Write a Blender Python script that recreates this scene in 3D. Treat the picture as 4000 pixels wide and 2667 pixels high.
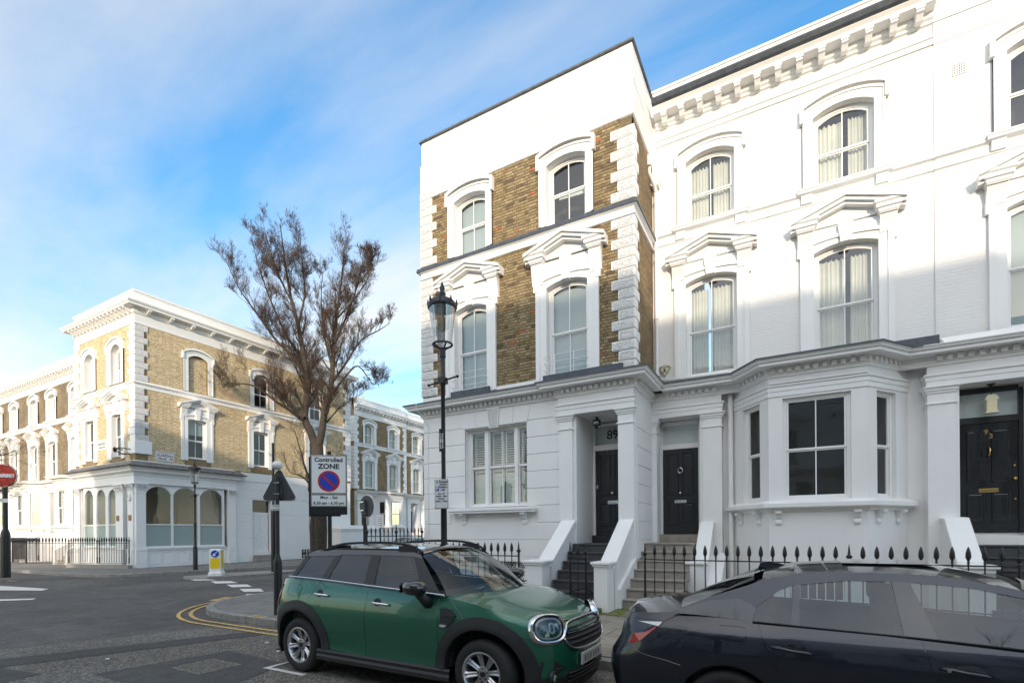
import bpy, bmesh, math, random
from mathutils import Vector, Matrix
random.seed(7)
for o in list(bpy.data.objects): bpy.data.objects.remove(o, do_unlink=True)
S = bpy.context.scene
COL = S.collection
# ------------------------------------------------------------------ camera
cam_d = bpy.data.cameras.new('camera'); cam = bpy.data.objects.new('camera', cam_d); COL.objects.link(cam)
YAW, ROLL = -0.5084028, -0.0074039
fw = Vector((math.sin(YAW), math.cos(YAW), 0)); rt = Vector((math.cos(YAW), -math.sin(YAW), 0)); up = Vector((0, 0, 1))
r2 = rt*math.cos(ROLL) + up*math.sin(ROLL); u2 = -rt*math.sin(ROLL) + up*math.cos(ROLL)
cam.matrix_world = Matrix(((r2.x, u2.x, -fw.x, 0), (r2.y, u2.y, -fw.y, 0), (r2.z, u2.z, -fw.z, 1.73), (0, 0, 0, 1)))
cam_d.sensor_width = 36; cam_d.lens = 1955.2/4000*36; cam_d.shift_y = 0.18622
cam_d.clip_start = 0.1; cam_d.clip_end = 3000
S.camera = cam
# ------------------------------------------------------------------ sun and sky
SUN_D = Vector((-0.45, 1.0, -0.252)).normalized()
elev = math.asin(-SUN_D.z); rotz = math.atan2(-SUN_D.x, -SUN_D.y)
sun_d = bpy.data.lights.new('sun', 'SUN'); sun = bpy.data.objects.new('sun', sun_d); COL.objects.link(sun)
sun.rotation_euler = SUN_D.to_track_quat('-Z', 'Y').to_euler(); sun.location = (20, -40, 30)
sun_d.energy = 2.0; sun_d.angle = math.radians(0.9); sun_d.color = (0.46, 0.415, 0.365)
W = bpy.data.worlds.new('World'); S.world = W; W.use_nodes = True
nt = W.node_tree; nt.nodes.clear()
def N(t, typ, **k):
    n = t.nodes.new(typ)
    for a, b in k.items(): setattr(n, a, b)
    return n
def L(t, a, b): t.links.new(a, b)
sky = N(nt, 'ShaderNodeTexSky', sky_type='NISHITA', sun_disc=False, sun_elevation=elev, sun_rotation=rotz, altitude=50, air_density=1.0, dust_density=0.6, ozone_density=2.0)
out = N(nt, 'ShaderNodeOutputWorld'); bg = N(nt, 'ShaderNodeBackground'); bg.inputs[1].default_value = 0.15
tc = N(nt, 'ShaderNodeTexCoord'); sep = N(nt, 'ShaderNodeSeparateXYZ'); L(nt, tc.outputs['Generated'], sep.inputs[0])
def M(t, op, a, b=None, c=None, clamp=False):
    n = N(t, 'ShaderNodeMath', operation=op, use_clamp=clamp)
    for i, v in enumerate((a, b, c)):
        if v is None: continue
        if isinstance(v, (int, float)): n.inputs[i].default_value = v
        else: L(t, v, n.inputs[i])
    return n.outputs[0]
# wispy cloud layer: view direction projected on a high flat layer
den = M(nt, 'ADD', M(nt, 'MAXIMUM', sep.outputs[2], 0.0), 0.16)
cx = M(nt, 'DIVIDE', sep.outputs[0], den); cyy = M(nt, 'DIVIDE', sep.outputs[1], den)
comb = N(nt, 'ShaderNodeCombineXYZ'); L(nt, cx, comb.inputs[0]); L(nt, cyy, comb.inputs[1])
mp = N(nt, 'ShaderNodeMapping'); mp.inputs['Rotation'].default_value = (0, 0, 0.5); mp.inputs['Scale'].default_value = (0.42, 0.95, 1); mp.inputs['Location'].default_value = (15.42, 0.33, 0.4)
L(nt, comb.outputs[0], mp.inputs[0])
n1 = N(nt, 'ShaderNodeTexNoise'); n1.inputs['Scale'].default_value = 0.85; n1.inputs['Detail'].default_value = 9; n1.inputs['Roughness'].default_value = 0.56; n1.inputs['Distortion'].default_value = 0.35
L(nt, mp.outputs[0], n1.inputs['Vector'])
cr = N(nt, 'ShaderNodeValToRGB'); cr.color_ramp.elements[0].position = 0.44; cr.color_ramp.elements[1].position = 0.74
cr.color_ramp.elements[0].color = (0, 0, 0, 1); cr.color_ramp.elements[1].color = (1, 1, 1, 1)
L(nt, n1.outputs[0], cr.inputs[0])
hz = M(nt, 'MULTIPLY', M(nt, 'POWER', M(nt, 'SUBTRACT', 1.0, M(nt, 'MAXIMUM', sep.outputs[2], 0.0)), 5.0), 0.22)
fac = M(nt, 'ADD', M(nt, 'MULTIPLY', cr.outputs[0], 0.85), hz, clamp=True)
hs = N(nt, 'ShaderNodeHueSaturation'); hs.inputs['Saturation'].default_value = 1.30; L(nt, M(nt, 'MULTIPLY', 0.78, M(nt, 'SUBTRACT', 1.0, M(nt, 'MULTIPLY', M(nt, 'POWER', M(nt, 'SUBTRACT', 1.0, M(nt, 'MAXIMUM', sep.outputs[2], 0.0)), 4.0), 0.5))), hs.inputs['Value']); L(nt, sky.outputs[0], hs.inputs['Color'])
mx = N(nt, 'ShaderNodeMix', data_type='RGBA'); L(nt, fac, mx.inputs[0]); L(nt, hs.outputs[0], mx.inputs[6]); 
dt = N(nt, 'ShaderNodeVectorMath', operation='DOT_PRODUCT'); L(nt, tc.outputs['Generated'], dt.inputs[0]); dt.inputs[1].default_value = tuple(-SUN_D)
gl = M(nt, 'ADD', 1.0, M(nt, 'MULTIPLY', M(nt, 'POWER', M(nt, 'MAXIMUM', dt.outputs['Value'], 0.0), 1.2), 3.3))   # cloud glow added towards the sun, behind the viewer, as fill light
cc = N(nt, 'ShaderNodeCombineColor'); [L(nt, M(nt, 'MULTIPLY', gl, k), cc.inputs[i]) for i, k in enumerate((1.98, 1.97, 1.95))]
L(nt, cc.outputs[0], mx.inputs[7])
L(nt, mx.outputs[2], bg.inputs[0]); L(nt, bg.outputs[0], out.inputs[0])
S.view_settings.view_transform = 'Standard'; S.view_settings.look = 'None'; S.view_settings.exposure = 1.9; S.view_settings.gamma = 1
S.view_settings.use_curve_mapping = False
S.view_settings.use_white_balance = True; S.view_settings.white_balance_temperature = 7300; S.view_settings.white_balance_tint = 10
S.render.engine = 'CYCLES'

# ------------------------------------------------------------------ materials
MAT = {}
def mat(name, col, rough=0.6, metal=0.0, var=0.0, vscale=3.0, bump=0.0, bscale=60.0, coat=0.0, spec=0.5, dirt=0.0, dirtcol=(0.25, 0.22, 0.18)):
    m = bpy.data.materials.new(name); m.use_nodes = True; t = m.node_tree; b = t.nodes['Principled BSDF']
    b.inputs['Base Color'].default_value = (*col, 1); b.inputs['Roughness'].default_value = rough; b.inputs['Metallic'].default_value = metal
    b.inputs['Specular IOR Level'].default_value = spec
    if coat: b.inputs['Coat Weight'].default_value = coat; b.inputs['Coat Roughness'].default_value = 0.03
    geo = N(t, 'ShaderNodeNewGeometry')
    if var or dirt:
        n = N(t, 'ShaderNodeTexNoise'); n.inputs['Scale'].default_value = vscale; n.inputs['Detail'].default_value = 6; L(t, geo.outputs['Position'], n.inputs['Vector'])
        mr = N(t, 'ShaderNodeMapRange'); mr.inputs[1].default_value = 0.3; mr.inputs[2].default_value = 0.7; mr.inputs[3].default_value = 1-var; mr.inputs[4].default_value = 1+var; L(t, n.outputs[0], mr.inputs[0])
        mm = N(t, 'ShaderNodeMix', data_type='RGBA', blend_type='MULTIPLY'); mm.inputs[0].default_value = 1; mm.inputs[6].default_value = (*col, 1); L(t, mr.outputs[0], mm.inputs[7]); last = mm.outputs[2]
        if dirt:
            mpn = N(t, 'ShaderNodeMapping'); mpn.inputs['Scale'].default_value = (3.5, 3.5, 0.6); L(t, geo.outputs['Position'], mpn.inputs[0])
            n2 = N(t, 'ShaderNodeTexNoise'); n2.inputs['Scale'].default_value = 1.3; n2.inputs['Detail'].default_value = 8; n2.inputs['Roughness'].default_value = 0.65; L(t, mpn.outputs[0], n2.inputs['Vector'])
            r = N(t, 'ShaderNodeMapRange'); r.inputs[1].default_value = 0.52; r.inputs[2].default_value = 0.8; r.inputs[3].default_value = 0; r.inputs[4].default_value = dirt; L(t, n2.outputs[0], r.inputs[0])
            m3 = N(t, 'ShaderNodeMix', data_type='RGBA'); L(t, r.outputs[0], m3.inputs[0]); L(t, last, m3.inputs[6]); m3.inputs[7].default_value = (*dirtcol, 1); last = m3.outputs[2]
        L(t, last, b.inputs['Base Color'])
    if bump:
        n3 = N(t, 'ShaderNodeTexNoise'); n3.inputs['Scale'].default_value = bscale; n3.inputs['Detail'].default_value = 5; L(t, geo.outputs['Position'], n3.inputs['Vector'])
        bp = N(t, 'ShaderNodeBump'); bp.inputs['Strength'].default_value = min(1, bump*10); bp.inputs['Distance'].default_value = bump*0.1; L(t, n3.outputs[0], bp.inputs['Height']); L(t, bp.outputs[0], b.inputs['Normal'])
    MAT[name] = m; return m
def brick_bump(m, strength=0.5, dist=0.006, rot=0, color=None, scale=1.0, mortar=0.012, c1=None, c2=None, cm=None):
    """Brick coursing worked into a material (far or overpainted walls)."""
    t = m.node_tree; b = t.nodes['Principled BSDF']; geo = N(t, 'ShaderNodeNewGeometry')
    sp = N(t, 'ShaderNodeSeparateXYZ'); L(t, geo.outputs['Position'], sp.inputs[0])
    cb = N(t, 'ShaderNodeCombineXYZ'); L(t, M(t, 'ADD', sp.outputs[0], sp.outputs[1]), cb.inputs[0]); L(t, sp.outputs[2], cb.inputs[1])
    br = N(t, 'ShaderNodeTexBrick'); br.inputs['Scale'].default_value = 1; br.inputs['Brick Width'].default_value = 0.225*scale; br.inputs['Row Height'].default_value = 0.075*scale; br.inputs['Mortar Size'].default_value = mortar; br.inputs['Mortar Smooth'].default_value = 0.3
    L(t, cb.outputs[0], br.inputs['Vector'])
    if c1:
        br.inputs['Color1'].default_value = (*c1, 1); br.inputs['Color2'].default_value = (*c2, 1); br.inputs['Mortar'].default_value = (*cm, 1)
        nn = N(t, 'ShaderNodeTexNoise'); nn.inputs['Scale'].default_value = 1.7; nn.inputs['Detail'].default_value = 8; L(t, geo.outputs['Position'], nn.inputs['Vector'])
        mr = N(t, 'ShaderNodeMapRange'); mr.inputs[1].default_value = .3; mr.inputs[2].default_value = .7; mr.inputs[3].default_value = .72; mr.inputs[4].default_value = 1.25; L(t, nn.outputs[0], mr.inputs[0])
        mm = N(t, 'ShaderNodeMix', data_type='RGBA', blend_type='MULTIPLY'); mm.inputs[0].default_value = 1; L(t, br.outputs[0], mm.inputs[6]); L(t, mr.outputs[0], mm.inputs[7]); L(t, mm.outputs[2], b.inputs['Base Color'])
    bp = N(t, 'ShaderNodeBump'); bp.inputs['Strength'].default_value = strength; bp.inputs['Distance'].default_value = dist; bp.invert = True
    if color is None:
        wn = N(t, 'ShaderNodeTexNoise'); wn.inputs['Scale'].default_value = 22; wn.inputs['Detail'].default_value = 4; L(t, geo.outputs['Position'], wn.inputs['Vector'])
        wn2 = N(t, 'ShaderNodeTexNoise'); wn2.inputs['Scale'].default_value = 1.1; L(t, geo.outputs['Position'], wn2.inputs['Vector'])
        h = M(t, 'ADD', M(t, 'MULTIPLY', br.outputs['Fac'], M(t, 'SUBTRACT', M(t, 'MULTIPLY', wn2.outputs[0], 2.2), 0.5, clamp=True)), M(t, 'MULTIPLY', wn.outputs[0], 0.5)); L(t, h, bp.inputs['Height'])
    L(t, bp.outputs[0], b.inputs['Normal'])
white = mat('white_paint', (0.80, 0.785, 0.765), 0.5, var=0.02, vscale=0.8, bump=0.012, bscale=45, dirt=0.07)
white2 = mat('white_trim', (0.82, 0.81, 0.79), 0.42, var=0.015, bump=0.004, dirt=0.06)
wbrick = mat('overpainted_brick', (0.79, 0.765, 0.735), 0.55, var=0.02, vscale=1.5); brick_bump(wbrick, 0.55, 0.006)
verm = mat('vermiculated_render', (0.79, 0.775, 0.75), 0.6)
def _verm():
    t = verm.node_tree; b = t.nodes['Principled BSDF']; geo = N(t, 'ShaderNodeNewGeometry'); n = N(t, 'ShaderNodeTexNoise'); n.inputs['Scale'].default_value = 22; n.inputs['Detail'].default_value = 2; n.inputs['Distortion'].default_value = 1.5
    L(t, geo.outputs['Position'], n.inputs['Vector']); r = N(t, 'ShaderNodeMapRange'); r.inputs[1].default_value = .42; r.inputs[2].default_value = .56; L(t, n.outputs[0], r.inputs[0])
    bp = N(t, 'ShaderNodeBump'); bp.inputs['Strength'].default_value = .9; bp.inputs['Distance'].default_value = .02; L(t, r.outputs[0], bp.inputs['Height']); L(t, bp.outputs[0], b.inputs['Normal'])
_verm()
lead = mat('lead_flashing', (0.065, 0.075, 0.09), 0.45, 0.3, var=0.25, vscale=7, bump=0.03, bscale=12)
leadold = mat('weathered_lead', (0.16, 0.155, 0.15), 0.6, 0.2, var=0.35, vscale=5, bump=0.03, bscale=9)
slate = mat('slate', (0.10, 0.12, 0.14), 0.6, var=0.3, vscale=6)
iron = mat('black_iron_paint', (0.012, 0.012, 0.013), 0.32, bump=0.02, bscale=80)
doorblk = mat('black_door_paint', (0.013, 0.013, 0.015), 0.16, coat=0.5)
doorgrey = mat('dark_grey_door_paint', (0.022, 0.023, 0.024), 0.28)
doorblue = mat('blue_door_paint', (0.01, 0.03, 0.16), 0.3)
doorgreen = mat('green_door_paint', (0.04, 0.15, 0.11), 0.35)
chrome = mat('chrome', (0.75, 0.75, 0.76), 0.12, 1.0)
brass = mat('brass', (0.62, 0.42, 0.16), 0.25, 1.0)
curtain = mat('curtain_cloth', (0.66, 0.62, 0.54), 0.9, var=0.12, vscale=2)
blind = mat('roller_blind', (0.40, 0.44, 0.43), 0.85)
darkint = mat('dark_room', (0.05, 0.045, 0.04), 0.9)
frosted = mat('frosted_film', (0.30, 0.38, 0.36), 0.35)
shutter = mat('painted_shutter', (0.62, 0.62, 0.56), 0.5)
steptile = mat('charcoal_step_tile', (0.055, 0.054, 0.056), 0.5, var=0.18, vscale=9, bump=0.01)
stone = mat('worn_stone_step', (0.30, 0.265, 0.225), 0.8, var=0.16, vscale=4, bump=0.03, bscale=20, dirt=0.35, dirtcol=(0.14, 0.12, 0.08))
darkstone = mat('dark_slate_step', (0.05, 0.052, 0.055), 0.6, var=0.2, vscale=6)
mortarA = mat('mortar_brown', (0.17, 0.125, 0.075), 0.95, var=0.2, vscale=8)
mortarL = mat('mortar_yellow', (0.25, 0.18, 0.10), 0.95, var=0.15, vscale=6)
def bset(pref, cols): return [mat(f'{pref}_{i}', c, 0.88, var=0.24, vscale=14, bump=0.04, bscale=70) for i, c in enumerate(cols)]
BRA = bset('stock_brick', [(0.29, 0.215, 0.115), (0.24, 0.175, 0.09), (0.18, 0.13, 0.07), (0.33, 0.25, 0.14), (0.26, 0.19, 0.095), (0.36, 0.13, 0.06), (0.12, 0.085, 0.055)])
BRL = bset('yellow_brick', [(0.70, 0.56, 0.36), (0.65, 0.51, 0.32), (0.74, 0.61, 0.41), (0.67, 0.53, 0.33), (0.58, 0.45, 0.27)])
brickC = mat('far_brown_brick', (0.3, 0.2, 0.1), 0.9); brick_bump(brickC, .4, .008, color=1, c1=(0.31, 0.22, 0.11), c2=(0.22, 0.155, 0.08), cm=(0.19, 0.145, 0.09))
brickT = mat('terrace_brown_brick', (0.3, 0.2, 0.1), 0.9); brick_bump(brickT, .4, .008, color=1, c1=(0.27, 0.20, 0.115), c2=(0.17, 0.13, 0.08), cm=(0.18, 0.14, 0.10))
brickR = mat('return_brick', (0.3, 0.2, 0.1), 0.9); brick_bump(brickR, .8, .008, color=1, c1=(0.30, 0.20, 0.095), c2=(0.18, 0.12, 0.06), cm=(0.15, 0.11, 0.07))
bark = mat('bark', (0.055, 0.043, 0.032), 0.9, var=0.4, vscale=9, bump=0.1, bscale=30)
twig = mat('twig_bark', (0.06, 0.036, 0.025), 0.9)
leafm = mat('leaf_green', (0.06, 0.10, 0.035), 0.7, var=0.4, vscale=8)
moss = mat('moss', (0.12, 0.13, 0.035), 0.95, var=0.5, vscale=7, bump=0.08, bscale=40)
yellowp = mat('yellow_road_paint', (0.55, 0.36, 0.11), 0.8, var=0.3, vscale=14, dirt=0.5, dirtcol=(0.12, 0.11, 0.10))
whitep = mat('white_road_paint', (0.66, 0.64, 0.60), 0.8, var=0.15, vscale=14, dirt=0.35, dirtcol=(0.15, 0.14, 0.13))
kerbm = mat('granite_kerb', (0.25, 0.235, 0.215), 0.8, var=0.25, vscale=12, bump=0.03, bscale=60, dirt=0.4, dirtcol=(0.10, 0.09, 0.07))
def glass_mat(name, tint=(0.85, 0.9, 0.9), refl=1.0, base=0.05):
    m = bpy.data.materials.new(name); m.use_nodes = True; t = m.node_tree; t.nodes.clear()
    o = N(t, 'ShaderNodeOutputMaterial'); g = N(t, 'ShaderNodeBsdfGlossy'); g.inputs['Roughness'].default_value = 0.015; tr = N(t, 'ShaderNodeBsdfTransparent'); tr.inputs[0].default_value = (*tint, 1)
    f = N(t, 'ShaderNodeLayerWeight'); f.inputs['Blend'].default_value = 0.5
    a = M(t, 'MULTIPLY', M(t, 'ADD', M(t, 'MULTIPLY', M(t, 'POWER', f.outputs['Facing'], 4.0), 0.9), 0.045+base), refl, clamp=True)
    mix = N(t, 'ShaderNodeMixShader'); L(t, a, mix.inputs[0]); L(t, tr.outputs[0], mix.inputs[1]); L(t, g.outputs[0], mix.inputs[2]); L(t, mix.outputs[0], o.inputs[0])
    # slight waviness of old panes
    geo = N(t, 'ShaderNodeNewGeometry'); n = N(t, 'ShaderNodeTexNoise'); n.inputs['Scale'].default_value = 1.6; L(t, geo.outputs['Position'], n.inputs['Vector'])
    bp = N(t, 'ShaderNodeBump'); bp.inputs['Strength'].default_value = 0.12; bp.inputs['Distance'].default_value = 0.02; L(t, n.outputs[0], bp.inputs['Height']); L(t, bp.outputs[0], g.inputs['Normal'])
    MAT[name] = m; return m
glass = glass_mat('window_glass'); carglass = glass_mat('car_glass', (0.60, 0.66, 0.66), 1.0, 0.04); cardark = glass_mat('privacy_glass', (0.10, 0.11, 0.12), 1.0, 0.05); lampglass = glass_mat('lantern_glass', (0.80, 0.79, 0.77), 0.9, 0.3)

# ground materials
def ground_mat(name, c1, c2, scale, speck, rough=0.85, agg=140, patch=0.25, crack=False):
    m = bpy.data.materials.new(name); m.use_nodes = True; t = m.node_tree; b = t.nodes['Principled BSDF']; b.inputs['Roughness'].default_value = rough
    geo = N(t, 'ShaderNodeNewGeometry'); P = geo.outputs['Position']
    a = N(t, 'ShaderNodeTexNoise'); a.inputs['Scale'].default_value = scale; a.inputs['Detail'].default_value = 9; a.inputs['Roughness'].default_value = .65; L(t, P, a.inputs['Vector'])
    r = N(t, 'ShaderNodeValToRGB'); r.color_ramp.elements[0].position = .35; r.color_ramp.elements[0].color = (*c1, 1); r.color_ramp.elements[1].position = .68; r.color_ramp.elements[1].color = (*c2, 1); L(t, a.outputs[0], r.inputs[0])
    v = N(t, 'ShaderNodeTexVoronoi'); v.inputs['Scale'].default_value = agg; L(t, P, v.inputs['Vector'])
    bw = N(t, 'ShaderNodeSeparateColor'); L(t, v.outputs['Color'], bw.inputs[0])
    sp = M(t, 'MULTIPLY', M(t, 'POWER', bw.outputs[0], 4.0), speck)
    add = N(t, 'ShaderNodeMix', data_type='RGBA', blend_type='ADD'); add.inputs[0].default_value = 1; L(t, r.outputs[0], add.inputs[6])
    c = N(t, 'ShaderNodeCombineColor'); [L(t, M(t, 'MULTIPLY', sp, k), c.inputs[i]) for i, k in enumerate((1.0, .93, .82))]; L(t, c.outputs[0], add.inputs[7])
    last = add.outputs[2]
    big = N(t, 'ShaderNodeTexNoise'); big.inputs['Scale'].default_value = .45; big.inputs['Detail'].default_value = 4; L(t, P, big.inputs['Vector'])
    mr = N(t, 'ShaderNodeMapRange'); mr.inputs[1].default_value = .35; mr.inputs[2].default_value = .65; mr.inputs[3].default_value = 1-patch; mr.inputs[4].default_value = 1+patch; L(t, big.outputs[0], mr.inputs[0])
    mm = N(t, 'ShaderNodeMix', data_type='RGBA', blend_type='MULTIPLY'); mm.inputs[0].default_value = 1; L(t, last, mm.inputs[6]); L(t, mr.outputs[0], mm.inputs[7]); L(t, mm.outputs[2], b.inputs['Base Color'])
    h = M(t, 'ADD', v.outputs['Distance'], M(t, 'MULTIPLY', a.outputs[0], .6))
    bp = N(t, 'ShaderNodeBump'); bp.inputs['Strength'].default_value = .5; bp.inputs['Distance'].default_value = .006; L(t, h, bp.inputs['Height']); L(t, bp.outputs[0], b.inputs['Normal'])
    MAT[name] = m; return m
asphalt = ground_mat('asphalt', (0.050, 0.047, 0.044), (0.086, 0.081, 0.075), 3.0, 0.09, agg=70)
asphaltold = ground_mat('old_asphalt', (0.055, 0.050, 0.042), (0.105, 0.095, 0.08), 9.0, 0.22, agg=55, patch=.2)
asphaltpatch = ground_mat('patch_asphalt', (0.036, 0.036, 0.037), (0.060, 0.059, 0.058), 5.0, 0.05, agg=90)
footway = ground_mat('footway_asphalt', (0.135, 0.128, 0.118), (0.20, 0.19, 0.175), 4.0, 0.06, agg=110, patch=.14)
paving = ground_mat('york_paving', (0.20, 0.175, 0.14), (0.33, 0.295, 0.25), 2.2, 0.03, agg=160, patch=.2)
soil = ground_mat('city_ground', (0.07, 0.065, 0.06), (0.11, 0.10, 0.09), 1.0, 0.02)

# ------------------------------------------------------------------ mesh helpers
WL = {}   # world location of each object's origin (all things unrotated unless noted)
class Fr:
    """Facade frame: u along the wall, v outward, w up."""
    def __init__(s, ox, oy, deg): s.o = Vector((ox, oy, 0)); s.a = math.radians(deg); s.c = round(math.cos(s.a), 9); s.s = round(math.sin(s.a), 9)
    def T(s, u, v, w): return Vector((s.o.x + s.c*u + s.s*v, s.o.y + s.s*u - s.c*v, w))
FW = Fr(0, 0, 0)
class MB:
    def __init__(s, F=FW): s.v = []; s.f = []; s.m = []; s.F = F
    def P(s, u, v, w): s.v.append(s.F.T(u, v, w)); return len(s.v)-1
    def face(s, idx, m=0): s.f.append(tuple(idx)[::-1]); s.m.append(m)
    def box(s, u0, u1, v0, v1, w0, w1, m=0):
        i = [s.P(u, v, w) for w in (w0, w1) for v in (v0, v1) for u in (u0, u1)]
        for q in ((0, 2, 3, 1), (4, 5, 7, 6), (0, 1, 5, 4), (2, 6, 7, 3), (0, 4, 6, 2), (1, 3, 7, 5)): s.face([i[k] for k in q], m)
        return s
    def quad(s, a, b, c, d, m=0): s.face([s.P(*a), s.P(*b), s.P(*c), s.P(*d)], m); return s
    def poly_uw(s, pts, v0, v1, m=0):
        """prism: outline in (u,w), between depths v0<v1"""
        n = len(pts); a = [s.P(u, v0, w) for u, w in pts]; b = [s.P(u, v1, w) for u, w in pts]
        s.face(b, m); s.face(a[::-1], m)
        for i in range(n): s.face([a[i], a[(i+1) % n], b[(i+1) % n], b[i]], m)
        return s
    def poly_vw(s, pts, u0, u1, m=0):
        n = len(pts); a = [s.P(u0, v, w) for v, w in pts]; b = [s.P(u1, v, w) for v, w in pts]
        s.face(b, m); s.face(a[::-1], m)
        for i in range(n): s.face([a[i], a[(i+1) % n], b[(i+1) % n], b[i]], m)
        return s
    def poly_uv(s, pts, w0, w1, m=0):
        n = len(pts); a = [s.P(u, v, w0) for u, v in pts]; b = [s.P(u, v, w1) for u, v in pts]
        s.face(b, m); s.face(a[::-1], m)
        for i in range(n): s.face([a[i], a[(i+1) % n], b[(i+1) % n], b[i]], m)
        return s
    def sweep(s, path, prof, m=0, closed=False):
        """moulding: profile [(offset, w)] swept along plan path [(u,v)] with mitres; offset grows outward (left of travel)"""
        n = len(path); nor = []
        for i in range(n):
            ds = []
            if i > 0: ds.append((path[i][0]-path[i-1][0], path[i][1]-path[i-1][1]))
            if i < n-1: ds.append((path[i+1][0]-path[i][0], path[i+1][1]-path[i][1]))
            ns = []
            for dx, dy in ds:
                l = math.hypot(dx, dy); ns.append((-dy/l, dx/l))
            if len(ns) == 1: nor.append(ns[0])
            else:
                sx, sy = ns[0][0]+ns[1][0], ns[0][1]+ns[1][1]; d = (sx*ns[0][0]+sy*ns[0][1]); nor.append((sx/d, sy/d))
        rows = [[s.P(p[0]+q[0]*o, p[1]+q[1]*o, w) for o, w in prof] for p, q in zip(path, nor)]
        k = len(prof)
        for i in range(n-1):
            for j in range(k-1): s.face([rows[i][j], rows[i+1][j], rows[i+1][j+1], rows[i][j+1]], m)
        s.face(rows[0], m); s.face(rows[-1][::-1], m)
        return s
    def tube(s, pts, r, n=8, m=0, cap=True):
        pts = [Vector(p) for p in pts]; rr = r if isinstance(r, (list, tuple)) else [r]*len(pts)
        rows = []; ref = None
        for i, p in enumerate(pts):
            d = (pts[min(i+1, len(pts)-1)] - pts[max(i-1, 0)]).normalized()
            if ref is None: ref = Vector((0, 0, 1)) if abs(d.z) < .9 else Vector((1, 0, 0))
            x = (ref - d*ref.dot(d)).normalized(); y = d.cross(x); ref = x
            rows.append([s.P(*(p + x*math.cos(2*math.pi*k/n)*rr[i] + y*math.sin(2*math.pi*k/n)*rr[i])) for k in range(n)])
        for i in range(len(pts)-1):
            for k in range(n): s.face([rows[i][k], rows[i][(k+1) % n], rows[i+1][(k+1) % n], rows[i+1][k]], m)
        if cap: s.face(rows[0][::-1], m); s.face(rows[-1], m)
        return s
    def lathe(s, cu, cv, prof, n=16, m=0):
        rows = [[s.P(cu+math.cos(2*math.pi*k/n)*r, cv+math.sin(2*math.pi*k/n)*r, w) for k in range(n)] for r, w in prof]
        for i in range(len(prof)-1):
            for k in range(n): s.face([rows[i][k], rows[i][(k+1) % n], rows[i+1][(k+1) % n], rows[i+1][k]], m)
        s.face(rows[0][::-1], m); s.face(rows[-1], m)
        return s
    def mesh(s, name, mats, center=None, smooth=False):
        me = bpy.data.meshes.new(name)
        if center is None:
            lo = Vector([min(p[i] for p in s.v) for i in range(3)]); hi = Vector([max(p[i] for p in s.v) for i in range(3)]); center = (lo+hi)/2
        me.from_pydata([p-center for p in s.v], [], s.f)
        for mm in (mats if isinstance(mats, (list, tuple)) else [mats]): me.materials.append(mm)
        me.polygons.foreach_set('material_index', s.m)
        if smooth: me.polygons.foreach_set('use_smooth', [True]*len(s.f))
        me.update(); return me, center
def bevel(o, w=0.006, seg=1):
    md = o.modifiers.new('bevel', 'BEVEL'); md.width = w; md.segments = seg; md.limit_method = 'ANGLE'; md.angle_limit = math.radians(35)
def link(o, parent=None, wloc=None):
    COL.objects.link(o); wloc = Vector(wloc) if wloc is not None else Vector((0, 0, 0))
    WL[o] = wloc
    if parent is not None: o.parent = parent; o.location = wloc - WL[parent]
    else: o.location = wloc
    return o
def part(name, mb, mats, parent, smooth=False, bev=0, label=None, kind=None, fixn=False, autos=None):
    me, c = mb.mesh(name, mats, smooth=smooth)
    if fixn:
        bm = bmesh.new(); bm.from_mesh(me); bmesh.ops.remove_doubles(bm, verts=bm.verts, dist=1e-5); bmesh.ops.recalc_face_normals(bm, faces=bm.faces); bm.to_mesh(me); bm.free()
    o = bpy.data.objects.new(name, me); link(o, parent, c)
    if bev: bevel(o, bev)
    if autos is not None: me.set_sharp_from_angle(angle=math.radians(autos))
    if label: o['label'] = label
    if kind: o['kind'] = kind
    return o
def inst(name, me, parent, loc, rz=0, sc=None, label=None):
    o = bpy.data.objects.new(name, me); link(o, parent, loc)
    if rz: o.rotation_euler = (0, 0, rz)
    if sc: o.scale = sc
    if label: o['label'] = label
    return o
def thing(name, label, cat, loc, group=None):
    o = bpy.data.objects.new(name, None); o.empty_display_size = .3; link(o, None, loc); o['label'] = label; o['category'] = cat
    if group: o['group'] = group
    return o
def tag(o, label, cat, group=None):
    o['label'] = label; o['category'] = cat
    if group: o['group'] = group
    return o
def struct(name, mb, mats, label=None, **k):
    o = part(name, mb, mats, None, **k); o['kind'] = 'structure'
    if label: o['label'] = label
    return o
def text(name, s, parent, size, pos, F, m, rz=0, align='CENTER', ext=0.001, squash=1.0, font=None, label=None, bold=0.0):
    """flat lettering on a facade frame; pos=(u,v,w)"""
    cu = bpy.data.curves.new(name, 'FONT'); cu.body = s; cu.size = size; cu.align_x = align; cu.align_y = 'CENTER'; cu.extrude = ext; cu.offset = bold; cu.resolution_u = 3
    tmp = bpy.data.objects.new(name, cu); me = bpy.data.meshes.new_from_object(tmp); bpy.data.objects.remove(tmp); bpy.data.curves.remove(cu)
    me.name = name; me.materials.clear(); me.materials.append(m)
    o = bpy.data.objects.new(name, me); link(o, parent, F.T(*pos)); o.rotation_euler = (math.radians(90), 0, F.a+rz); o.scale = (squash, 1, 1)
    return o
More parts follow.
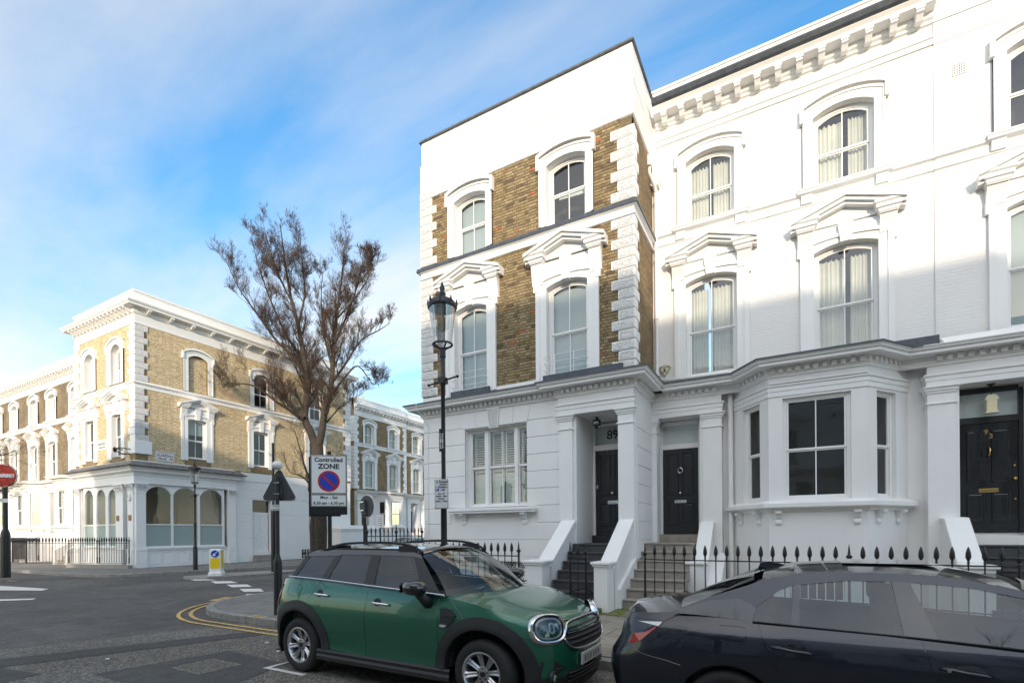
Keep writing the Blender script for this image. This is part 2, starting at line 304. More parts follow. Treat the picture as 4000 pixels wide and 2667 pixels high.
# ------------------------------------------------------------------ walls with openings
def arch_pts(u0, u1, ws, rise, n=10):
    """segmental head from (u0,ws) over to (u1,ws)"""
    if rise <= 0: return [(u0, ws), (u1, ws)]
    h = (u1-u0)/2; R = (h*h+rise*rise)/(2*rise); uc = (u0+u1)/2; cz = ws+rise-R; a = math.asin(min(1, h/R))
    return [(uc+R*math.sin(-a+2*a*i/n), cz+R*math.cos(-a+2*a*i/n)) for i in range(n+1)]
def wall(mb, u0, u1, w0, w1, holes, v=0, reveal=0.2, m=0, mr=None):
    """front skin at depth v with openings (u0,u1,w0,wspring,rise) and their reveals"""
    mr = m if mr is None else mr
    us = {u0, u1}
    H = []
    for h in holes:
        a = arch_pts(h[0], h[1], h[3], h[4] if len(h) > 4 else 0); H.append((h, a)); us |= {p[0] for p in a}
    us = sorted(x for x in us if u0-1e-6 <= x <= u1+1e-6)
    def top(a, x):
        for p, q in zip(a, a[1:]):
            if p[0]-1e-7 <= x <= q[0]+1e-7: return p[1] + (q[1]-p[1])*((x-p[0])/max(1e-9, q[0]-p[0]))
        return a[-1][1]
    for x0, x1 in zip(us, us[1:]):
        if x1-x0 < 1e-6: continue
        xm = (x0+x1)/2; col = sorted([(h, a) for h, a in H if h[0] < xm < h[1]], key=lambda t: t[0][2]); lo0 = lo1 = w0
        for h, a in col:
            if h[2] > lo0+1e-6: mb.quad((x0, v, lo0), (x1, v, lo1), (x1, v, h[2]), (x0, v, h[2]), m)
            lo0, lo1 = top(a, x0), top(a, x1)
        mb.quad((x0, v, lo0), (x1, v, lo1), (x1, v, w1), (x0, v, w1), m)
    for h, a in H:
        pts = [(h[0], h[2])] + a + [(h[1], h[2])]
        for p, q in zip(pts, pts[1:]+pts[:1]): mb.quad((p[0], v, p[1]), (q[0], v, q[1]), (q[0], v-reveal, q[1]), (p[0], v-reveal, p[1]), mr)
    return mb
def arch_ring(mb, u0, u1, w0, ws, rise, t, v0, v1, m=0, foot=True, tt=None):
    """surround: jambs and arched head of width t round an opening, between depths"""
    tt = tt or t
    inn = [(u0, w0)] + arch_pts(u0, u1, ws, rise) + [(u1, w0)]
    k = rise*1.0
    outp = [(u0-t, w0)] + arch_pts(u0-t, u1+t, ws+tt*.86, k) + [(u1+t, w0)]
    n = len(inn)
    A = [mb.P(u, v1, w) for u, w in inn]; B = [mb.P(u, v1, w) for u, w in outp]; C = [mb.P(u, v0, w) for u, w in inn]; D = [mb.P(u, v0, w) for u, w in outp]
    for i in range(n-1):
        mb.face([A[i], A[i+1], B[i+1], B[i]][::-1], m); mb.face([B[i], B[i+1], D[i+1], D[i]][::-1], m); mb.face([C[i], C[i+1], A[i+1], A[i]][::-1], m)
    mb.face([A[0], B[0], D[0], C[0]], m); mb.face([A[-1], B[-1], D[-1], C[-1]][::-1], m)
    return mb
PANE_N = 0
def sash(par, F, u0, u1, w0, ws, rise, v, detail=2, bars=1, meet=None, back='curtain', sill=True, fw_=0.07, mk=None):
    """frame, two sashes with glazing bars, panes and what hangs behind; par is the window part"""
    meet = meet if meet is not None else w0 + (ws+rise-w0)*0.5
    fm = MB(F); arch_ring(fm, u0+fw_, u1-fw_, w0+.05, ws-fw_*.8, rise*.9, fw_+.01, v-.05, v); fm.box(u0, u1, v-.05, v, w0, w0+.05)
    part('window_frame', fm, white2, par)
    ub0, ub1 = u0+fw_+.002, u1-fw_-.002; wt = ws-fw_*.8
    for nm, a0, a1, vv in (('sash', w0+.052, meet, v-.045), ('sash', meet, None, v-.02)):
        sb = MB(F); s_ = .038
        if a1 is not None:
            sb.box(ub0, ub0+s_, vv-.03, vv, a0, a1); sb.box(ub1-s_, ub1, vv-.03, vv, a0, a1); sb.box(ub0+s_, ub1-s_, vv-.03, vv, a0, a0+.055); sb.box(ub0+s_, ub1-s_, vv-.03, vv+.004, a1-.035, a1)
        else:
            arch_ring(sb, ub0+s_, ub1-s_, a0, wt-s_*.8, rise*.86, s_, vv-.03, vv); sb.box(ub0, ub1, vv-.03, vv+.004, a0-.005, a0+.035)
        if bars:
            for b in range(bars):
                x = ub0 + (ub1-ub0)*(b+1)/(bars+1); tp = a1-.036 if a1 is not None else wt-s_*.8+rise*.84
                sb.box(x-.011, x+.011, vv-.026, vv-.003, (a0+.056 if a1 is not None else a0+.036), tp)
        so = part(nm, sb, white2, par)
        for b in range(bars+1):
            xa = ub0+s_*.5 if b == 0 else ub0 + (ub1-ub0)*b/(bars+1); xb = ub1-s_*.5 if b == bars else ub0 + (ub1-ub0)*(b+1)/(bars+1)
            pb = MB(F); z0 = a0+.01; z1 = (a1-.01) if a1 is not None else wt-s_*.5
            if a1 is not None or rise == 0: pb.quad((xa, vv-.016, z0), (xb, vv-.016, z0), (xb, vv-.016, z1), (xa, vv-.016, z1))
            else:
                ar = arch_pts(ub0, ub1, wt-.01, rise*.86, 12)
                tp = [p for p in ar if xa-1e-6 <= p[0] <= xb+1e-6]
                pts = [(xa, z0), (xb, z0)] + ([(xb, z1)] if b == bars else []) + [(p[0], p[1]) for p in reversed(tp)] + ([(xa, z1)] if b == 0 else [])
                idx = [pb.P(p[0], vv-.016, p[1]) for p in pts]; pb.face(idx)
            part('pane', pb, glass, par)
    if back == 'curtain':
        cb = MB(F); n = 46; rng = random.Random(int(u0*100)+int(w0*10)); vb = v-.17
        gap = rng.uniform(.42, .58)
        for c, (a, b2) in enumerate(((u0+.02, u0+(u1-u0)*(gap-.05)), (u0+(u1-u0)*(gap+.04), u1-.02))):
            pb = MB(F); ph = rng.random()*6; pr = None
            for i in range(n+1):
                x = a+(b2-a)*i/n; d = .028*math.sin(i*.9+ph)+.018*math.sin(i*2.3+ph*2)+.01*math.sin(i*.31)
                t_ = ws+rise-.22+.02*math.sin(i*.8); cur = (pb.P(x, vb+d, w0+.03), pb.P(x, vb+d*.6, t_))
                if pr: pb.face([pr[0], cur[0], cur[1], pr[1]])
                pr = cur
            part('curtain', pb, curtain, par, smooth=True)
    elif back == 'blind':
        pb = MB(F); pb.quad((u0, v-.12, w0+.02), (u1, v-.12, w0+.02), (u1, v-.12, ws+rise), (u0, v-.12, ws+rise)); part('roller_blind', pb, blind, par)
    elif back == 'halfblind':
        pb = MB(F); zz = w0+(ws+rise-w0)*.62; pb.quad((u0, v-.12, zz), (u1, v-.12, zz), (u1, v-.12, ws+rise), (u0, v-.12, ws+rise)); part('roller_blind', pb, blind, par)
    elif back == 'venetian':
        pb = MB(F); k = int((ws+rise-w0)/.085)
        for i in range(k):
            z = w0+.05+i*.085; pb.quad((u0+.03, v-.14, z), (u1-.03, v-.14, z), (u1-.03, v-.10, z+.05), (u0+.03, v-.10, z+.05))
        o = part('venetian_blind', pb, MAT['louvre'], par)
mat('louvre', (0.10, 0.12, 0.10), .5)
def room(par, F, u0, u1, w0, w1, v, d=1.1):
    rb = MB(F); rb.quad((u0-.5, v-d, w0-.4), (u1+.5, v-d, w0-.4), (u1+.5, v-d, w1+.4), (u0-.5, v-d, w1+.4))
    for a in (u0-.5, u1+.5): rb.quad((a, v-d, w0-.4), (a, v, w0-.4), (a, v, w1+.4), (a, v-d, w1+.4))
    rb.quad((u0-.5, v-d, w0-.4), (u1+.5, v-d, w0-.4), (u1+.5, v, w0-.4), (u0-.5, v, w0-.4)); rb.quad((u0-.5, v-d, w1+.4), (u1+.5, v-d, w1+.4), (u1+.5, v, w1+.4), (u0-.5, v, w1+.4))
    part('interior', rb, darkint, par)
def win2(root, F, uc, hw=.565, w0=9.42, ws=11.0, rise=.17, v=0, back='curtain', wide=.20, blindbrick=None, label=None, sillproj=True, recess=.13):
    """second-floor window: arched surround with eared hood"""
    mb = MB(F); arch_ring(mb, uc-hw, uc+hw, w0, ws, rise, wide, v-.01, v+.05)
    arch_ring(mb, uc-hw-wide+.05, uc+hw+wide-.05, w0, ws+.16, rise, .05, v, v+.075)
    # eared hood
    o = wide+.055
    a = arch_pts(uc-hw-o+.0, uc+hw+o, ws+.2, rise+.06)
    top = [(p[0], p[1]+.10) for p in a]
    ring = a + top[::-1]
    n = len(a)
    for i in range(n-1):
        for vv, sgn in ((v+.12, 1),): mb.face([mb.P(a[i][0], vv, a[i][1]), mb.P(a[i+1][0], vv, a[i+1][1]), mb.P(top[i+1][0], vv, top[i+1][1]), mb.P(top[i][0], vv, top[i][1])])
        mb.quad((top[i][0], v, top[i][1]), (top[i][0], v+.12, top[i][1]), (top[i+1][0], v+.12, top[i+1][1]), (top[i+1][0], v, top[i+1][1]))
        mb.quad((a[i][0], v, a[i][1]), (a[i+1][0], v, a[i+1][1]), (a[i+1][0], v+.12, a[i+1][1]), (a[i][0], v+.12, a[i][1]))
    for sx in (-1, 1):
        x = uc+sx*(hw+o); mb.box(min(x, x-sx*.075), max(x, x-sx*.075), v, v+.121, ws-.07, ws+.298)
    W_ = part('window', mb, white2, root, label=label)
    if blindbrick: return W_
    sash(W_, F, uc-hw, uc+hw, w0, ws, rise, v-recess, back=back, meet=w0+.80)
    if sillproj:
        sb = MB(F); x0, x1 = uc-hw-wide-.08, uc+hw+wide+.08
        sb.sweep([(x0, v), (x0, v+.12), (x1, v+.12), (x1, v)][0:4], [(0, w0-.10), (.03, w0-.09), (.03, w0-.04), (.05, w0-.03), (.05, w0), (0, w0), (-.1, w0)])
        sb.box(x0, x1, v, v+.12, w0-.10, w0-.002)
        for x in (x0+.04, x1-.26): sb.box(x, x+.22, v, v+.09, w0-.3, w0-.101)
        part('sill', sb, white2, W_)
    return W_
def win1(root, F, uc, hw=.595, w0=5.62, ws=7.95, rise=.13, v=0, back='curtain', flat=False, label=None, meet=None, wide=.27, pedo=1.05, bracket=True):
    """first-floor window: eared architrave, keystone, consoles and broken-base pediment"""
    mb = MB(F); arch_ring(mb, uc-hw, uc+hw, w0-.12, ws, rise, wide-.1, v-.01, v+.05, tt=.16)
    for sx in (-1, 1):
        x = uc+sx*(hw+wide); a, b = min(x, x-sx*.11), max(x, x-sx*.11)
        mb.box(a, b, v-.01, v+.075, w0-.12, ws-.05)
        mb.box(a-(.05 if sx < 0 else 0), b+(.05 if sx > 0 else 0), v, v+.085, ws-.05, ws+.16)
    arch_ring(mb, uc-hw-wide+.03, uc+hw+wide-.03, ws+.04, ws+.14, .11, .07, v, v+.09)
    # frieze field between consoles
    mb.box(uc-hw-wide+.01, uc+hw+wide-.01, v-.01, v+.04, ws+.12, 8.45)
    # keystone
    mb.poly_uw([(uc-.09, ws+rise-.03), (uc+.09, ws+rise-.03), (uc+.145, 8.47), (uc-.145, 8.47)], v, v+.13)
    P0, P1 = 8.43, 8.66
    for sx in (-1, 1):     # console and its cornice return
        xo = uc+sx*(pedo-.14); xi = xo-sx*.30; a, b = min(xo, xi), max(xo, xi)
        mb.poly_vw([(v, ws+.1), (v+.07, ws+.12), (v+.10, ws+.28), (v+.17, P0-.02), (v, P0-.02)], a, b)
        mb.sweep([(a, v), (a, v+.19), (b, v+.19), (b, v)], [(-.05, P0-.02), (0, P0-.02), (.035, P0+.03), (.035, P0+.07), (.075, P0+.09), (.075, P0+.155), (.11, P0+.19), (.11, P0+.235), (-.05, P0+.235)])
        mb.box(a, b, v, v+.19, P0-.02, P0+.23)
    # raking cornices
    apex = 9.02; Lt = uc-pedo; Rt = uc+pedo; z0 = P1
    for d0, d1, vt in ((0, .075, .33), (.075, .15, .27), (.15, .21, .2)):
        for sx in (-1, 1):
            xo = uc+sx*pedo; pts = [(xo, z0-d0), (uc, apex-d0), (uc, apex-d1), (xo, z0-d1)]
            if sx < 0: mb.poly_uw(pts, v, v+vt)
            else: mb.poly_uw(pts[::-1], v, v+vt-.001)
    mb.poly_uw([(Lt+.15, z0-.16), (uc, apex-.2), (Rt-.15, z0-.16)], v, v+.05)
    W_ = part('window', mb, white2, root, label=label)
    sash(W_, F, uc-hw, uc+hw, w0, ws, rise, v-.14, back=back, meet=meet or w0+1.12)
    return W_
def dentils(root, F, path, w0, w1, size, gap, proj, me_cache={}):
    """small blocks along a plan path, each its own object"""
    key = (round(size, 3), round(w1-w0, 3), round(proj, 3), id(white2))
    if key not in me_cache:
        mb = MB(FW); mb.box(-size/2, size/2, -.02, proj, -(w1-w0)/2, (w1-w0)/2); me_cache[key] = mb.mesh('dentil', white2, Vector((0, 0, 0)))[0]
    me = me_cache[key]
    for (a, b) in zip(path, path[1:]):
        dx, dy = b[0]-a[0], b[1]-a[1]; l = math.hypot(dx, dy)
        if l < size*1.5: continue
        n = int(l/(size+gap)); off = (l-n*(size+gap)+gap)/2; ang = math.atan2(dy, dx)
        for i in range(n):
            t = (off+size/2+i*(size+gap))/l; o = inst('dentil', me, root, F.T(a[0]+dx*t, a[1]+dy*t, (w0+w1)/2), F.a-ang)
def modillions(root, F, path, wtop, depth, h, wid, pitch, ends=.2, me_cache={}):
    key = (depth, h, wid)
    if key not in me_cache:
        mb = MB(FW); mb.poly_vw([(-.02, -h), (depth*.45, -h), (depth*.8, -h*.55), (depth, -h*.5), (depth, 0), (-.02, 0)], -wid/2, wid/2); mb.box(-wid/2-.015, wid/2+.015, -.02, depth+.02, -.05, -.001)
        me_cache[key] = mb.mesh('bracket', white2, Vector((0, 0, 0)))[0]
    me = me_cache[key]
    for (a, b) in zip(path, path[1:]):
        dx, dy = b[0]-a[0], b[1]-a[1]; l = math.hypot(dx, dy)
        if l < pitch: continue
        n = int((l-2*ends)/pitch)+1; st = (l-(n-1)*pitch)/2; ang = math.atan2(dy, dx)
        for i in range(n):
            t = (st+i*pitch)/l; inst('bracket', me, root, F.T(a[0]+dx*t, a[1]+dy*t, wtop), F.a-ang)
def bricks(root, F, areas, excl, mats, mort, v=0, nobj=300, depth=.012, rng=None):
    """Flemish-bond bricks over areas (u0,u1,w0,w1); nearest 300 are parts, the rest one part"""
    rng = rng or random.Random(3); bl = []
    for (u0, u1, w0, w1) in areas:
        r = 0; w = w0
        while w < w1-.02:
            h = min(.065, w1-w); u = u0 - (.0 if r % 2 else .17); i = r % 2
            while u < u1:
                l = .215 if i % 2 == 0 else .1025
                a, b = max(u, u0), min(u+l, u1)
                if b-a > .03:
                    um, wm = (a+b)/2, w+h/2
                    if not any(e[0] < um < e[1] and e[2] < wm < e[3] for e in excl): bl.append((a, b, w, w+h))
                u += l+.01; i += 1
            w += .075; r += 1
    cam0 = Vector((0, 0, 1.73)); bl.sort(key=lambda q: (F.T((q[0]+q[1])/2, v, (q[2]+q[3])/2)-cam0).length)
    wt = [6, 6, 4, 4, 5, .35, 1.6][:len(mats)]
    cache = {}
    for q in bl[:nobj]:
        k = rng.choices(range(len(mats)), wt)[0]; l = q[1]-q[0]; full = 0 if abs(l-.215) < .01 else 1
        base = .215 if full == 0 else .1025
        if (full, k) not in cache:
            mb = MB(FW); e = .004; x = base/2; z = .0325
            a = [mb.P(sx*x, -.006, sz*z) for sx, sz in ((-1, -1), (1, -1), (1, 1), (-1, 1))]; b = [mb.P(sx*(x-e), depth-.002+rng.uniform(0, .003), sz*(z-e)) for sx, sz in ((-1, -1), (1, -1), (1, 1), (-1, 1))]
            mb.face(b)
            for j in range(4): mb.face([a[j], a[(j+1) % 4], b[(j+1) % 4], b[j]])
            cache[(full, k)] = mb.mesh('brick', mats[k], Vector((0, 0, 0)))[0]
        inst('brick', cache[(full, k)], root, F.T((q[0]+q[1])/2, v+rng.uniform(-.002, .003), (q[2]+q[3])/2), F.a, (l/base, 1, (q[3]-q[2])/.065))
    mb = MB(F)
    for q in bl[nobj:]:
        k = rng.choices(range(len(mats)), wt)[0]; d = v+depth+rng.uniform(-.004, .002); e = .004; g = v-.004
        a = [mb.P(*p) for p in ((q[0], g, q[2]), (q[1], g, q[2]), (q[1], g, q[3]), (q[0], g, q[3]))]; b = [mb.P(*p) for p in ((q[0]+e, d, q[2]+e), (q[1]-e, d, q[2]+e), (q[1]-e, d, q[3]-e), (q[0]+e, d, q[3]-e))]
        mb.face(b, k)
        for j in range(4): mb.face([a[j], a[(j+1) % 4], b[(j+1) % 4], b[j]], k)
    if mb.f: part('brickwork', mb, mats, root, kind='stuff')
def quoins(root, F, u, side, w0, w1, wide, nar, back_w, back_n, pitch=.235, th=.045, rugged=True, matq=None, me_cache={}):
    """corner stones wrapping an arris at u; side=+1: arris at right end of wall"""
    n = max(1, round((w1-w0)/pitch)); p = (w1-w0)/n
    for i in range(n):
        w = (wide, back_n) if i % 2 == 0 else (nar, back_w)
        key = (w, side, round(p, 3), th, matq and matq.name)
        if key not in me_cache:
            mb = MB(FW); a, b = (-w[0], th) if side > 0 else (-th, w[0])
            mb.box(a, b, -w[1], th, -p/2+.008, p/2-.008); me, _ = mb.mesh('quoin_stone', [white2], Vector((0, 0, 0)))
            # drafted margin with a vermiculated centre panel
            pm = MB(FW); pm.box(a+.035, b-.035, th-.001, th+.008, -p/2+.035, p/2-.035); pme, _ = pm.mesh('quoin_panel', [verm], Vector((0, 0, 0))); me_cache[key] = (me, pme)
        me, pme = me_cache[key]; q = inst('quoin_stone', me, root, F.T(u, 0, w0+p*(i+.5)), F.a); bevel(q, .018, 2)
        if rugged: inst('quoin_panel', pme, q, F.T(u, 0, w0+p*(i+.5)))
def pilaster(root, F, u0, u1, v0, v1, w0, wtop, name='pilaster'):
    mb = MB(F); mb.box(u0, u1, v0, v1, w0, wtop-.36)
    mb.box(u0, u1, v0, v1+.0, wtop-.36, wtop)
    mb.sweep([(u0, v0), (u0, v1), (u1, v1), (u1, v0)], [(0, wtop-.36), (.03, wtop-.345), (.03, wtop-.325), (0, wtop-.31)])
    mb.sweep([(u0, v0), (u0, v1), (u1, v1), (u1, v0)], [(0, wtop-.15), (.025, wtop-.125), (.025, wtop-.10), (.05, wtop-.08), (.05, wtop-.045), (.085, wtop-.02), (.085, wtop), (0, wtop)])
    return part(name, mb, white2, root)
CORN = [(0, 5.0), (.04, 5.02), (.04, 5.05), (.07, 5.09), (.07, 5.19), (.12, 5.205), (.33, 5.205), (.33, 5.27), (.37, 5.275), (.385, 5.31), (.41, 5.33), (.41, 5.345), (0, 5.40)]
def panel_door(root, F, u0, u1, w0, w1, v, m, panels=4, knob=None, hw_=None, name='door', label=None):
    mb = MB(F); mb.box(u0, u1, v-.05, v-.012, w0, w1); W_ = u1-u0; s = .11
    cols = [(u0+s, u0+W_/2-s*.42), (u0+W_/2+s*.42, u1-s)]
    zz = [w0, w0+.22, w0+.22+(w1-w0)*.27, w0+.22+(w1-w0)*.27+.2, w1-.12, w1]
    mb.box(u0, u0+s, v-.012, v, w0, w1); mb.box(u1-s, u1, v-.012, v, w0, w1); mb.box(cols[0][1], cols[1][0], v-.012, v, w0, w1)
    for a, b in cols:
        mb.box(a, b, v-.012, v, zz[0], zz[1]); mb.box(a, b, v-.012, v, zz[2], zz[3]); mb.box(a, b, v-.012, v, zz[4], zz[5])
    d = part(name, mb, m, root, label=label)
    for a, b in cols:
        for c, e in ((zz[1], zz[2]), (zz[3], zz[4])):
            pb = MB(F); pb.sweep([(a, v-.02), (a, v-.02)][:0] or [(a, 0), (b, 0)], [(0, 0), (0, .001)]) if False else None
            t_ = .025
            pts = [(a, c), (b, c), (b, e), (a, e)]; inn = [(a+t_, c+t_), (b-t_, c+t_), (b-t_, e-t_), (a+t_, e-t_)]; in2 = [(a+t_*2.2, c+t_*2.2), (b-t_*2.2, c+t_*2.2), (b-t_*2.2, e-t_*2.2), (a+t_*2.2, e-t_*2.2)]
            A = [pb.P(p[0], v+.008, p[1]) for p in pts]; B = [pb.P(p[0], v-.018, p[1]) for p in inn]; C = [pb.P(p[0], v-.006, p[1]) for p in in2]
            for i in range(4):
                j = (i+1) % 4; pb.face([A[i], A[j], B[j], B[i]]); pb.face([B[i], B[j], C[j], C[i]])
            pb.face(C); part('door_panel', pb, m, d)
    return d
def stairs(root, F, u0, u1, v0, w0, n, rise, going, m, nosing=.025, landing=None, name='step'):
    """flight rising inward (decreasing v) from v0; each step is an object"""
    for i in range(n):
        z = w0+rise*(i+1); vb = v0-going*i; ve = landing if (i == n-1 and landing is not None) else vb-going-.02
        mb = MB(F); mb.box(u0, u1, ve, vb, max(0.0, z-rise-.04), z-.035); mb.box(u0, u1, ve, vb+nosing, z-.035, z); o = part(name, mb, m, root); bevel(o, .008, 2)
def spear_me(kind, m=iron, cache={}):
    if kind in cache: return cache[kind]
    mb = MB(FW)
    if kind == 'spear':   # bar with collar and leaf-shaped head, rail at 0, tip at +.30
        mb.lathe(0, 0, [(.011, -.95), (.011, .015), (.02, .02), (.012, .035), (.021, .05), (.013, .07), (.02, .085), (.024, .10)], 8)
        mb.lathe(0, 0, [(.022, .10), (.034, .115), (.037, .155), (.032, .21), (.018, .265), (.003, .30)], 8)
    elif kind == 'slim':
        mb.lathe(0, 0, [(.010, -.95), (.010, .02), (.019, .03), (.012, .05), (.017, .065), (.011, .075), (.022, .12), (.017, .18), (.003, .235)], 8)
    elif kind == 'post':
        mb.lathe(0, 0, [(.03, -.98), (.03, -.7), (.022, -.66), (.022, .02), (.036, .03), (.02, .05), (.022, .07), (.045, .10), (.05, .125), (.022, .15), (.017, .165), (.028, .175), (.016, .19), (.017, .22), (.003, .33)], 10)
    cache[kind] = mb.mesh(kind, m, Vector((0, 0, 0)), smooth=False)[0]; return cache[kind]
def railing(label, pts, zr, spacing, F=FW, base=None, posts=(), group=None, kind='spear', z0=.2, hscale=1.0, low=True, nopost=False):
    """iron railing along plan polyline pts (u,v); every bar is a part"""
    u, v = pts[0]; root = thing('iron_railing', label, 'railing', F.T(u, v, z0), group)
    rb = MB(F)
    for (a, b) in zip(pts, pts[1:]):
        rb.tube([(a[0], a[1], zr), (b[0], b[1], zr)], .012, 6)
        if low: rb.tube([(a[0], a[1], z0+.06), (b[0], b[1], z0+.06)], .012, 6)
    part('rail', rb, iron, root)
    sm = spear_me(kind); pm = spear_me('post'); hs = (zr-z0)/.95
    for (a, b) in zip(pts, pts[1:]):
        dx, dy = b[0]-a[0], b[1]-a[1]; l = math.hypot(dx, dy); n = max(1, round(l/spacing))
        for i in range(n+1):
            if i == 0 and a != pts[0]: continue
            t = i/n; p = F.T(a[0]+dx*t, a[1]+dy*t, zr)
            isp = (not nopost) and (i == 0 or (i == n and b == pts[-1]) or any(abs(a[0]+dx*t-q[0]) < spacing*.5 and abs(a[1]+dy*t-q[1]) < spacing*.5 for q in posts))
            o = inst('railing_post' if isp else 'railing_bar', pm if isp else sm, root, p)
    return root
# ------------------------------------------------------------------ GROUND
KY = 6.0     # kerb line in front of the houses
def flat(name, pts, z, m, label=None, th=None):
    mb = MB(FW); idx = [mb.P(x, -y, z) for x, y in pts]
    ar = sum(pts[i][0]*pts[(i+1) % len(pts)][1]-pts[(i+1) % len(pts)][0]*pts[i][1] for i in range(len(pts)))
    mb.f.append(tuple(idx) if ar > 0 else tuple(idx[::-1])); mb.m.append(0)
    if th:
        low = [mb.P(x, -y, z-th) for x, y in pts]; n = len(pts)
        for i in range(n): mb.f.append((idx[i], idx[(i+1) % n], low[(i+1) % n], low[i])); mb.m.append(0)
    return struct(name, mb, m, label=label)
flat('ground', [(-900, -900), (900, -900), (900, 900), (-900, 900)], -0.03, soil)
flat('road', [(-120, -6), (60, -6), (60, 7), (-8, 7), (-8, 60), (-26, 60), (-26, 9.5), (-120, 9.5)], 0.0, asphalt)
flat('road_behind', [(-23, -60), (-12, -60), (-12, -6), (-23, -6)], 0.0, asphalt)
flat('old_road_surface', [(-7.0, -6), (60, -6), (60, 6.3), (-9.3, 6.3), (-9.45, 5.42), (-10.5, 2.84), (-13.5, -6)], 0.004, asphaltold)
flat('tar_strip', [(-9.9, 2.2), (-9.2, 2.2), (-7.9, 5.5), (-8.35, 5.6)], 0.008, asphaltpatch)
flat('road_patch', [(-7.6, 2.9), (-5.4, 2.9), (-5.9, 4.35), (-7.3, 4.45)], 0.008, asphaltpatch)
flat('road_patch', [(-9.4, 1.2), (-7.9, 1.4), (-8.2, 2.6), (-9.3, 2.4)], 0.008, asphaltpatch)
def arc(cx, cy, r, a0, a1, n): return [(cx+r*math.cos(math.radians(a0+(a1-a0)*i/n)), cy+r*math.sin(math.radians(a0+(a1-a0)*i/n))) for i in range(n+1)]
# near pavement with rounded corner; its edge runs in from the east, round the corner and north
EDGE = [(60, KY), (4, KY), (-9.3, KY), (-10.0, 6.02)] + arc(-10.0, 8.72, 2.7, 255, 183, 10) + [(-12.72, 9.4), (-12.75, 12), (-12.75, 60)]
flat('pavement', [(60, 13)]+EDGE[0:1]+EDGE[1:]+[(-9, 60), (-9, 13)], 0.115, footway)
flat('stone_paving', [(60, 13), (60, KY+.2), (-3.4, KY+.2), (-3.4, 9.0), (-4.2, 9.5), (-4.2, 13)], 0.120, paving)
pf = 0
def kerbs(edge, z, label, width=.16, seg=.9):
    """kerb stones laid end to end, each an object"""
    out_ = []; acc = []
    pts = [edge[0]]
    for a, b in zip(edge, edge[1:]):
        l = math.hypot(b[0]-a[0], b[1]-a[1]); n = max(1, round(l/seg)); pts += [(a[0]+(b[0]-a[0])*i/n, a[1]+(b[1]-a[1])*i/n) for i in range(1, n+1)]
    root = thing('kerb', label, 'kerb', (pts[len(pts)//2][0], pts[len(pts)//2][1], 0))
    for a, b in zip(pts, pts[1:]):
        dx, dy = b[0]-a[0], b[1]-a[1]; l = math.hypot(dx, dy); nx, ny = -dy/l, dx/l; g = .006/l
        a2 = (a[0]+dx*g, a[1]+dy*g); b2 = (b[0]-dx*g, b[1]-dy*g); s = 1
        mb = MB(FW); q = [a2, b2, (b2[0]+nx*width*s, b2[1]+ny*width*s), (a2[0]+nx*width*s, a2[1]+ny*width*s)]
        mb.poly_uv([(p[0], -p[1]) for p in q], -.02, z); o = part('kerb_stone', mb, kerbm, root, fixn=True); bevel(o, .014, 2)
    return root
E1 = [p for p in EDGE if p[0] <= 6 and p[1] <= 30]
E1 = [(6, KY)] + [p for p in EDGE if -13 < p[0] < 4.5 and p[1] < 13] + [(-12.75, 24)]
kerbs([p for p in E1][::-1], .128, 'grey granite kerb curving round the near pavement corner beside the green car')
# moss along the wall foot
# far pavement
FE = [(-120, 9.7), (-29.5, 9.3), (-25.6, 9.45), (-24.5, 9.9)] + [(-23.75, 11.0), (-23.4, 12.5), (-23.1, 14.5), (-22.6, 16), (-22.3, 18), (-22.3, 60)]
flat('far_pavement', FE+[(-40, 60), (-120, 60)], 0.115, footway)
kerbs([(-120+70, 9.62)]+FE[1:-1]+[(-22.3, 40)], .128, 'worn kerb along the far pavement in front of the corner shop', seg=1.1) if False else kerbs((([(-50, 9.5)]+FE[1:-1]+[(-22.3, 40)])), .128, 'worn kerb along the far pavement in front of the corner shop', seg=1.1)
# refuge island
isl = [(-20.9, 10.9), (-20.3, 10.75), (-19.7, 11.1), (-19.3, 12.2), (-19.1, 13.6), (-19.3, 14.9), (-19.9, 15.1), (-20.5, 14.6), (-21.0, 12.6)]
mb = MB(FW); mb.poly_uv([(x, -y) for x, y in isl], -.02, .10); o = part('traffic_island', mb, kerbm, None, fixn=True); bevel(o, .02, 2); tag(o, 'low stone traffic island under the white and yellow bollard', 'traffic island')
# ---- road markings (each painted mark its own thing)
def mark(name, pts, m, label, cat, z=.012, group=None):
    mb = MB(FW); idx = [mb.P(x, -y, z) for x, y in pts]; ar = sum(pts[i][0]*pts[(i+1) % len(pts)][1]-pts[(i+1) % len(pts)][0]*pts[i][1] for i in range(len(pts))); mb.f.append(tuple(idx) if ar > 0 else tuple(idx[::-1])); mb.m.append(0)
    o = part(name, mb, m, None); tag(o, label, cat, group); return o
zb = [((-20.29, 10.80), (-19.6, 11.15), (-18.95, 11.10), (-19.55, 10.62)), ((-18.7, 10.70), (-18.08, 11.10), (-17.15, 10.78), (-17.7, 10.30)), ((-16.95, 10.24), (-16.35, 10.6), (-15.48, 10.2), (-15.95, 9.8)), ((-15.24, 9.62), (-14.69, 9.96), (-13.87, 9.52), (-14.34, 9.19)), ((-13.75, 8.87), (-13.40, 9.17), (-13.0, 8.98), (-13.02, 8.46))]
wh = ['far end of the row of white blocks, by the traffic island', 'second white block from the traffic island', 'middle white block of the row across the side road', 'second white block from the near pavement corner', 'white block touching the yellow lines at the near pavement corner']
for q, l in zip(zb, wh): mark('give_way_block', q, whitep, l, 'road marking', group='white blocks across the side road')
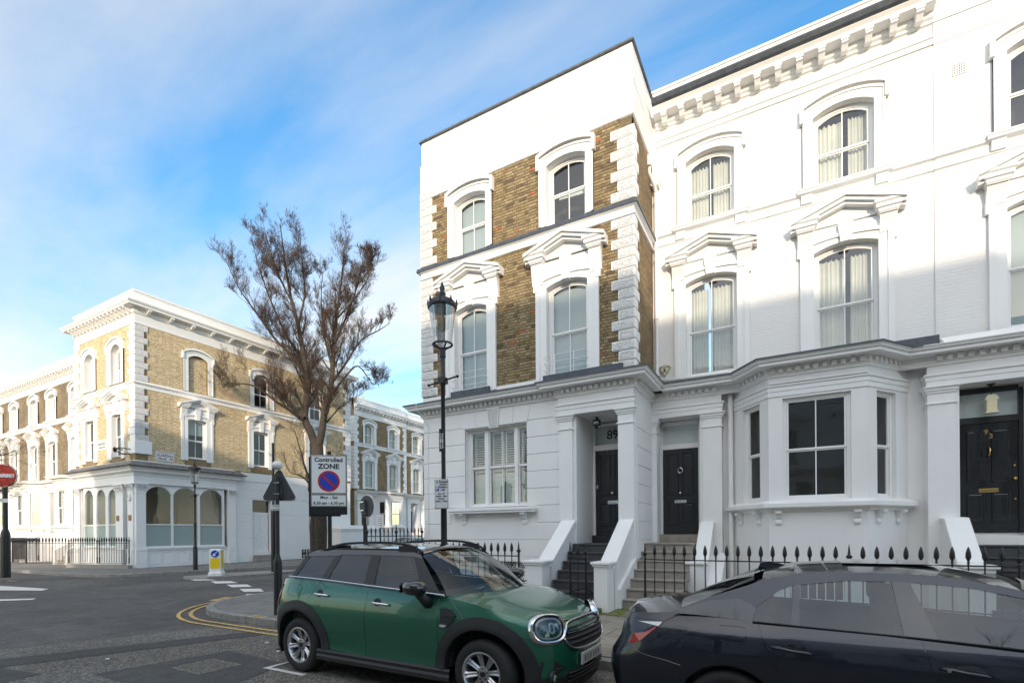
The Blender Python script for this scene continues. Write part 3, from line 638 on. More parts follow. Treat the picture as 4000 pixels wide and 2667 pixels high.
def strip(path, w, z=.012, F=FW):
    mb = MB(F); n = len(path); L_, R_ = [], []
    for i in range(n):
        a = path[max(0, i-1)]; b = path[min(n-1, i+1)]; dx, dy = b[0]-a[0], b[1]-a[1]; l = math.hypot(dx, dy); nx, ny = -dy/l*w/2, dx/l*w/2
        L_.append((path[i][0]+nx, path[i][1]+ny)); R_.append((path[i][0]-nx, path[i][1]-ny))
    for i in range(n-1):
        idx = [mb.P(p[0], -p[1], z) for p in (L_[i], L_[i+1], R_[i+1], R_[i])]; mb.f.append(tuple(idx[::-1])); mb.m.append(0)
    return mb
def offs(path, d):
    n = len(path); r = []
    for i in range(n):
        a = path[max(0, i-1)]; b = path[min(n-1, i+1)]; dx, dy = b[0]-a[0], b[1]-a[1]; l = math.hypot(dx, dy); r.append((path[i][0]-dy/l*d, path[i][1]+dx/l*d))
    return r
yl = [(-6.2, 5.72), (-8.4, 5.72), (-9.6, 5.73)] + arc(-10.0, 8.65, 2.92, 265, 183, 12) + [(-12.98, 9.4), (-13.0, 10.5), (-13.05, 20)]
for d, l in ((.0, 'inner yellow line curving round the pavement corner'), (.22, 'outer yellow line curving round the pavement corner')):
    # shift outward = away from the kerb
    o = part('yellow_line', strip(offs(yl, d), .075, .013), yellowp, None, fixn=False); tag(o, l, 'road marking', 'double yellow lines')
mark('yellow_kerb_tick', [(-12.62, 7.6), (-12.42, 7.67), (-12.30, 7.40), (-12.50, 7.33)], yellowp, 'left of the two yellow loading ticks on the near pavement corner kerb', 'road marking', z=.134)
mark('yellow_kerb_tick', [(-12.48, 7.26), (-12.28, 7.35), (-12.14, 7.10), (-12.34, 7.0)], yellowp, 'right of the two yellow loading ticks on the near pavement corner kerb', 'road marking', z=.134)
for a, l in ((-9.3, 'yellow tick on the kerb behind the green car, farther from the car'), (-9.02, 'yellow tick on the kerb behind the green car, nearer the car')):
    mark('yellow_kerb_tick', [(a, 6.0), (a+.11, 6.0), (a+.16, 6.17), (a+.05, 6.17)], yellowp, l, 'road marking', z=.134)
mark('parking_bay_line', [(-5.95, 4.08), (-5.95, 4.14), (-5.86, 4.30), (-5.2, 4.30), (-5.2, 4.24), (-5.82, 4.24), (-5.86, 4.14), (-5.2, 4.14), (-5.2, 4.08)][:0] or [(-5.95, 4.06), (-5.2, 4.06), (-5.2, 4.13), (-5.88, 4.13), (-5.88, 5.9), (-5.95, 5.9)], whitep, 'white corner of the parking bay under the green car rear wheel', 'road marking')
mark('road_arrow', [(-20.62, 6.55), (-21.0, 6.85), (-21.8, 6.8), (-26, 6.25), (-26, 5.95), (-22, 5.97)], whitep, 'white painted arrow head on the road at the left edge', 'road marking')
mark('road_line', [(-18.2, 5.66), (-17.9, 5.5), (-18.6, 4.75), (-24, 2.3), (-24, 2.7), (-18.9, 5.1)], whitep, 'tapering white road line below the painted arrow', 'road marking')
for xx, yy, l in ((-27.3, 7.35, 'yellow dash on the road at the far left, left one'), (-26.3, 7.45, 'yellow dash on the road at the far left, right one')):
    mark('yellow_dash', [(xx-.3, yy-.12), (xx+.25, yy-.08), (xx+.35, yy+.08), (xx-.2, yy+.04)], yellowp, l, 'road marking')
mark('yellow_dash', [(-24.0, 9.75), (-23.2, 10.9), (-23.32, 11.0), (-24.15, 9.85)][:0] or [(-23.95, 9.9), (-23.65, 10.25), (-23.82, 10.4), (-24.1, 10.0)], yellowp, 'yellow tick on the far kerb beside the lamp post', 'road marking', z=.134)
# manhole cover
mc = thing('manhole_cover', 'rectangular cast iron cover set in the dark road patch', 'manhole cover', (-6.68, 3.77, 0.0))
fr = MB(FW); u0, u1, v0, v1 = -7.02, -6.36, -4.04, -3.50
fr.box(u0, u1, v0, v1, -.02, .014); o = part('cover_frame', fr, mat('cast_iron', (0.20, 0.185, 0.16), .55, .35, var=.3, vscale=20), mc)
for k in range(2):
    pl = MB(FW); a = u0+.025+k*.31; pl.box(a, a+.295, v0+.025, v1-.025, .012, .017); po = part('cover_plate', pl, MAT['cast_iron'], mc)
    tr = MB(FW)
    for i in range(6):
        for j in range(9):
            cx, cy2 = a+.03+i*.047, v0+.055+j*.054; d = .016 if (i+j) % 2 else -.016; tr.poly_uv([(cx-.018, cy2-d*.6), (cx-.012, cy2-d*.6-.008), (cx+.018, cy2+d*.6), (cx+.012, cy2+d*.6+.008)], .016, .025)
    part('raised_tread', tr, MAT['cast_iron'], mc, kind='stuff')
for x, y, ll in ((-8.35, 3.35, 'pale scrap of litter on the road left of the iron cover'), (-6.6, 4.75, 'pale scrap of litter on the road nearest the green car rear wheel'), (-7.3, 5.05, 'pale scrap of litter on the road near the yellow lines')):
    mb = MB(FW); mb.poly_uv([(x-.03, -y), (x, -y-.025), (x+.04, -y-.01), (x+.03, -y+.02), (x-.01, -y+.025)], .004, .016); o = part('litter_scrap', mb, whitep, None); tag(o, ll, 'litter', 'litter on the road')

# ------------------------------------------------------------------ HOUSES
def shell(root, F, u0, u1, vback, w1, m, sides=(True, True), wside=None, v=0, name='wall'):
    mb = MB(F)
    if sides[0]: mb.quad((u0, vback, 0), (u0, v, 0), (u0, v, w1), (u0, vback, w1))
    if sides[1]: mb.quad((u1, v, 0), (u1, vback, 0), (u1, vback, w1), (u1, v, w1))
    mb.quad((u1, vback, 0), (u0, vback, 0), (u0, vback, w1), (u1, vback, w1))
    part(name, mb, m, root)
    rb = MB(F); rb.quad((u0, vback, w1-.35), (u1, vback, w1-.35), (u1, v-.02, w1-.35), (u0, v-.02, w1-.35)); part('roof', rb, slate, root)
def courses(root, F, u0, u1, w0, w1, pitch, holes, v=0, th=.02, gap=.018, m=None, ret=None):
    """channelled render: each course a block standing proud of the joint behind it"""
    n = max(1, round((w1-w0)/pitch)); p = (w1-w0)/n; m = m or white
    for i in range(n):
        a, b = w0+p*i+gap/2, w0+p*(i+1)-gap/2; segs = [(u0, u1)]
        for h in holes:
            if h[2] < b-.02 and h[3] > a+.02:
                ns = []
                for s in segs:
                    if h[0] > s[0]+.02: ns.append((s[0], min(s[1], h[0])))
                    if h[1] < s[1]-.02: ns.append((max(s[0], h[1]), s[1]))
                    if h[0] >= s[1] or h[1] <= s[0]: ns.append(s)
                segs = list({(round(x, 4), round(y, 4)) for x, y in ns if y-x > .03})
        for s in segs:
            mb = MB(F); e = .008
            q = [(s[0], a), (s[1], a), (s[1], b), (s[0], b)]; A = [mb.P(x, v-.01, z) for x, z in q]; B = [mb.P(x, v+th-e, z) for x, z in q]; C = [mb.P(x+(0 if k in (0, 3) else 0), v+th, z+(e if k < 2 else -e)) for k, (x, z) in enumerate(q)]
            for j in range(4): mb.face([A[j], A[(j+1) % 4], B[(j+1) % 4], B[j]]); mb.face([B[j], B[(j+1) % 4], C[(j+1) % 4], C[j]])
            mb.face(C); part('stone_course', mb, m, root)
def string_course(root, F, path, low=9.08, top=9.42, m=None, lead_=False):
    mb = MB(F); mb.sweep(path, [(0, low), (.035, low+.01), (.045, low+.03), (.02, low+.05), (.02, low+.2), (.035, top-.12), (.09, top-.10), (.09, top-.03), (.03, top), (-.02, top)])
    part('string_course', mb, white2, root)
def frieze_91(root, F, u0, u1):
    mb = MB(F); mb.sweep([(u0, 0), (u1, 0)], [(0, 11.67), (.04, 11.68), (.05, 11.72), (.02, 11.75), (.02, 11.80), (.06, 11.81), (.0, 11.83)]); part('frieze_moulding', mb, white2, root)
    mb = MB(F); mb.sweep([(u0, 0), (u1, 0)], [(0, 12.10), (.05, 12.12), (.05, 12.17), (.1, 12.2), (.1, 12.30), (.36, 12.31), (.36, 12.38), (.42, 12.44), (.44, 12.52), (0, 12.53)]); part('cornice', mb, white2, root)
    gb = MB(F); gb.sweep([(u0, .3), (u1, .3)], [(.10, 12.44), (.20, 12.47), (.24, 12.55), (.22, 12.60), (.1, 12.62), (-.3, 12.56)]); part('lead_gutter', gb, lead, root)
    modillions(root, F, [(u0, .1), (u1, .1)], 12.305, .24, .19, .12, .425, ends=.22)

# ---------- No 89 (brick end house)
FA = Fr(0, 11.4, 0); UL, UR = -9.25, -3.11
A = thing('terraced_house', 'brown brick end house with white quoins and number 89 over its black door', 'house', (-6.2, 11.4, .12))
h2 = [(-8.10, -7.07, 9.36, 10.84, .12), (-5.28, -4.25, 9.36, 10.84, .12)]
h1 = [(-8.12, -7.05, 5.60, 7.80, .12), (-5.32, -4.20, 5.60, 7.80, .12)]
gw = [(-7.80, -5.89, 2.40, 4.54), (-4.54, -3.49, .12, 4.57)]
bw = [(-7.25, -5.85, .2, 1.06)]
mb = MB(FA); wall(mb, UL+.02, UR-.02, 5.4, 11.34, h2+h1, v=0, reveal=.2); part('wall', mb, [mortarA], A)
rv = MB(FA)
for h in h2+h1:
    pts = [(h[0], h[2])] + arch_pts(h[0], h[1], h[3], h[4]) + [(h[1], h[2])]
    for p, q in zip(pts, pts[1:]+pts[:1]): rv.quad((p[0], .02, p[1]), (q[0], .02, q[1]), (q[0], -.2, q[1]), (p[0], -.2, p[1]))
for i in range(len(rv.v)): pass
# painted reveals sit 3 mm inside the brick ones
rv2 = MB(FA)
for h in h2+h1:
    e = .004; pts = [(h[0]+e, h[2]+e)] + [(p[0]*(1-1e-9), p[1]-e) for p in arch_pts(h[0]+e, h[1]-e, h[3], h[4])] + [(h[1]-e, h[2]+e)]
    for p, q in zip(pts, pts[1:]+pts[:1]): rv2.quad((p[0], .02, p[1]), (q[0], .02, q[1]), (q[0], -.2, q[1]), (p[0], -.2, p[1]))
part('window_reveal', rv2, white, A)
ex = [(-8.33, -6.9, 9.3, 11.0), (-5.53, -4.08, 9.3, 11.0), (-8.28, -6.85, 5.5, 8.5), (-5.5, -4.0, 5.5, 8.5), (UL-.1, UR+.1, 8.99, 9.34)]
for uc in (-7.585, -4.765): ex += [(uc-.62, uc+.62, 10.9, 11.12), (uc-.9, uc+.9, 8.45, 8.7), (uc-.45, uc+.45, 8.6, 8.9)]
bricks(A, FA, [(-8.95, -3.4, 5.58, 11.30)], ex, BRA, mortarA)
quoins(A, FA, UR, 1, 5.44, 8.98, .52, .36, .36, .22); quoins(A, FA, UR, 1, 9.36, 11.05, .52, .36, .36, .22)
quoins(A, FA, UL, -1, 5.62, 8.98, .53, .38, .3, .2); quoins(A, FA, UL, -1, 9.36, 11.5, .53, .38, .3, .2)
w_ = win2(A, FA, -7.585, hw=.515, ws=10.84, rise=.12, w0=9.36, back='blind', sillproj=False, wide=.2, recess=.15)
win2(A, FA, -4.765, hw=.515, ws=10.84, rise=.12, w0=9.36, back='none', sillproj=False, wide=.2, label='window with a bare dark room and peeling white lintel behind the glass', recess=.15); room(A, FA, -5.3, -4.2, 9.4, 11, -.22)
lm = MB(FA); lm.poly_uw([(-5.25, 10.42), (-4.3, 10.36), (-4.3, 10.52), (-4.5, 10.56), (-5.25, 10.60)], -.75, -.7); part('ceiling_edge', lm, white, A)
for uc, bk in ((-7.585, 'blind'), (-4.76, 'blind')):
    win1(A, FA, uc, hw=.54 if uc > -5 else .525, ws=7.80, rise=.12, back=bk, meet=6.68, wide=.29)
    jb = MB(FA); a, b = uc-.56, uc+.53
    for z in (5.72, 5.90, 6.07):
        jb.tube([(a, .02, z), (a, .14, z), (a+.03, .17, z), (b-.03, .17, z), (b, .14, z), (b, .02, z)], .009, 6)
    for x in (a+.30, b-.30): jb.tube([(x, .17, 5.60), (x, .17, 6.08)], .009, 6)
    part('window_guard', jb, white2, A)
# string course with lead top, parapet, front cornice
PA = [(UL, -1.2), (UL, 0), (UR, 0), (UR, -1.85)]
mb = MB(FA); mb.sweep(PA, [(-.03, 8.99), (.05, 9.0), (.055, 9.03), (.03, 9.05), (.03, 9.17), (.07, 9.19), (.10, 9.2), (.10, 9.21), (-.03, 9.21)]); part('string_course', mb, white2, A)
mb = MB(FA); mb.sweep(PA, [(-.03, 9.205), (.125, 9.205), (.125, 9.225), (.115, 9.30), (-.01, 9.345), (-.03, 9.345)]); part('lead_flashing', mb, lead, A)
mb = MB(FA); mb.sweep(PA, [(-.05, 11.28), (.0, 11.28), (.035, 11.30), (.035, 12.04), (.048, 12.045), (.048, 12.30), (-.02, 12.31), (-.02, 12.5)][0:2]+[(.03, 11.30), (.03, 12.03), (.015, 12.035), (.015, 12.05), (.03, 12.055), (.03, 12.28), (.0, 12.30), (.0, 12.95), (-.3, 12.95)]); part('parapet', mb, white, A)
mb = MB(FA); mb.sweep(PA, [(-.33, 12.95), (.05, 12.95), (.06, 12.96), (.05, 12.99), (.03, 13.0), (.03, 13.03), (-.33, 13.05)]); part('coping', mb, slate, A)
PC = [(UL, -1.2), (UL, 0), (-4.99, 0), (-4.99, .10), (UR, .10), (UR, -1.6)]
mb = MB(FA); mb.sweep(PC, CORN); part('cornice', mb, white2, A)
mb = MB(FA); mb.sweep(PC, [(.30, 5.325), (.425, 5.33), (.425, 5.36), (.40, 5.37), (.0, 5.45), (0, 5.47)]); part('lead_flashing', mb, lead, A)
for a, b in ((-8.19, -6.95), (-5.36, -3.35)):
    bx = MB(FA); bx.box(a, b, .02, .15 if a > -6 else .13, 5.42, 5.605); part('lead_box', bx, lead, A)
bb = MB(FA); bb.box(UL+.0, -8.2, .0, .03, 5.45, 5.585); bb.box(-6.95, -5.37, .0, .03, 5.45, 5.58); part('base_course', bb, white, A)
dentils(A, FA, [(UL+.05, .068), (-5.06, .068)], 5.10, 5.185, .08, .065, .07); dentils(A, FA, [(-4.95, .168), (UR+.03, .168)], 5.10, 5.185, .08, .065, .07); dentils(A, FA, [(UR+.068, .08), (UR+.068, -1.5)], 5.10, 5.185, .08, .065, .07)
# ground floor
mb = MB(FA); wall(mb, UL, -5.0, 0, 5.4, [(g[0], g[1], g[2], g[3]) for g in gw[:1]+bw], v=0, reveal=.22); part('wall', mb, white, A)
courses(A, FA, UL+.02, -4.99, 1.10, 4.58, .4365, [(-7.80, -5.89, 2.40, 4.54), (-8.3, -5.6, 2.24, 2.42)])
cw = MB(FA); cw.box(UL+.02, -4.99, -.01, .02, 4.60, 4.99); cw.box(UL+.02, -4.99, -.01, .035, .98, 1.09)
part('frieze_band', cw, white, A)
for a, b, c, d in ((-7.96, -7.84, -7.50, -7.40), (-7.49, -7.39, -7.08, -7.01), (-6.68, -6.72, -6.27, -6.30), (-6.26, -6.29, -5.79, -5.87)):
    vb = MB(FA); vb.poly_uw([(b, 4.56), (d, 4.56), (c, 4.975), (a, 4.975)], .018, .035); part('voussoir', vb, white, A)
ks = MB(FA); ks.poly_uw([(-7.0, 4.50), (-6.73, 4.50), (-6.69, 5.03), (-7.07, 5.03)], .0, .07); k_ = part('keystone', ks, white2, A); kp = MB(FA); kp.poly_uw([(-6.975, 4.53), (-6.755, 4.53), (-6.72, 5.0), (-7.04, 5.0)], .07, .082); part('keystone_panel', kp, verm, k_)
# tripartite window with shutters
WN = thing_dummy = None
wf = MB(FA); a, b, c, d = -7.80, -5.89, 2.42, 4.54; v = -.16
wf.box(a, a+.09, v-.05, v, c, d); wf.box(b-.03, b, v-.05, v, c, d); wf.box(a+.09, b-.03, v-.05, v, d-.05, d); wf.box(a+.09, b-.03, v-.05, v+.03, c, c+.05); wf.box(-7.25, -7.14, v-.05, v+.02, c+.05, d-.05); wf.box(-6.33, -6.24, v-.05, v+.02, c+.05, d-.05)
Wg = part('window', wf, white2, A, label='tripartite sash window with white plantation shutters')
for x0, x1, nb in ((-7.71, -7.25, 0), (-7.14, -6.33, 1), (-6.24, -5.92, 0)):
    for z0, z1, dv in ((c+.05, 3.50, -.045), (3.47, d-.05, -.015)):
        sb = MB(FA); s_ = .035; vv = v+dv; sb.box(x0, x0+s_, vv-.03, vv, z0, z1); sb.box(x1-s_, x1, vv-.03, vv, z0, z1); sb.box(x0+s_, x1-s_, vv-.03, vv, z0, z0+.05); sb.box(x0+s_, x1-s_, vv-.03, vv, z1-.04, z1)
        if nb: sb.box((x0+x1)/2-.012, (x0+x1)/2+.012, vv-.028, vv-.002, z0+.05, z1-.04)
        so = part('sash', sb, white2, Wg)
        for k in range(nb+1):
            p0 = x0+s_*.5+(x1-x0-s_)*k/(nb+1); p1 = x0+s_*.5+(x1-x0-s_)*(k+1)/(nb+1); pb = MB(FA); pb.quad((p0, vv-.016, z0+.01), (p1, vv-.016, z0+.01), (p1, vv-.016, z1-.01), (p0, vv-.016, z1-.01)); part('pane', pb, glass, Wg)
    for sgn in range(nb+1):
        q0 = x0+(x1-x0)*sgn/(nb+1)+.02; q1 = x0+(x1-x0)*(sgn+1)/(nb+1)-.02
        for zz0, zz1, tilt in ((c+.07, 3.44, 0.9), (3.50, d-.07, 0.35)):
            sh = MB(FA); vs = v-.17; sh.box(q0, q0+.045, vs-.03, vs, zz0, zz1); sh.box(q1-.045, q1, vs-.03, vs, zz0, zz1); sh.box(q0+.045, q1-.045, vs-.03, vs, zz0, zz0+.06); sh.box(q0+.045, q1-.045, vs-.03, vs, zz1-.06, zz1)
            S_ = part('shutter', sh, shutter, Wg)
            n = int((zz1-zz0-.14)/.066)
            for i in range(n):
                z = zz0+.09+i*.066; lb = MB(FA); hh = .03*tilt+.005; dd = .03*(1.2-tilt)
                lb.poly_vw([(vs-.015-dd, z+hh), (vs-.015-dd+.006, z+hh+.004), (vs-.015+dd+.006, z-hh+.004), (vs-.015+dd, z-hh)], q0+.046, q1-.046); part('louvre', lb, shutter, S_)
room(A, FA, -7.8, -5.9, 2.45, 4.5, -.4)
lg = MB(FA); lg.sweep([(-8.18, 0), (-8.18, .22), (-5.66, .22), (-5.66, 0)], [(-.2, 2.24), (.02, 2.25), (.02, 2.29), (.05, 2.31), (.05, 2.36), (-.2, 2.38)]); lg.box(-8.18, -5.66, 0, .22, 2.25, 2.37); part('window_ledge', lg, white2, A)
for x in (-7.84, -5.96):
    cb = MB(FA); cb.poly_vw([(0, 1.96), (.03, 1.93), (.05, 1.99), (.04, 2.05), (.09, 2.09), (.11, 2.16), (.2, 2.19), (.22, 2.245), (0, 2.245)], x-.065, x+.065); o = part('corbel', cb, white2, A); bevel(o, .008, 2)
# basement window with lattice grille
bwm = MB(FA); bwm.box(-7.25, -5.85, -.15, -.1, .95, 1.06); [bwm.box(x-.05, x+.05, -.15, -.1, .2, .95) for x in (-7.2, -6.67, -6.25, -5.9)]; bwm.box(-7.25, -5.85, -.15, -.1, .55, .6)
Bw = part('basement_window', bwm, white2, A)
for x0, x1 in ((-7.15, -6.72), (-6.62, -6.30), (-6.20, -5.95)):
    pb = MB(FA); pb.quad((x0, -.14, .2), (x1, -.14, .2), (x1, -.14, .95), (x0, -.14, .95)); part('pane', pb, glass, Bw)
lt = MB(FA)
for x0, x1 in ((-6.62, -6.30), (-6.20, -5.95)):
    n = 4
    for i in range(n):
        xa = x0+(x1-x0)*i/n; xb = x0+(x1-x0)*(i+1)/n
        for z in (.22, .46, .70):
            lt.tube([(xa, -.08, z), (xb, -.08, z+.12), (xa, -.08, z+.24)], .008, 4); lt.tube([(xb, -.08, z), (xa, -.08, z+.12), (xb, -.08, z+.24)], .008, 4)
part('lattice_grille', lt, white2, Bw); room(A, FA, -7.2, -5.9, .3, .9, -.16)
# porch
mb = MB(FA); mb.box(-4.99, UR, -.02, .10, 4.57, 5.0); part('entablature', mb, white, A)
mb = MB(FA); mb.sweep([(-4.99, 0), (-4.99, .10), (UR, .10), (UR, .02)], [(0, 4.57), (.015, 4.57), (.015, 4.69), (.03, 4.70), (.03, 4.78), (.06, 4.80), (.06, 4.83), (.0, 4.85)]); part('architrave', mb, white2, A)
pilaster(A, FA, -4.98, -4.63, -.01, .06, .9, 4.57); pilaster(A, FA, -3.49, -3.13, -.01, .06, .12, 4.57)
mb = MB(FA)
mb.quad((-4.54, -1.25, .12), (-4.54, 0, .12), (-4.54, 0, 4.57), (-4.54, -1.25, 4.57)); mb.quad((-3.47, 0, .12), (-3.47, -1.25, .12), (-3.47, -1.25, 4.57), (-3.47, 0, 4.57)); mb.quad((-4.54, -1.25, 4.57), (-4.54, 0, 4.57), (-3.47, 0, 4.57), (-3.47, -1.25, 4.57))
mb.quad((-4.54, -1.25, .12), (-3.47, -1.25, .12), (-3.47, -1.25, 4.57), (-4.54, -1.25, 4.57))
mb.box(-4.635, -4.545, -.2, -.004, .12, 4.565); mb.quad((UR, 0, 0), (UR, -1.9, 0), (UR, -1.9, 5.4), (UR, 0, 5.4)); mb.quad((-3.49, -.0, .12), (UR, -.0, .12), (UR, -.0, 4.6), (-3.49, -.0, 4.6)); part('porch', mb, white, A)
dfm = MB(FA); dfm.box(-4.53, -4.47, -1.2, -1.12, 1.63, 4.50); dfm.box(-3.54, -3.48, -1.2, -1.12, 1.63, 4.50); dfm.box(-4.47, -3.54, -1.2, -1.12, 4.46, 4.53); dfm.box(-4.47, -3.54, -1.2, -1.11, 3.84, 3.98); Df = part('door_frame', dfm, white2, A)
pb = MB(FA); pb.quad((-4.47, -1.16, 3.98), (-3.54, -1.16, 3.98), (-3.54, -1.16, 4.46), (-4.47, -1.16, 4.46)); part('pane', pb, glass, Df)
text('house_number', '89', Df, .32, (-4.0, -1.15, 4.22), FA, mat('number_grey', (0.02, 0.02, 0.02), .6), bold=.004)
D = panel_door(A, FA, -4.46, -3.55, 1.65, 3.83, -1.15, doorblk)
kb = MB(FA); kb.lathe(0, 0, [(.0, 0)], 3) if False else None
def ball(name, c, r, m, par, F=FW, n=12, sq=1.0):
    mb = MB(F); k = 8; prof = [(max(1e-4, r*math.sin(math.pi*i/k)), c[2]-r*sq*math.cos(math.pi*i/k)) for i in range(k+1)]; mb.lathe(c[0], c[1], prof, n); return part(name, mb, m, par, smooth=True)
ball('door_knob', (-4.0, -1.08, 2.72), .04, chrome, D, FA)
def plate(name, u0, u1, w0, w1, v0, v1, m, par, F, bev_=.004): 
    mb = MB(F); mb.box(u0, u1, v0, v1, w0, w1); o = part(name, mb, m, par); bevel(o, bev_, 2); return o
lb = plate('letter_plate', -4.14, -3.86, 2.44, 2.53, -1.15, -1.13, chrome, D, FA); plate('letter_flap', -4.11, -3.89, 2.465, 2.505, -1.13, -1.122, chrome, lb, FA, .002)
plate('door_lock', -4.44, -4.39, 2.85, 2.95, -1.15, -1.12, chrome, D, FA)
tb = MB(FA); tb.box(-4.53, -3.48, -1.25, -1.02, 1.43, 1.64); part('threshold', tb, doorblk, A)
# security light and alarm
sl = thing('security_light', 'black floodlight with sensor on the porch ceiling of number 89', 'light', FA.T(-4.18, -.45, 4.57))
mb = MB(FA); mb.box(-4.27, -4.09, -.52, -.40, 4.36, 4.50); o = part('lamp_housing', mb, iron, sl); bevel(o, .02, 2); mb = MB(FA); mb.box(-4.21, -4.15, -.48, -.44, 4.50, 4.57); part('mounting', mb, iron, sl); ball('sensor', (-4.17, -.38, 4.31), .045, iron, sl, FA); mb = MB(FA); mb.quad((-4.25, -.398, 4.38), (-4.11, -.398, 4.38), (-4.11, -.398, 4.46), (-4.25, -.398, 4.46)); part('lamp_glass', mb, lampglass, sl)
# steps and their side walls
stairs(A, FA, -4.56, -3.44, 2.02, .12, 7, .19, .30, steptile, landing=-1.26)
for ua, ub in ((-4.90, -4.60), (-3.45, -3.17)):
    mb = MB(FA); mb.poly_vw([(1.42, .0), (1.42, 1.0), (0.02, 1.93), (-.05, 1.93), (-.05, 0)], ua, ub); part('stair_wall', mb, white, A)
    mb = MB(FA); mb.poly_vw([(1.52, .96), (1.50, 1.03), (.05, 2.02), (-.02, 2.02), (-.02, 1.92), (.02, 1.92)], ua-.035, ub+.035); o = part('stair_coping', mb, white2, A); bevel(o, .02, 3)
    pr = MB(FA); pa, pb_ = (ua-.11, ub-.0) if ua < -4 else (ua, ub); pr.box(pa, pb_, 1.40, 1.86, 0, 1.04); pr_ = part('stair_pier', pr, white, A)
    cp = MB(FA); cp.box(pa-.06, pb_+.06, 1.38, 1.92, 1.07, 1.13); o = part('pier_cap', cp, white2, pr_); bevel(o, .02, 3); cp = MB(FA); cp.box(pa-.03, pb_+.03, 1.39, 1.89, 1.035, 1.075); part('pier_moulding', cp, white2, pr_)
mb = MB(FA); mb.poly_vw([(1.22, .10), (1.22, .53), (0.0, 1.12), (-.02, 1.12), (-.02, .1)], -3.17, -3.10); part('stair_buttress', mb, white, A)
# side return above porch in brick, left flank
mb = MB(FA); mb.quad((UR-.0, -.1, 5.42), (UR-.0, -1.9, 5.42), (UR-.0, -1.9, 11.3), (UR-.0, -.1, 11.3)); part('side_wall', mb, brickR, A)
for i in range(8):
    z = 1.10+.4365*i
    if z < 4.9: cb = MB(FA); cb.box(UR-.005, UR+.018, -1.78, -.12, z+.01, min(z+.4265, 4.97)); part('stone_course', cb, white, A)
shell(A, FA, UL, UR-.002, -11, 12.95, brickR, sides=(True, False))
mb = MB(FA); mb.quad((UR-.004, -1.8, 0), (UR-.004, -11, 0), (UR-.004, -11, 12.9), (UR-.004, -1.8, 12.9)); part('party_wall', mb, brickR, A)
# rainwater pipe and cable
cbm = MB(FA); cbm.tube([(-9.13, .30, 5.38), (-9.16, .44, 5.34), (-9.16, .44, 5.2), (-9.10, .15, 5.0), (-9.07, .045, 4.8), (-9.07, .045, .3)], .011, 6); part('cable', cbm, white2, A)

# ---------- No 91 and 93 (white painted)
FB = Fr(0, 13.25, 0)
B = thing('terraced_house', 'white painted house with a bay window between the brown brick house and number 93', 'house', (-.3, 13.25, .12))
C93 = thing('terraced_house', 'white painted terraced house numbered 93 at the right edge', 'house', (5, 13.25, .12))
XS = 2.62
def hb(uc, f): return [(uc-.565, uc+.565, 9.42, 11.0, .17), (uc-.595, uc+.595, 5.60, 7.95, .13)]
mb = MB(FB); wall(mb, -3.12, XS, 5.3, 12.5, hb(-1.705, 0)+[(.49, 1.62, 9.42, 11.0, .17), (.49, 1.68, 5.60, 7.95, .13)], reveal=.2); part('wall', mb, wbrick, B)
mb = MB(FB); wall(mb, XS, 9.5, 5.3, 13.2, [(3.72, 4.85, 9.42, 11.0, .17), (3.70, 4.90, 5.60, 7.95, .13)], v=.015, reveal=.2); part('wall', mb, wbrick, C93)
mb = MB(FB); mb.quad((-1.99, 0, 0), (-1.2, 0, 0), (-1.2, 0, 5.3), (-1.99, 0, 5.3)); mb.quad((-3.12, 0, 4.58), (-1.99, 0, 4.58), (-1.99, 0, 5.3), (-3.12, 0, 5.3)); mb.quad((2.1, 0, 0), (XS, 0, 0), (XS, 0, 5.3), (2.1, 0, 5.3)); mb.quad((-1.2, 0, 4.9), (2.1, 0, 4.9), (2.1, 0, 5.3), (-1.2, 0, 5.3)); part('wall', mb, white, B)
for uc in (-1.705, 1.055): win2(B, FB, uc, back='curtain')
for uc in (-1.695, 1.085): win1(B, FB, uc, back='curtain', meet=6.75)
win2(C93, FB, 4.285, v=.015, back='none'); win1(C93, FB, 4.30, v=.015, back='blind', meet=6.81); room(C93, FB, 3.7, 4.9, 9.4, 11.1, -.2)
string_course(B, FB, [(-3.0, 0), (XS, 0)]); string_course(C93, FB, [(XS, .015), (9.5, .015)])
frieze_91(B, FB, -3.0, XS)
mb = MB(FB); mb.sweep([(-3.11, 0), (XS, 0)], [(-.02, 12.5), (.0, 12.5), (.0, 13.12), (.03, 13.13), (.035, 13.18), (-.3, 13.2)]); part('parapet', mb, white, B)
mb = MB(FB); mb.box(XS, 9.5, .0, .03, 11.67, 12.10); mb.box(XS, 9.5, .0, .045, 12.115, 13.0); mb.box(XS, 9.5, -.1, .06, 13.01, 13.2); part('parapet', mb, white, C93)
rt_ = MB(FB); rt_.box(-3.05, -2.5, -1.6, -1.2, 13.1, 13.75); part('chimney', rt_, brickR, B)
mb = MB(FB); mb.poly_vw([(-.9, 13.1), (-1.9, 14.3), (-2.0, 14.3), (-1.9, 13.1)], -3.14, -2.75); part('dormer_cheek', mb, slate, B)
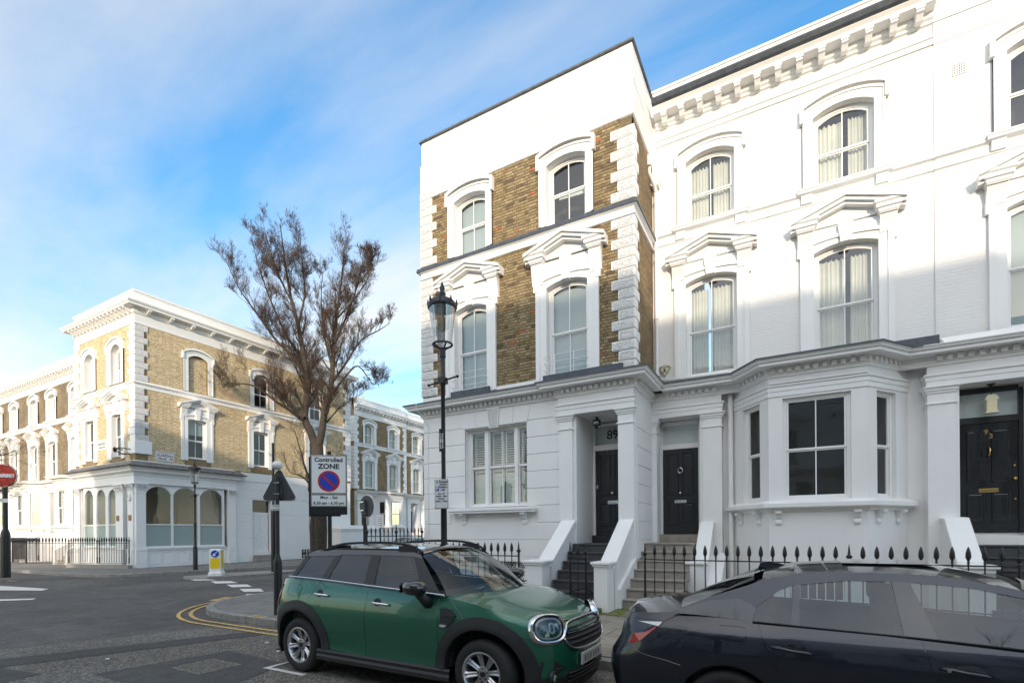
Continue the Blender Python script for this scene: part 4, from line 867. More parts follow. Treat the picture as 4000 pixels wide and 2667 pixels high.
# air brick and shield-shaped alarm
ab = MB(FB); ab.box(2.92, 3.12, .01, .035, 10.88, 11.10); a_ = part('air_brick', ab, white, C93); hb_ = MB(FB)
for i in range(6):
    for j in range(5): hb_.box(2.94+j*.036, 2.96+j*.036, .0355, .038, 10.90+i*.033, 10.918+i*.033)
part('vent_hole', hb_, darkint, a_, kind='stuff')
al = thing('burglar_alarm', 'cream shield-shaped alarm box on the white wall beside the brown brick house', 'alarm box', FB.T(-2.81, .0, 5.9))
def shieldpts(s=1.0, cu=-2.81, cw=5.87):
    P = []
    for i in range(9): t = -1+2*i/8; P.append((cu+t*.145*s, cw+(.115-.05*abs(t)**1.6)*s+.02))
    for t in (1.0, .96, .85, .65, .4, .12, 0): P.append((cu+t*.145*s, cw+.02+(-.165+.21*(t**.9))*s))
    for t in (.12, .4, .65, .85, .96): P.append((cu-t*.145*s, cw+.02+(-.165+.21*(t**.9))*s))
    return P[::-1]
cream = mat('cream_plastic', (0.72, 0.66, 0.48), .35); olive = mat('olive_print', (0.10, 0.09, 0.03), .5)
mb = MB(FB); mb.poly_uw(shieldpts()[::-1], .0, .09); part('alarm_cover', mb, cream, al, fixn=True); mb = MB(FB); mb.poly_uw(shieldpts(.9)[::-1], .09, .0915); part('alarm_border', mb, olive, al, fixn=True); mb = MB(FB); mb.poly_uw(shieldpts(.82)[::-1], .0915, .093); part('alarm_face', mb, cream, al, fixn=True)
text('lettering', 'BANHAM', al, .062, (-2.81, .094, 5.935), FB, olive, squash=.95, bold=.0015)
mb = MB(FB); mb.box(-2.84, -2.78, .093, .0945, 5.82, 5.90); mb.box(-2.855, -2.765, .093, .0945, 5.812, 5.818); part('emblem', mb, olive, al)
# downpipes at the party line
dp = thing('downpipe', 'white rainwater downpipe in the corner between the brick house and the white house', 'pipe', FB.T(-3.0, .1, 5.5))
pm = MB(FB); pm.tube([(-3.0, .09, 5.47), (-3.0, .09, 10.55)], .045, 10); [pm.tube([(-3.0, .09, z), (-3.0, .09, z+.09)], .056, 10) for z in (5.75, 7.2, 8.7, 10.2)]; part('pipe', pm, white2, dp)
pm = MB(FB); pm.poly_uw([(-3.08, 10.6), (-2.92, 10.6), (-2.86, 10.72), (-2.86, 10.86), (-3.14, 10.86), (-3.14, 10.72)], .02, .22); part('hopper', pm, white2, dp)
pm = MB(FB); pm.poly_uw([(-3.16, 11.0), (-3.03, 11.0), (-3.0, 11.1), (-3.0, 11.25), (-3.19, 11.25), (-3.19, 11.1)], .3, .48); part('hopper', pm, white2, dp, fixn=True); pm = MB(FB); pm.tube([(-3.09, .38, 11.05), (-3.09, .38, 10.85), (-3.0, .2, 10.6), (-3.0, .12, 10.5)], .04, 8); part('pipe', pm, white2, dp)
d2 = thing('downpipe', 'white downpipe beside the bay window of the white house', 'pipe', FB.T(-1.26, .1, .2))
pm = MB(FB); pm.tube([(-1.26, .12, .15), (-1.26, .12, 5.0)], .055, 10); [pm.tube([(-1.26, .12, z), (-1.26, .12, z+.08)], .066, 10) for z in (2.3, 4.75)]; part('pipe', pm, white2, d2)
# entrance + bay used by all houses of this pattern
def lantern93(F, u, v, w):
    r = thing('porch_lantern', 'small cream lantern hanging in the porch over the door numbered 93', 'lantern', F.T(u, v, w))
    mb = MB(F); mb.lathe(u, v, [(.01, w), (.08, w-.0), (.02, w-.05), (.006, w-.07), (.006, w-.22)], 8); part('ceiling_rose', mb, iron, r)
    mb = MB(F); mb.poly_uw([(u-.06, w-.22), (u+.06, w-.22), (u+.11, w-.32), (u-.11, w-.32)], v-.06, v+.06); mb.box(u-.10, u+.10, v-.08, v+.08, w-.58, w-.55); part('lantern_hood', mb, cream, r)
    mb = MB(F); mb.box(u-.075, u+.075, v-.06, v+.06, w-.55, w-.32); part('lantern_panes', mb, mat('milk_glass', (0.75, 0.66, 0.42), .4), r)
def front_door(root, F, u0, u1, v, m, number=None, brassy=False, ring=False, black_frame=False):
    fm = doorgrey if black_frame else white2
    w0, w1, f0, f1 = 1.65, 3.86, 3.99, 4.47
    mb = MB(F); mb.box(u0-.07, u0, v-.06, v+.02, w0, f1+.05); mb.box(u1, u1+.07, v-.06, v+.02, w0, f1+.05); mb.box(u0, u1, v-.06, v+.02, f1, f1+.1); mb.box(u0, u1, v-.06, v+.02, w1+.005, f0); df = part('door_frame', mb, fm, root)
    pb = MB(F); pb.quad((u0, v-.02, f0), (u1, v-.02, f0), (u1, v-.02, f1), (u0, v-.02, f1)); part('pane', pb, glass, df)
    d = panel_door(root, F, u0+.005, u1-.005, w0, w1, v-.01, m); uc = (u0+u1)/2; mt = brass if brassy else chrome
    lb = plate('letter_plate', uc-.15, uc+.15, 2.46, 2.54, v-.01, v+.01, mt, d, F)
    ball('door_knob', (uc if ring else u1-.06, v+.04, 2.72), .038, mt, d, F)
    if ring:
        mb = MB(F); mb.tube([(uc+.06*math.cos(t*math.pi/8), v+.02, 3.30+.065*math.sin(t*math.pi/8)) for t in range(17)], .011, 6); part('knocker', mb, mt, d, smooth=True)
        ball('knocker_boss', (uc, v+.015, 3.37), .025, mt, d, F)
    if brassy:
        mb = MB(F); mb.tube([(uc, v+.01, 3.38), (uc+.02, v+.05, 3.33), (uc+.01, v+.05, 3.22), (uc-.01, v+.015, 3.18)], .016, 6); part('knocker', mb, mt, d, smooth=True)
        ball('door_lock', (u1-.06, v, 2.98), .025, mt, d, F); ball('door_lock', (u1-.05, v, 2.32), .02, mt, d, F)
    if number:
        text('house_number', number[0], d, .14, (uc-.03, v-.008, 3.68), F, brass, bold=.003); text('house_number', number[1], d, .14, (uc+.045, v-.008, 3.59), F, brass, bold=.003)
    return d
def porch(root, F, pl, pr, door, v1=.3, depth=.25, doorm=doorgrey, leftp=True, rightp=True, open_=None, **kw):
    """entrance with pilasters: pl/pr = (u0,u1) pilaster extents"""
    a = pl[1] if pl else open_[0]; b = pr[0] if pr else open_[1]; x0 = pl[0] if pl else a-.02; x1 = pr[1] if pr else b+.02
    mb = MB(F); mb.box(x0, x1, -.02, v1-.02, 4.59, 5.0); part('entablature', mb, white, root)
    mb = MB(F); mb.sweep([(x0, 0), (x0, v1-.02), (x1, v1-.02), (x1, 0)], [(0, 4.59), (.02, 4.59), (.02, 4.70), (.035, 4.71), (.035, 4.79), (.065, 4.81), (.065, 4.84), (.0, 4.86)]); part('architrave', mb, white2, root)
    for p in (pl, pr):
        if p: pilaster(root, F, p[0], p[1], -.01, v1, .12, 4.59)
    mb = MB(F); e = .07
    mb.quad((a+e, -depth, .12), (a+e, v1-.03, .12), (a+e, v1-.03, 4.59), (a+e, -depth, 4.59)); mb.quad((b-e, v1-.03, .12), (b-e, -depth, .12), (b-e, -depth, 4.59), (b-e, v1-.03, 4.59))
    mb.quad((a, v1-.03, .12), (a+e, v1-.03, .12), (a+e, v1-.03, 4.59), (a, v1-.03, 4.59)); mb.quad((b-e, v1-.03, .12), (b, v1-.03, .12), (b, v1-.03, 4.59), (b-e, v1-.03, 4.59))
    mb.quad((a, -depth, 4.588), (b, -depth, 4.588), (b, v1-.03, 4.588), (a, v1-.03, 4.588)); mb.quad((a, -depth-.02, .12), (b, -depth-.02, .12), (b, -depth-.02, 4.6), (a, -depth-.02, 4.6)); part('porch', mb, white, root)
    front_door(root, F, door[0], door[1], -depth+.02, doorm, **kw)
def bay(root, F, c0, c1, wl, wr, vf=1.05, detail=2, back='curtain', below=True):
    """canted bay: front corners c0,c1 at depth vf; meets the wall at wl, wr"""
    pts = [(wl, 0), (c0, vf), (c1, vf), (wr, 0)]
    root_ = root
    zs, zt = 2.37, 4.55
    # piers and panels per facet
    L1 = math.hypot(c0-wl, vf); dirs = []
    def facet(a, b, o0, o1, bars, nm):
        dx, dy = b[0]-a[0], b[1]-a[1]; l = math.hypot(dx, dy); ang = math.atan2(dy, dx)
        Fo = Fr(0, 0, 0); o = F.T(a[0], a[1], 0); Fo.o = Vector((o.x, o.y, 0)); Fo.a = F.a-ang; Fo.c = math.cos(Fo.a); Fo.s = math.sin(Fo.a)
        mb = MB(Fo); wall(mb, 0, l, 0, 5.05, [(o0, l-o1, zs, zt, 0)], reveal=.16); part('bay_wall', mb, white, root_)
        Wp = MB(Fo); Wp.box(o0, l-o1, -.15, .0, zs-.08, zs-.005); wo = part('window', Wp, white2, root_)
        sash(wo, Fo, o0, l-o1, zs, zt, 0, -.08, bars=bars, back='none', meet=3.44)
        return Fo, l
    F1, l1 = facet(pts[0], pts[1], .40, .30, 0, 'l'); F2, l2 = facet(pts[1], pts[2], .27, .27, 1, 'f'); F3, l3 = facet(pts[2], pts[3], .30, .40, 0, 'r')
    mb = MB(F); P = [(wl, .0), (c0, vf), (c1, vf), (wr, .0)]
    mb.sweep(P, [(0, 4.60), (.02, 4.60), (.02, 4.70), (.035, 4.71), (.035, 4.79), (.065, 4.81), (.065, 4.84), (.0, 4.86), (0, 4.875)]); part('architrave', mb, white2, root_)
    mb = MB(F); mb.sweep(P, [(0, 2.12), (.04, 2.13), (.05, 2.18), (.16, 2.20), (.20, 2.22), (.20, 2.30), (0, 2.37)]); part('window_ledge', mb, white2, root_)
    # corbels under the ledge
    for Fx, l, n in ((F1, l1, (.35, 1.0)), (F2, l2, (.18, l2-.18)), (F3, l3, (.3, .95))):
        for x in n:
            cb = MB(Fx); cb.poly_vw([(0, 1.88), (.03, 1.85), (.05, 1.90), (.035, 1.96), (.07, 2.0), (.10, 2.06), (.16, 2.09), (.17, 2.135), (0, 2.135)], x-.06, x+.06); o = part('corbel', cb, white2, root_); bevel(o, .006)
    dentils(root_, F, [(P[0][0]+.06, P[0][1]+.1), (P[1][0]-.055, P[1][1]+.035)], 5.10, 5.185, .085, .075, .06); dentils(root_, F, [(c0-.03, vf+.068), (c1+.03, vf+.068)], 5.10, 5.185, .085, .075, .07); dentils(root_, F, [(c1+.055, vf+.035), (wr-.06, .1)], 5.10, 5.185, .085, .075, .06)
    rb = MB(F); rb.poly_uv([(wl-.2, -.3), (c0-.1, vf-.12), (c1+.1, vf-.12), (wr+.2, -.3)], 5.34, 5.42); part('bay_roof', rb, lead, root_, fixn=True)
    rm = MB(F); rm.quad((c0-.7, -.9, 1.6), (c1+.7, -.9, 1.6), (c1+.7, -.9, 5), (c0-.7, -.9, 5)); rm.quad((c0-.7, -.9, 1.7), (c1+.7, -.9, 1.7), (c1, vf-.2, 1.7), (c0, vf-.2, 1.7)); rm.quad((c0-.7, -.9, 4.9), (c1+.7, -.9, 4.9), (c1, vf-.2, 4.9), (c0, vf-.2, 4.9)); part('interior', rm, darkint, root_)
    return F1, F2, F3
# shared front cornice of 91 and 93
Pc = [(-3.11, .28), (-.99, .28), (-.41, 1.05), (1.35, 1.05), (1.93, .28), (2.62, .28)]
mb = MB(FB); mb.sweep(Pc, CORN); part('cornice', mb, white2, B)
mb = MB(FB); mb.sweep([(-2.78, .28)]+Pc[1:-1]+[(2.3, .28)], [(.26, 5.325), (.425, 5.33), (.425, 5.365), (.40, 5.375), (-.2, 5.42)]); part('lead_flashing', mb, lead, B)
mb = MB(FB); mb.sweep([(2.62, .28), (9.5, .28)], CORN[:-1]+[(.3, 5.42), (0, 5.56)]); part('cornice', mb, white2, C93)
bx = MB(FB); bx.box(1.75, 2.62, .05, .34, 5.38, 5.62); part('lead_box', bx, lead, B)
pm = MB(FB); pm.tube([(-2.85, .42, 5.48), (-1.3, .42, 5.47), (-1.22, .34, 5.45)], .05, 10); part('overflow_pipe', pm, white2, B, smooth=True)
porch(B, FB, None, (-1.87, -1.44), (-2.94, -2.05), open_=(-3.11, -1.87), doorm=doorgrey, ring=True)
mb = MB(FB); mb.box(-3.105, -2.98, -.1, .285, .9, 4.585); part('pilaster', mb, white2, B)
mb = MB(FB); mb.sweep([(-3.11, .285), (-2.98, .285), (-2.98, .1)], [(0, 4.40), (.025, 4.42), (.025, 4.46), (.06, 4.5), (.06, 4.585), (0, 4.585)]); mb.sweep([(-3.11, .285), (-2.98, .285), (-2.98, .1)], [(0, 4.22), (.025, 4.23), (.025, 4.26), (0, 4.28)]); part('capital', mb, white2, B)
dentils(B, FB, [(-2.98, .348), (-1.47, .348)], 5.10, 5.185, .085, .075, .07)
bay(B, FB, -.41, 1.35, -1.22, 2.16, back='none')
porch(C93, FB, (2.43, 2.86), (4.15, 4.58), (3.03, 3.93), doorm=doorblk, number='93', brassy=True, black_frame=True)
dentils(C93, FB, [(2.45, .348), (9, .348)], 5.10, 5.185, .085, .075, .07)
lantern93(FB, 3.47, .0, 4.59)
mb = MB(FB); mb.quad((XS, .015, 0), (2.9, .015, 0), (2.9, .015, 5.3), (XS, .015, 5.3)); mb.quad((2.9, .015, 4.58), (4.2, .015, 4.58), (4.2, .015, 5.3), (2.9, .015, 5.3)); mb.quad((4.2, .015, 0), (9.5, .015, 0), (9.5, .015, 5.3), (4.2, .015, 5.3)); part('wall', mb, white, C93)
# steps: 91
stairs(B, FB, -3.09, -1.95, 2.95, .12, 3, .19, .31, stone); stairs(B, FB, -3.09, -1.95, 2.02, .69, 4, .19, .29, stone, landing=-.25)
tb = MB(FB); tb.box(-3.0, -1.98, -.3, .02, 1.44, 1.645); o = part('threshold', tb, stone, B); bevel(o, .01, 2)
mb = MB(FB); mb.poly_vw([(1.35, 0), (1.35, .98), (.35, 1.88), (.27, 1.88), (.27, 0)], -1.90, -1.64); part('stair_wall', mb, white, B)
mb = MB(FB); mb.poly_vw([(1.42, .93), (1.40, 1.02), (.42, 1.96), (.28, 1.96), (.28, 1.86), (.34, 1.86)], -1.93, -1.61); o = part('stair_coping', mb, white2, B); bevel(o, .02, 3)
mb = MB(FB); mb.box(-2.0, -1.66, 1.3, 1.72, 0, 1.0); pr_ = part('stair_pier', mb, white, B); mb = MB(FB); mb.box(-2.05, -1.61, 1.28, 1.77, 1.0, 1.06); o = part('pier_cap', mb, white2, pr_); bevel(o, .012, 2)
mb = MB(FB); mb.poly_vw([(1.5, 0), (1.5, .5), (.3, 1.2), (.3, 0)], -1.64, -1.36); part('stair_buttress', mb, white, B)
# 93 steps
stairs(C93, FB, 3.0, 5.2, 1.75, .12, 6, .217, .24, darkstone, landing=.02, )
mb = MB(FB); mb.box(2.9, 4.25, -.3, .32, 1.425, 1.60); part('threshold', mb, white, C93)
mb = MB(FB); mb.poly_vw([(1.45, 0), (1.45, 1.1), (.62, 1.88), (.3, 1.92), (.3, 0)], 2.62, 2.95); part('stair_wall', mb, white, C93)
mb = MB(FB); mb.poly_vw([(1.5, 1.05), (1.48, 1.15), (.66, 1.95), (.3, 1.97), (.3, 1.9), (.6, 1.86)], 2.60, 2.98); o = part('stair_coping', mb, white2, C93); bevel(o, .02, 3)
mb = MB(FB); mb.box(2.68, 3.06, 1.4, 1.75, 0, 1.04); pr_ = part('stair_pier', mb, white, C93); mb = MB(FB); mb.box(2.63, 3.11, 1.37, 1.80, 1.04, 1.10); o = part('pier_cap', mb, white2, pr_); bevel(o, .012, 2)
# basement windows under the bay
for (x0, x1, vv) in ((-.02, .95, 1.03), ):
    mb = MB(FB); mb.box(x0, x1, vv, vv+.035, 1.0, 1.05); mb.box(x0, x1, vv, vv+.035, .25, .3)
    [mb.box(x-.012, x+.012, vv+.01, vv+.035, .3, 1.0) for x in [x0+.02+i*(x1-x0-.04)/6 for i in range(7)]]; wb = part('basement_window', mb, white2, B); pb = MB(FB); pb.quad((x0, vv+.025, .3), (x1, vv+.025, .3), (x1, vv+.025, 1.0), (x0, vv+.025, 1.0)); part('pane', pb, MAT['dark_glazing'] if 'dark_glazing' in MAT else mat('dark_glazing', (0.03, 0.035, 0.035), .1), wb)
shell(B, FB, -3.1, XS, -11, 13.0, wbrick, sides=(False, False)); shell(C93, FB, XS, 9.5, -11, 13.1, wbrick, sides=(False, True))
# party chimney far up the roofs is hidden by the parapets
# ---- railings in front of 89, 91, 93
railing('black spear railing between the green car and number 89', [(-9.3, 1.7), (-5.24, 1.7)], 1.21, .178, F=FA, z0=.2)
railing('black spear railing in front of the white houses above the dark saloon car', [(-2.62, 2.95), (3.0, 2.95)], 1.155, .197, F=FB, z0=.2, posts=((.78, 2.95),))
railing('tall thin black railing along the side of the brick house', [(-9.3, 2.2), (-9.3, .05)], 1.655, .152, F=FA, z0=.6, kind='slim', low=True, posts=((-9.3, 1.1),))
# gate
gt = thing('iron_gate', 'small black iron gate standing open at the foot of the tiled steps', 'gate', FA.T(-3.8, 1.85, .12))
for x, nm in ((-3.96, 'gate_post'), (-3.62, 'gate_post')): inst(nm, spear_me('post'), gt, FA.T(x, 1.85, 1.2))
inst('gate_bar', spear_me('spear'), gt, FA.T(-3.79, 1.85, 1.19)); mb = MB(FA); mb.tube([(-3.96, 1.85, 1.2), (-3.62, 1.85, 1.18)], .012, 6); mb.tube([(-3.96, 1.85, .5), (-3.62, 1.85, .62), (-3.35, 1.80, .78)], .014, 6); mb.tube([(-3.62, 1.85, .6), (-3.33, 1.80, .38)], .013, 6); mb.tube([(-3.94, 1.86, .75), (-3.86, 1.95, .2)], .012, 6); mb.tube([(-3.60, 1.86, .75), (-3.54, 1.95, .2)], .012, 6); part('gate_rail', mb, iron, gt)
mb = MB(FA); mb.box(-3.5, -3.25, 1.95, 2.15, .1, .24); o = part('mossy_block', mb, moss, None); tag(o, 'mossy stone block on the pavement by the stair pier of number 89', 'stone block')
bevel(o, .02, 2)
# paving flags in front of the steps
fl = thing('paving', 'worn stone flags on the pavement between the two cars', 'paving', (-2.0, 8, .12))
rng = random.Random(5); y = 6.2
while y < 9.2:
    dy_ = rng.uniform(.5, .75); x = -3.4
    while x < 1.5:
        dx_ = rng.uniform(.55, .9); mb = MB(FW); z = .128+rng.uniform(0, .004); mb.box(x+.006, x+dx_-.006, -y-dy_+.006, -y-.006, .10, z); part('flagstone', mb, paving, fl); x += dx_
    y += dy_
mb = MB(FW); mb.box(-3.3, -2.2, -10.45, -9.3, .1, .1295); o = part('moss', mb, moss, None); o['kind'] = 'stuff'; o['label'] = 'green moss staining the paving at the foot of the worn steps'; o['category'] = 'moss'
# ------------------------------------------------------------------ CORNER SHOP HOUSE (far side of the junction)
FLr = Fr(-28, 0, 90)      # right face: u = world Y, looks towards +X
FLf = Fr(0, 12.44, 0)     # front face: u = world X, looks towards -Y
Lh = thing('corner_house', 'pale yellow brick corner house with a white shopfront and bracketed cornice', 'house', (-31, 19, .12))
hR = [(14.92, 15.96, 9.36, 11.14, .22), (18.66, 19.70, 9.36, 11.14, .22), (22.62, 23.66, 9.36, 11.14, .22), (14.88, 15.86, 5.80, 7.92, 0), (18.60, 19.58, 5.80, 7.92, 0), (22.56, 23.54, 5.80, 7.92, 0)]
hF = [(-33.29, -32.31, 9.40, 11.1, .3), (-30.40, -29.33, 9.40, 11.1, .3), (-33.25, -32.25, 5.70, 7.85, 0), (-30.24, -29.3, 5.70, 7.85, 0)]
mb = MB(FLr); wall(mb, 12.44, 26.1, 5.36, 12.2, hR, reveal=.22); part('wall', mb, mortarL, Lh)
mb = MB(FLf); wall(mb, -34.5, -28, 5.36, 12.2, hF, reveal=.3, ); part('wall', mb, mortarL, Lh)
rv = MB(FLf)
for h in hF:
    e = .004; pts = [(h[0]+e, h[2]+e)] + [(p[0], p[1]-e) for p in arch_pts(h[0]+e, h[1]-e, h[3], h[4])] + [(h[1]-e, h[2]+e)]
    for p, q in zip(pts, pts[1:]+pts[:1]): rv.quad((p[0], .03, p[1]), (q[0], .03, q[1]), (q[0], -.3, q[1]), (p[0], -.3, p[1]))
for h in hR[3:]:
    e = .004; pts = [(h[0]+e, h[2]+e), (h[0]+e, h[3]-e), (h[1]-e, h[3]-e), (h[1]-e, h[2]+e)]
    for p, q in zip(pts, pts[1:]+pts[:1]):
        A_ = [FLr.T(p[0], .03, p[1]), FLr.T(q[0], .03, q[1]), FLr.T(q[0], -.22, q[1]), FLr.T(p[0], -.22, p[1])]; rv.v += A_; n = len(rv.v); rv.f.append((n-1, n-2, n-3, n-4)); rv.m.append(0)
part('window_reveal', rv, white, Lh)
exR = [(h[0]-.24, h[1]+.24, h[2]-.5 if h[2] < 6 else h[2]-.1, (8.75 if h[2] < 6 else 11.6)) for h in hR]; exR[0] = (14.66, 16.2, 9.2, 11.55)
bricks(Lh, FLr, [(13.0, 25.5, 5.42, 8.98), (13.0, 25.5, 9.32, 12.16), (14.93, 15.95, 9.38, 11.2)][:2], exR, BRL, mortarL, nobj=300, rng=random.Random(11))
exF = [(h[0]-.3, h[1]+.3, h[2]-.5 if h[2] < 6 else h[2]-.1, (8.8 if h[2] < 6 else 11.6)) for h in hF]
mbx = MB(FLf)
def brickstuff(root, F, areas, excl, mats, v=0, seed=5): bricks(root, F, areas, excl, mats, None, v=v, nobj=0, rng=random.Random(seed))
brickstuff(Lh, FLf, [(-34.05, -28.5, 5.42, 8.98), (-34.05, -28.5, 9.32, 12.16)], exF, BRL)
# bricked-up window with its surround
bi = MB(FLr); bi.quad((14.92, -.12, 9.36), (15.96, -.12, 9.36), (15.96, -.12, 11.4), (14.92, -.12, 11.4)); part('blind_window_infill', bi, mortarL, Lh)
brickstuff(Lh, FLr, [(14.93, 15.95, 9.38, 11.30)], [], BRL, v=-.12, seed=9)
win2(Lh, FLr, 15.44, hw=.52, ws=11.14, rise=.22, w0=9.36, back='none', blindbrick=True, wide=.26, label='arched window surround bricked up with yellow brick')
win2(Lh, FLr, 19.18, hw=.52, ws=11.14, rise=.22, w0=9.36, back='none', wide=.26, sillproj=False); win2(Lh, FLr, 23.14, hw=.52, ws=11.14, rise=.22, w0=9.36, back='none', wide=.26, sillproj=False)
room(Lh, FLr, 18, 24, 9.4, 11.2, -.3)
for uc, bk in ((15.37, 'halfblind'), (19.09, 'venetian'), (23.05, 'venetian')): win1(Lh, FLr, uc, hw=.49, w0=5.80, ws=7.86, rise=.05, back=bk, meet=6.79, wide=.34, pedo=.99)
room(Lh, FLr, 14.9, 23.6, 5.8, 7.9, -.45)
for uc in (-32.8, -29.87): win2(Lh, FLf, uc, hw=.50, ws=11.1, rise=.3, w0=9.40, back='none', wide=.34, sillproj=False, recess=.24); win1(Lh, FLf, uc+.05, hw=.49, w0=5.70, ws=7.80, rise=.04, back='none', wide=.40, pedo=1.2, meet=6.75)
room(Lh, FLf, -33.2, -29.4, 9.4, 11.1, -.4); room(Lh, FLf, -33.2, -29.4, 5.8, 7.8, -.4)
for F, u, s, wd, nr in ((FLr, 12.44, -1, .58, .40), ): 
    quoins(Lh, F, u, s, 5.72, 6.36, .5, .4, .5, .4, pitch=.32, th=.05); quoins(Lh, F, u, s, 6.36, 8.98, wd, nr, .6, .45, pitch=.312, th=.05); quoins(Lh, F, u, s, 9.34, 12.1, wd, nr, .6, .45, pitch=.312, th=.05)
quoins(Lh, FLf, -34.5, -1, 5.5, 8.98, .62, .45, .3, .3, pitch=.312, th=.05, rugged=False); quoins(Lh, FLf, -34.5, -1, 9.34, 12.1, .62, .45, .3, .3, pitch=.312, th=.05, rugged=False)
quoins(Lh, FLr, 26.1, 1, 5.5, 8.98, .62, .42, .3, .3, pitch=.312, th=.05, rugged=False); quoins(Lh, FLr, 26.1, 1, 9.34, 12.1, .62, .42, .3, .3, pitch=.312, th=.05, rugged=False)
bq = MB(FLr); bq.box(12.37, 13.15, -.6, .09, 5.74, 6.38); o = part('corner_block', bq, white2, Lh); bevel(o, .02, 2)
PL = [(-34.5, -13.6), (-34.5, -12.44), (-28, -12.44), (-28, -26.1), (-29.5, -26.1)]
mb = MB(FW); mb.sweep(PL, [(-.02, 8.98), (.03, 8.99), (.03, 9.03), (.01, 9.05), (.01, 9.14), (.05, 9.19), (.10, 9.21), (.10, 9.27), (.03, 9.33), (-.02, 9.34)]); part('string_course', mb, white2, Lh)
mb = MB(FW); mb.sweep(PL, [(-.02, 12.12), (.03, 12.13), (.035, 12.17), (.012, 12.2), (.012, 12.6), (.06, 12.63), (.07, 12.7), (.07, 12.86), (.42, 12.87), (.42, 12.95), (.47, 13.0), (.50, 13.07), (.02, 13.12), (.02, 13.66), (.07, 13.67), (.075, 13.76), (-.3, 13.8)]); part('cornice', mb, white2, Lh)
modillions(Lh, FLf, [(-34.5, .07), (-28, .07)], 12.865, .30, .20, .14, .40, ends=.1); modillions(Lh, FLr, [(12.44, .07), (26.1, .07)], 12.865, .30, .20, .14, 1.05, ends=.15)
# shopfront storey
PS = [(-34.2, -12.6), (-34.2, -12.3), (-27.86, -12.3), (-27.86, -17.45), (-28.1, -17.45)]
mb = MB(FW); mb.sweep(PS, [(-.1, 4.28), (.0, 4.28), (.0, 4.66), (.04, 4.68), (.04, 4.72), (.02, 4.74), (.06, 4.80), (.20, 4.86), (.20, 4.93), (.28, 5.0), (.30, 5.06), (-.1, 5.10)]); part('shop_cornice', mb, white2, Lh)
mb = MB(FW); mb.sweep(PS, [(-.1, 5.07), (.40, 5.06), (.42, 5.11), (.30, 5.16), (.12, 5.34), (-.1, 5.36)]); part('lead_canopy', mb, leadold, Lh)
dentils(Lh, FLr, [(12.6, .2), (17.4, .2)], 4.78, 4.84, .05, .045, .05)
mb = MB(FLr); mb.box(17.46, 26.1, -.1, .03, 4.86, 5.36); mb.box(12.44, 17.45, -.1, .02, 5.3, 5.42); mb2 = MB(FLf); mb2.box(-34.5, -28, -.1, .02, 5.3, 5.42); part('base_course', mb, white, Lh); part('base_course', mb2, white, Lh)
mb = MB(FLr); wall(mb, 17.40, 26.1, 0, 4.86, [(18.51, 19.72, .12, 3.78), (22.50, 23.2, 1.92, 4.15), (21.9, 22.75, .12, .74)], reveal=.25); part('wall', mb, white, Lh)
courses(Lh, FLr, 17.42, 26.08, 1.50, 4.34, .473, [(18.51, 19.72, 0, 3.78), (22.50, 23.2, 1.92, 4.15)], th=.012, gap=.014); courses(Lh, FLr, 17.42, 26.08, 4.34, 4.84, .5, [], th=.012, gap=.014)
pc = MB(FLr); pc.box(17.42, 18.51, 0, .03, .12, 1.46); pc.box(19.72, 26.1, 0, .03, .12, 1.46) if False else None; part('plinth', pc, white, Lh); pc = MB(FLr); pc.box(19.72, 21.9, 0, .03, .12, 1.46); pc.box(22.75, 26.1, 0, .03, .12, 1.46); pc.box(21.9, 22.75, 0, .03, .76, 1.46); part('plinth', pc, white, Lh, kind=None)
ddf = MB(FLr); ddf.box(18.52, 19.71, -.25, -.2, 2.98, 3.06); Ld = panel_door(Lh, FLr, 18.56, 19.66, .70, 2.98, -.2, white2, label='plain white panelled side door'); part('transom', ddf, white2, Lh); pb = MB(FLr); pb.quad((18.56, -.22, 3.06), (19.66, -.22, 3.06), (19.66, -.22, 3.76), (18.56, -.22, 3.76)); part('pane', pb, glass, Lh); 
for i, (a, b) in enumerate(((.12, .30), (.30, .48))):
    sb = MB(FLr); sb.box(18.50, 19.72, -.2, .35-.16*i, a, b); o = part('step', sb, stone, Lh); bevel(o, .02, 2)
sb = MB(FLr); sb.box(18.52, 19.7, -.25, -.1, .48, .70); part('step', sb, white, Lh)
bw2 = MB(FLr); [bw2.box(x-.02, x+.02, -.04, .0, 1.95, 4.12) for x in (22.6, 22.73, 22.86, 22.99, 23.12)]; bw2.box(22.5, 23.2, -.05, -.0, 3.0, 3.05); bo = part('window', bw2, white2, Lh, label='tall barred window beside the tree trunk'); pb = MB(FLr); pb.quad((22.5, -.15, 1.92), (23.2, -.15, 1.92), (23.2, -.15, 4.15), (22.5, -.15, 4.15)); part('pane', pb, glass, bo)
gb = MB(FLr)
for cx in (22.11, 22.54):
    for cz in (.28, .58):
        gb.tube([(cx+.09*math.cos(t*.7)*(1-t*.06), .0, cz+.11*math.sin(t*.7)*(1-t*.06)) for t in range(14)], .012, 5)
gb.box(21.9, 22.75, -.02, .01, .12, .15); gb.box(21.9, 22.75, -.02, .01, .71, .74); gb.box(21.9, 21.93, -.02, .01, .15, .71); gb.box(22.72, 22.75, -.02, .01, .15, .71); gb.box(22.31, 22.34, -.02, .01, .15, .71); part('scroll_grille', gb, white2, Lh); gb = MB(FLr); gb.quad((21.9, -.2, .12), (22.75, -.2, .12), (22.75, -.2, .74), (21.9, -.2, .74)); part('grille_void', gb, darkint, Lh)
room(Lh, FLr, 18.7, 19.5, 3.1, 3.7, -.24, .5)
mb = MB(FLr); mb.box(21.55, 21.68, .03, .05, 3.95, 4.07); part('vent', mb, white2, Lh)
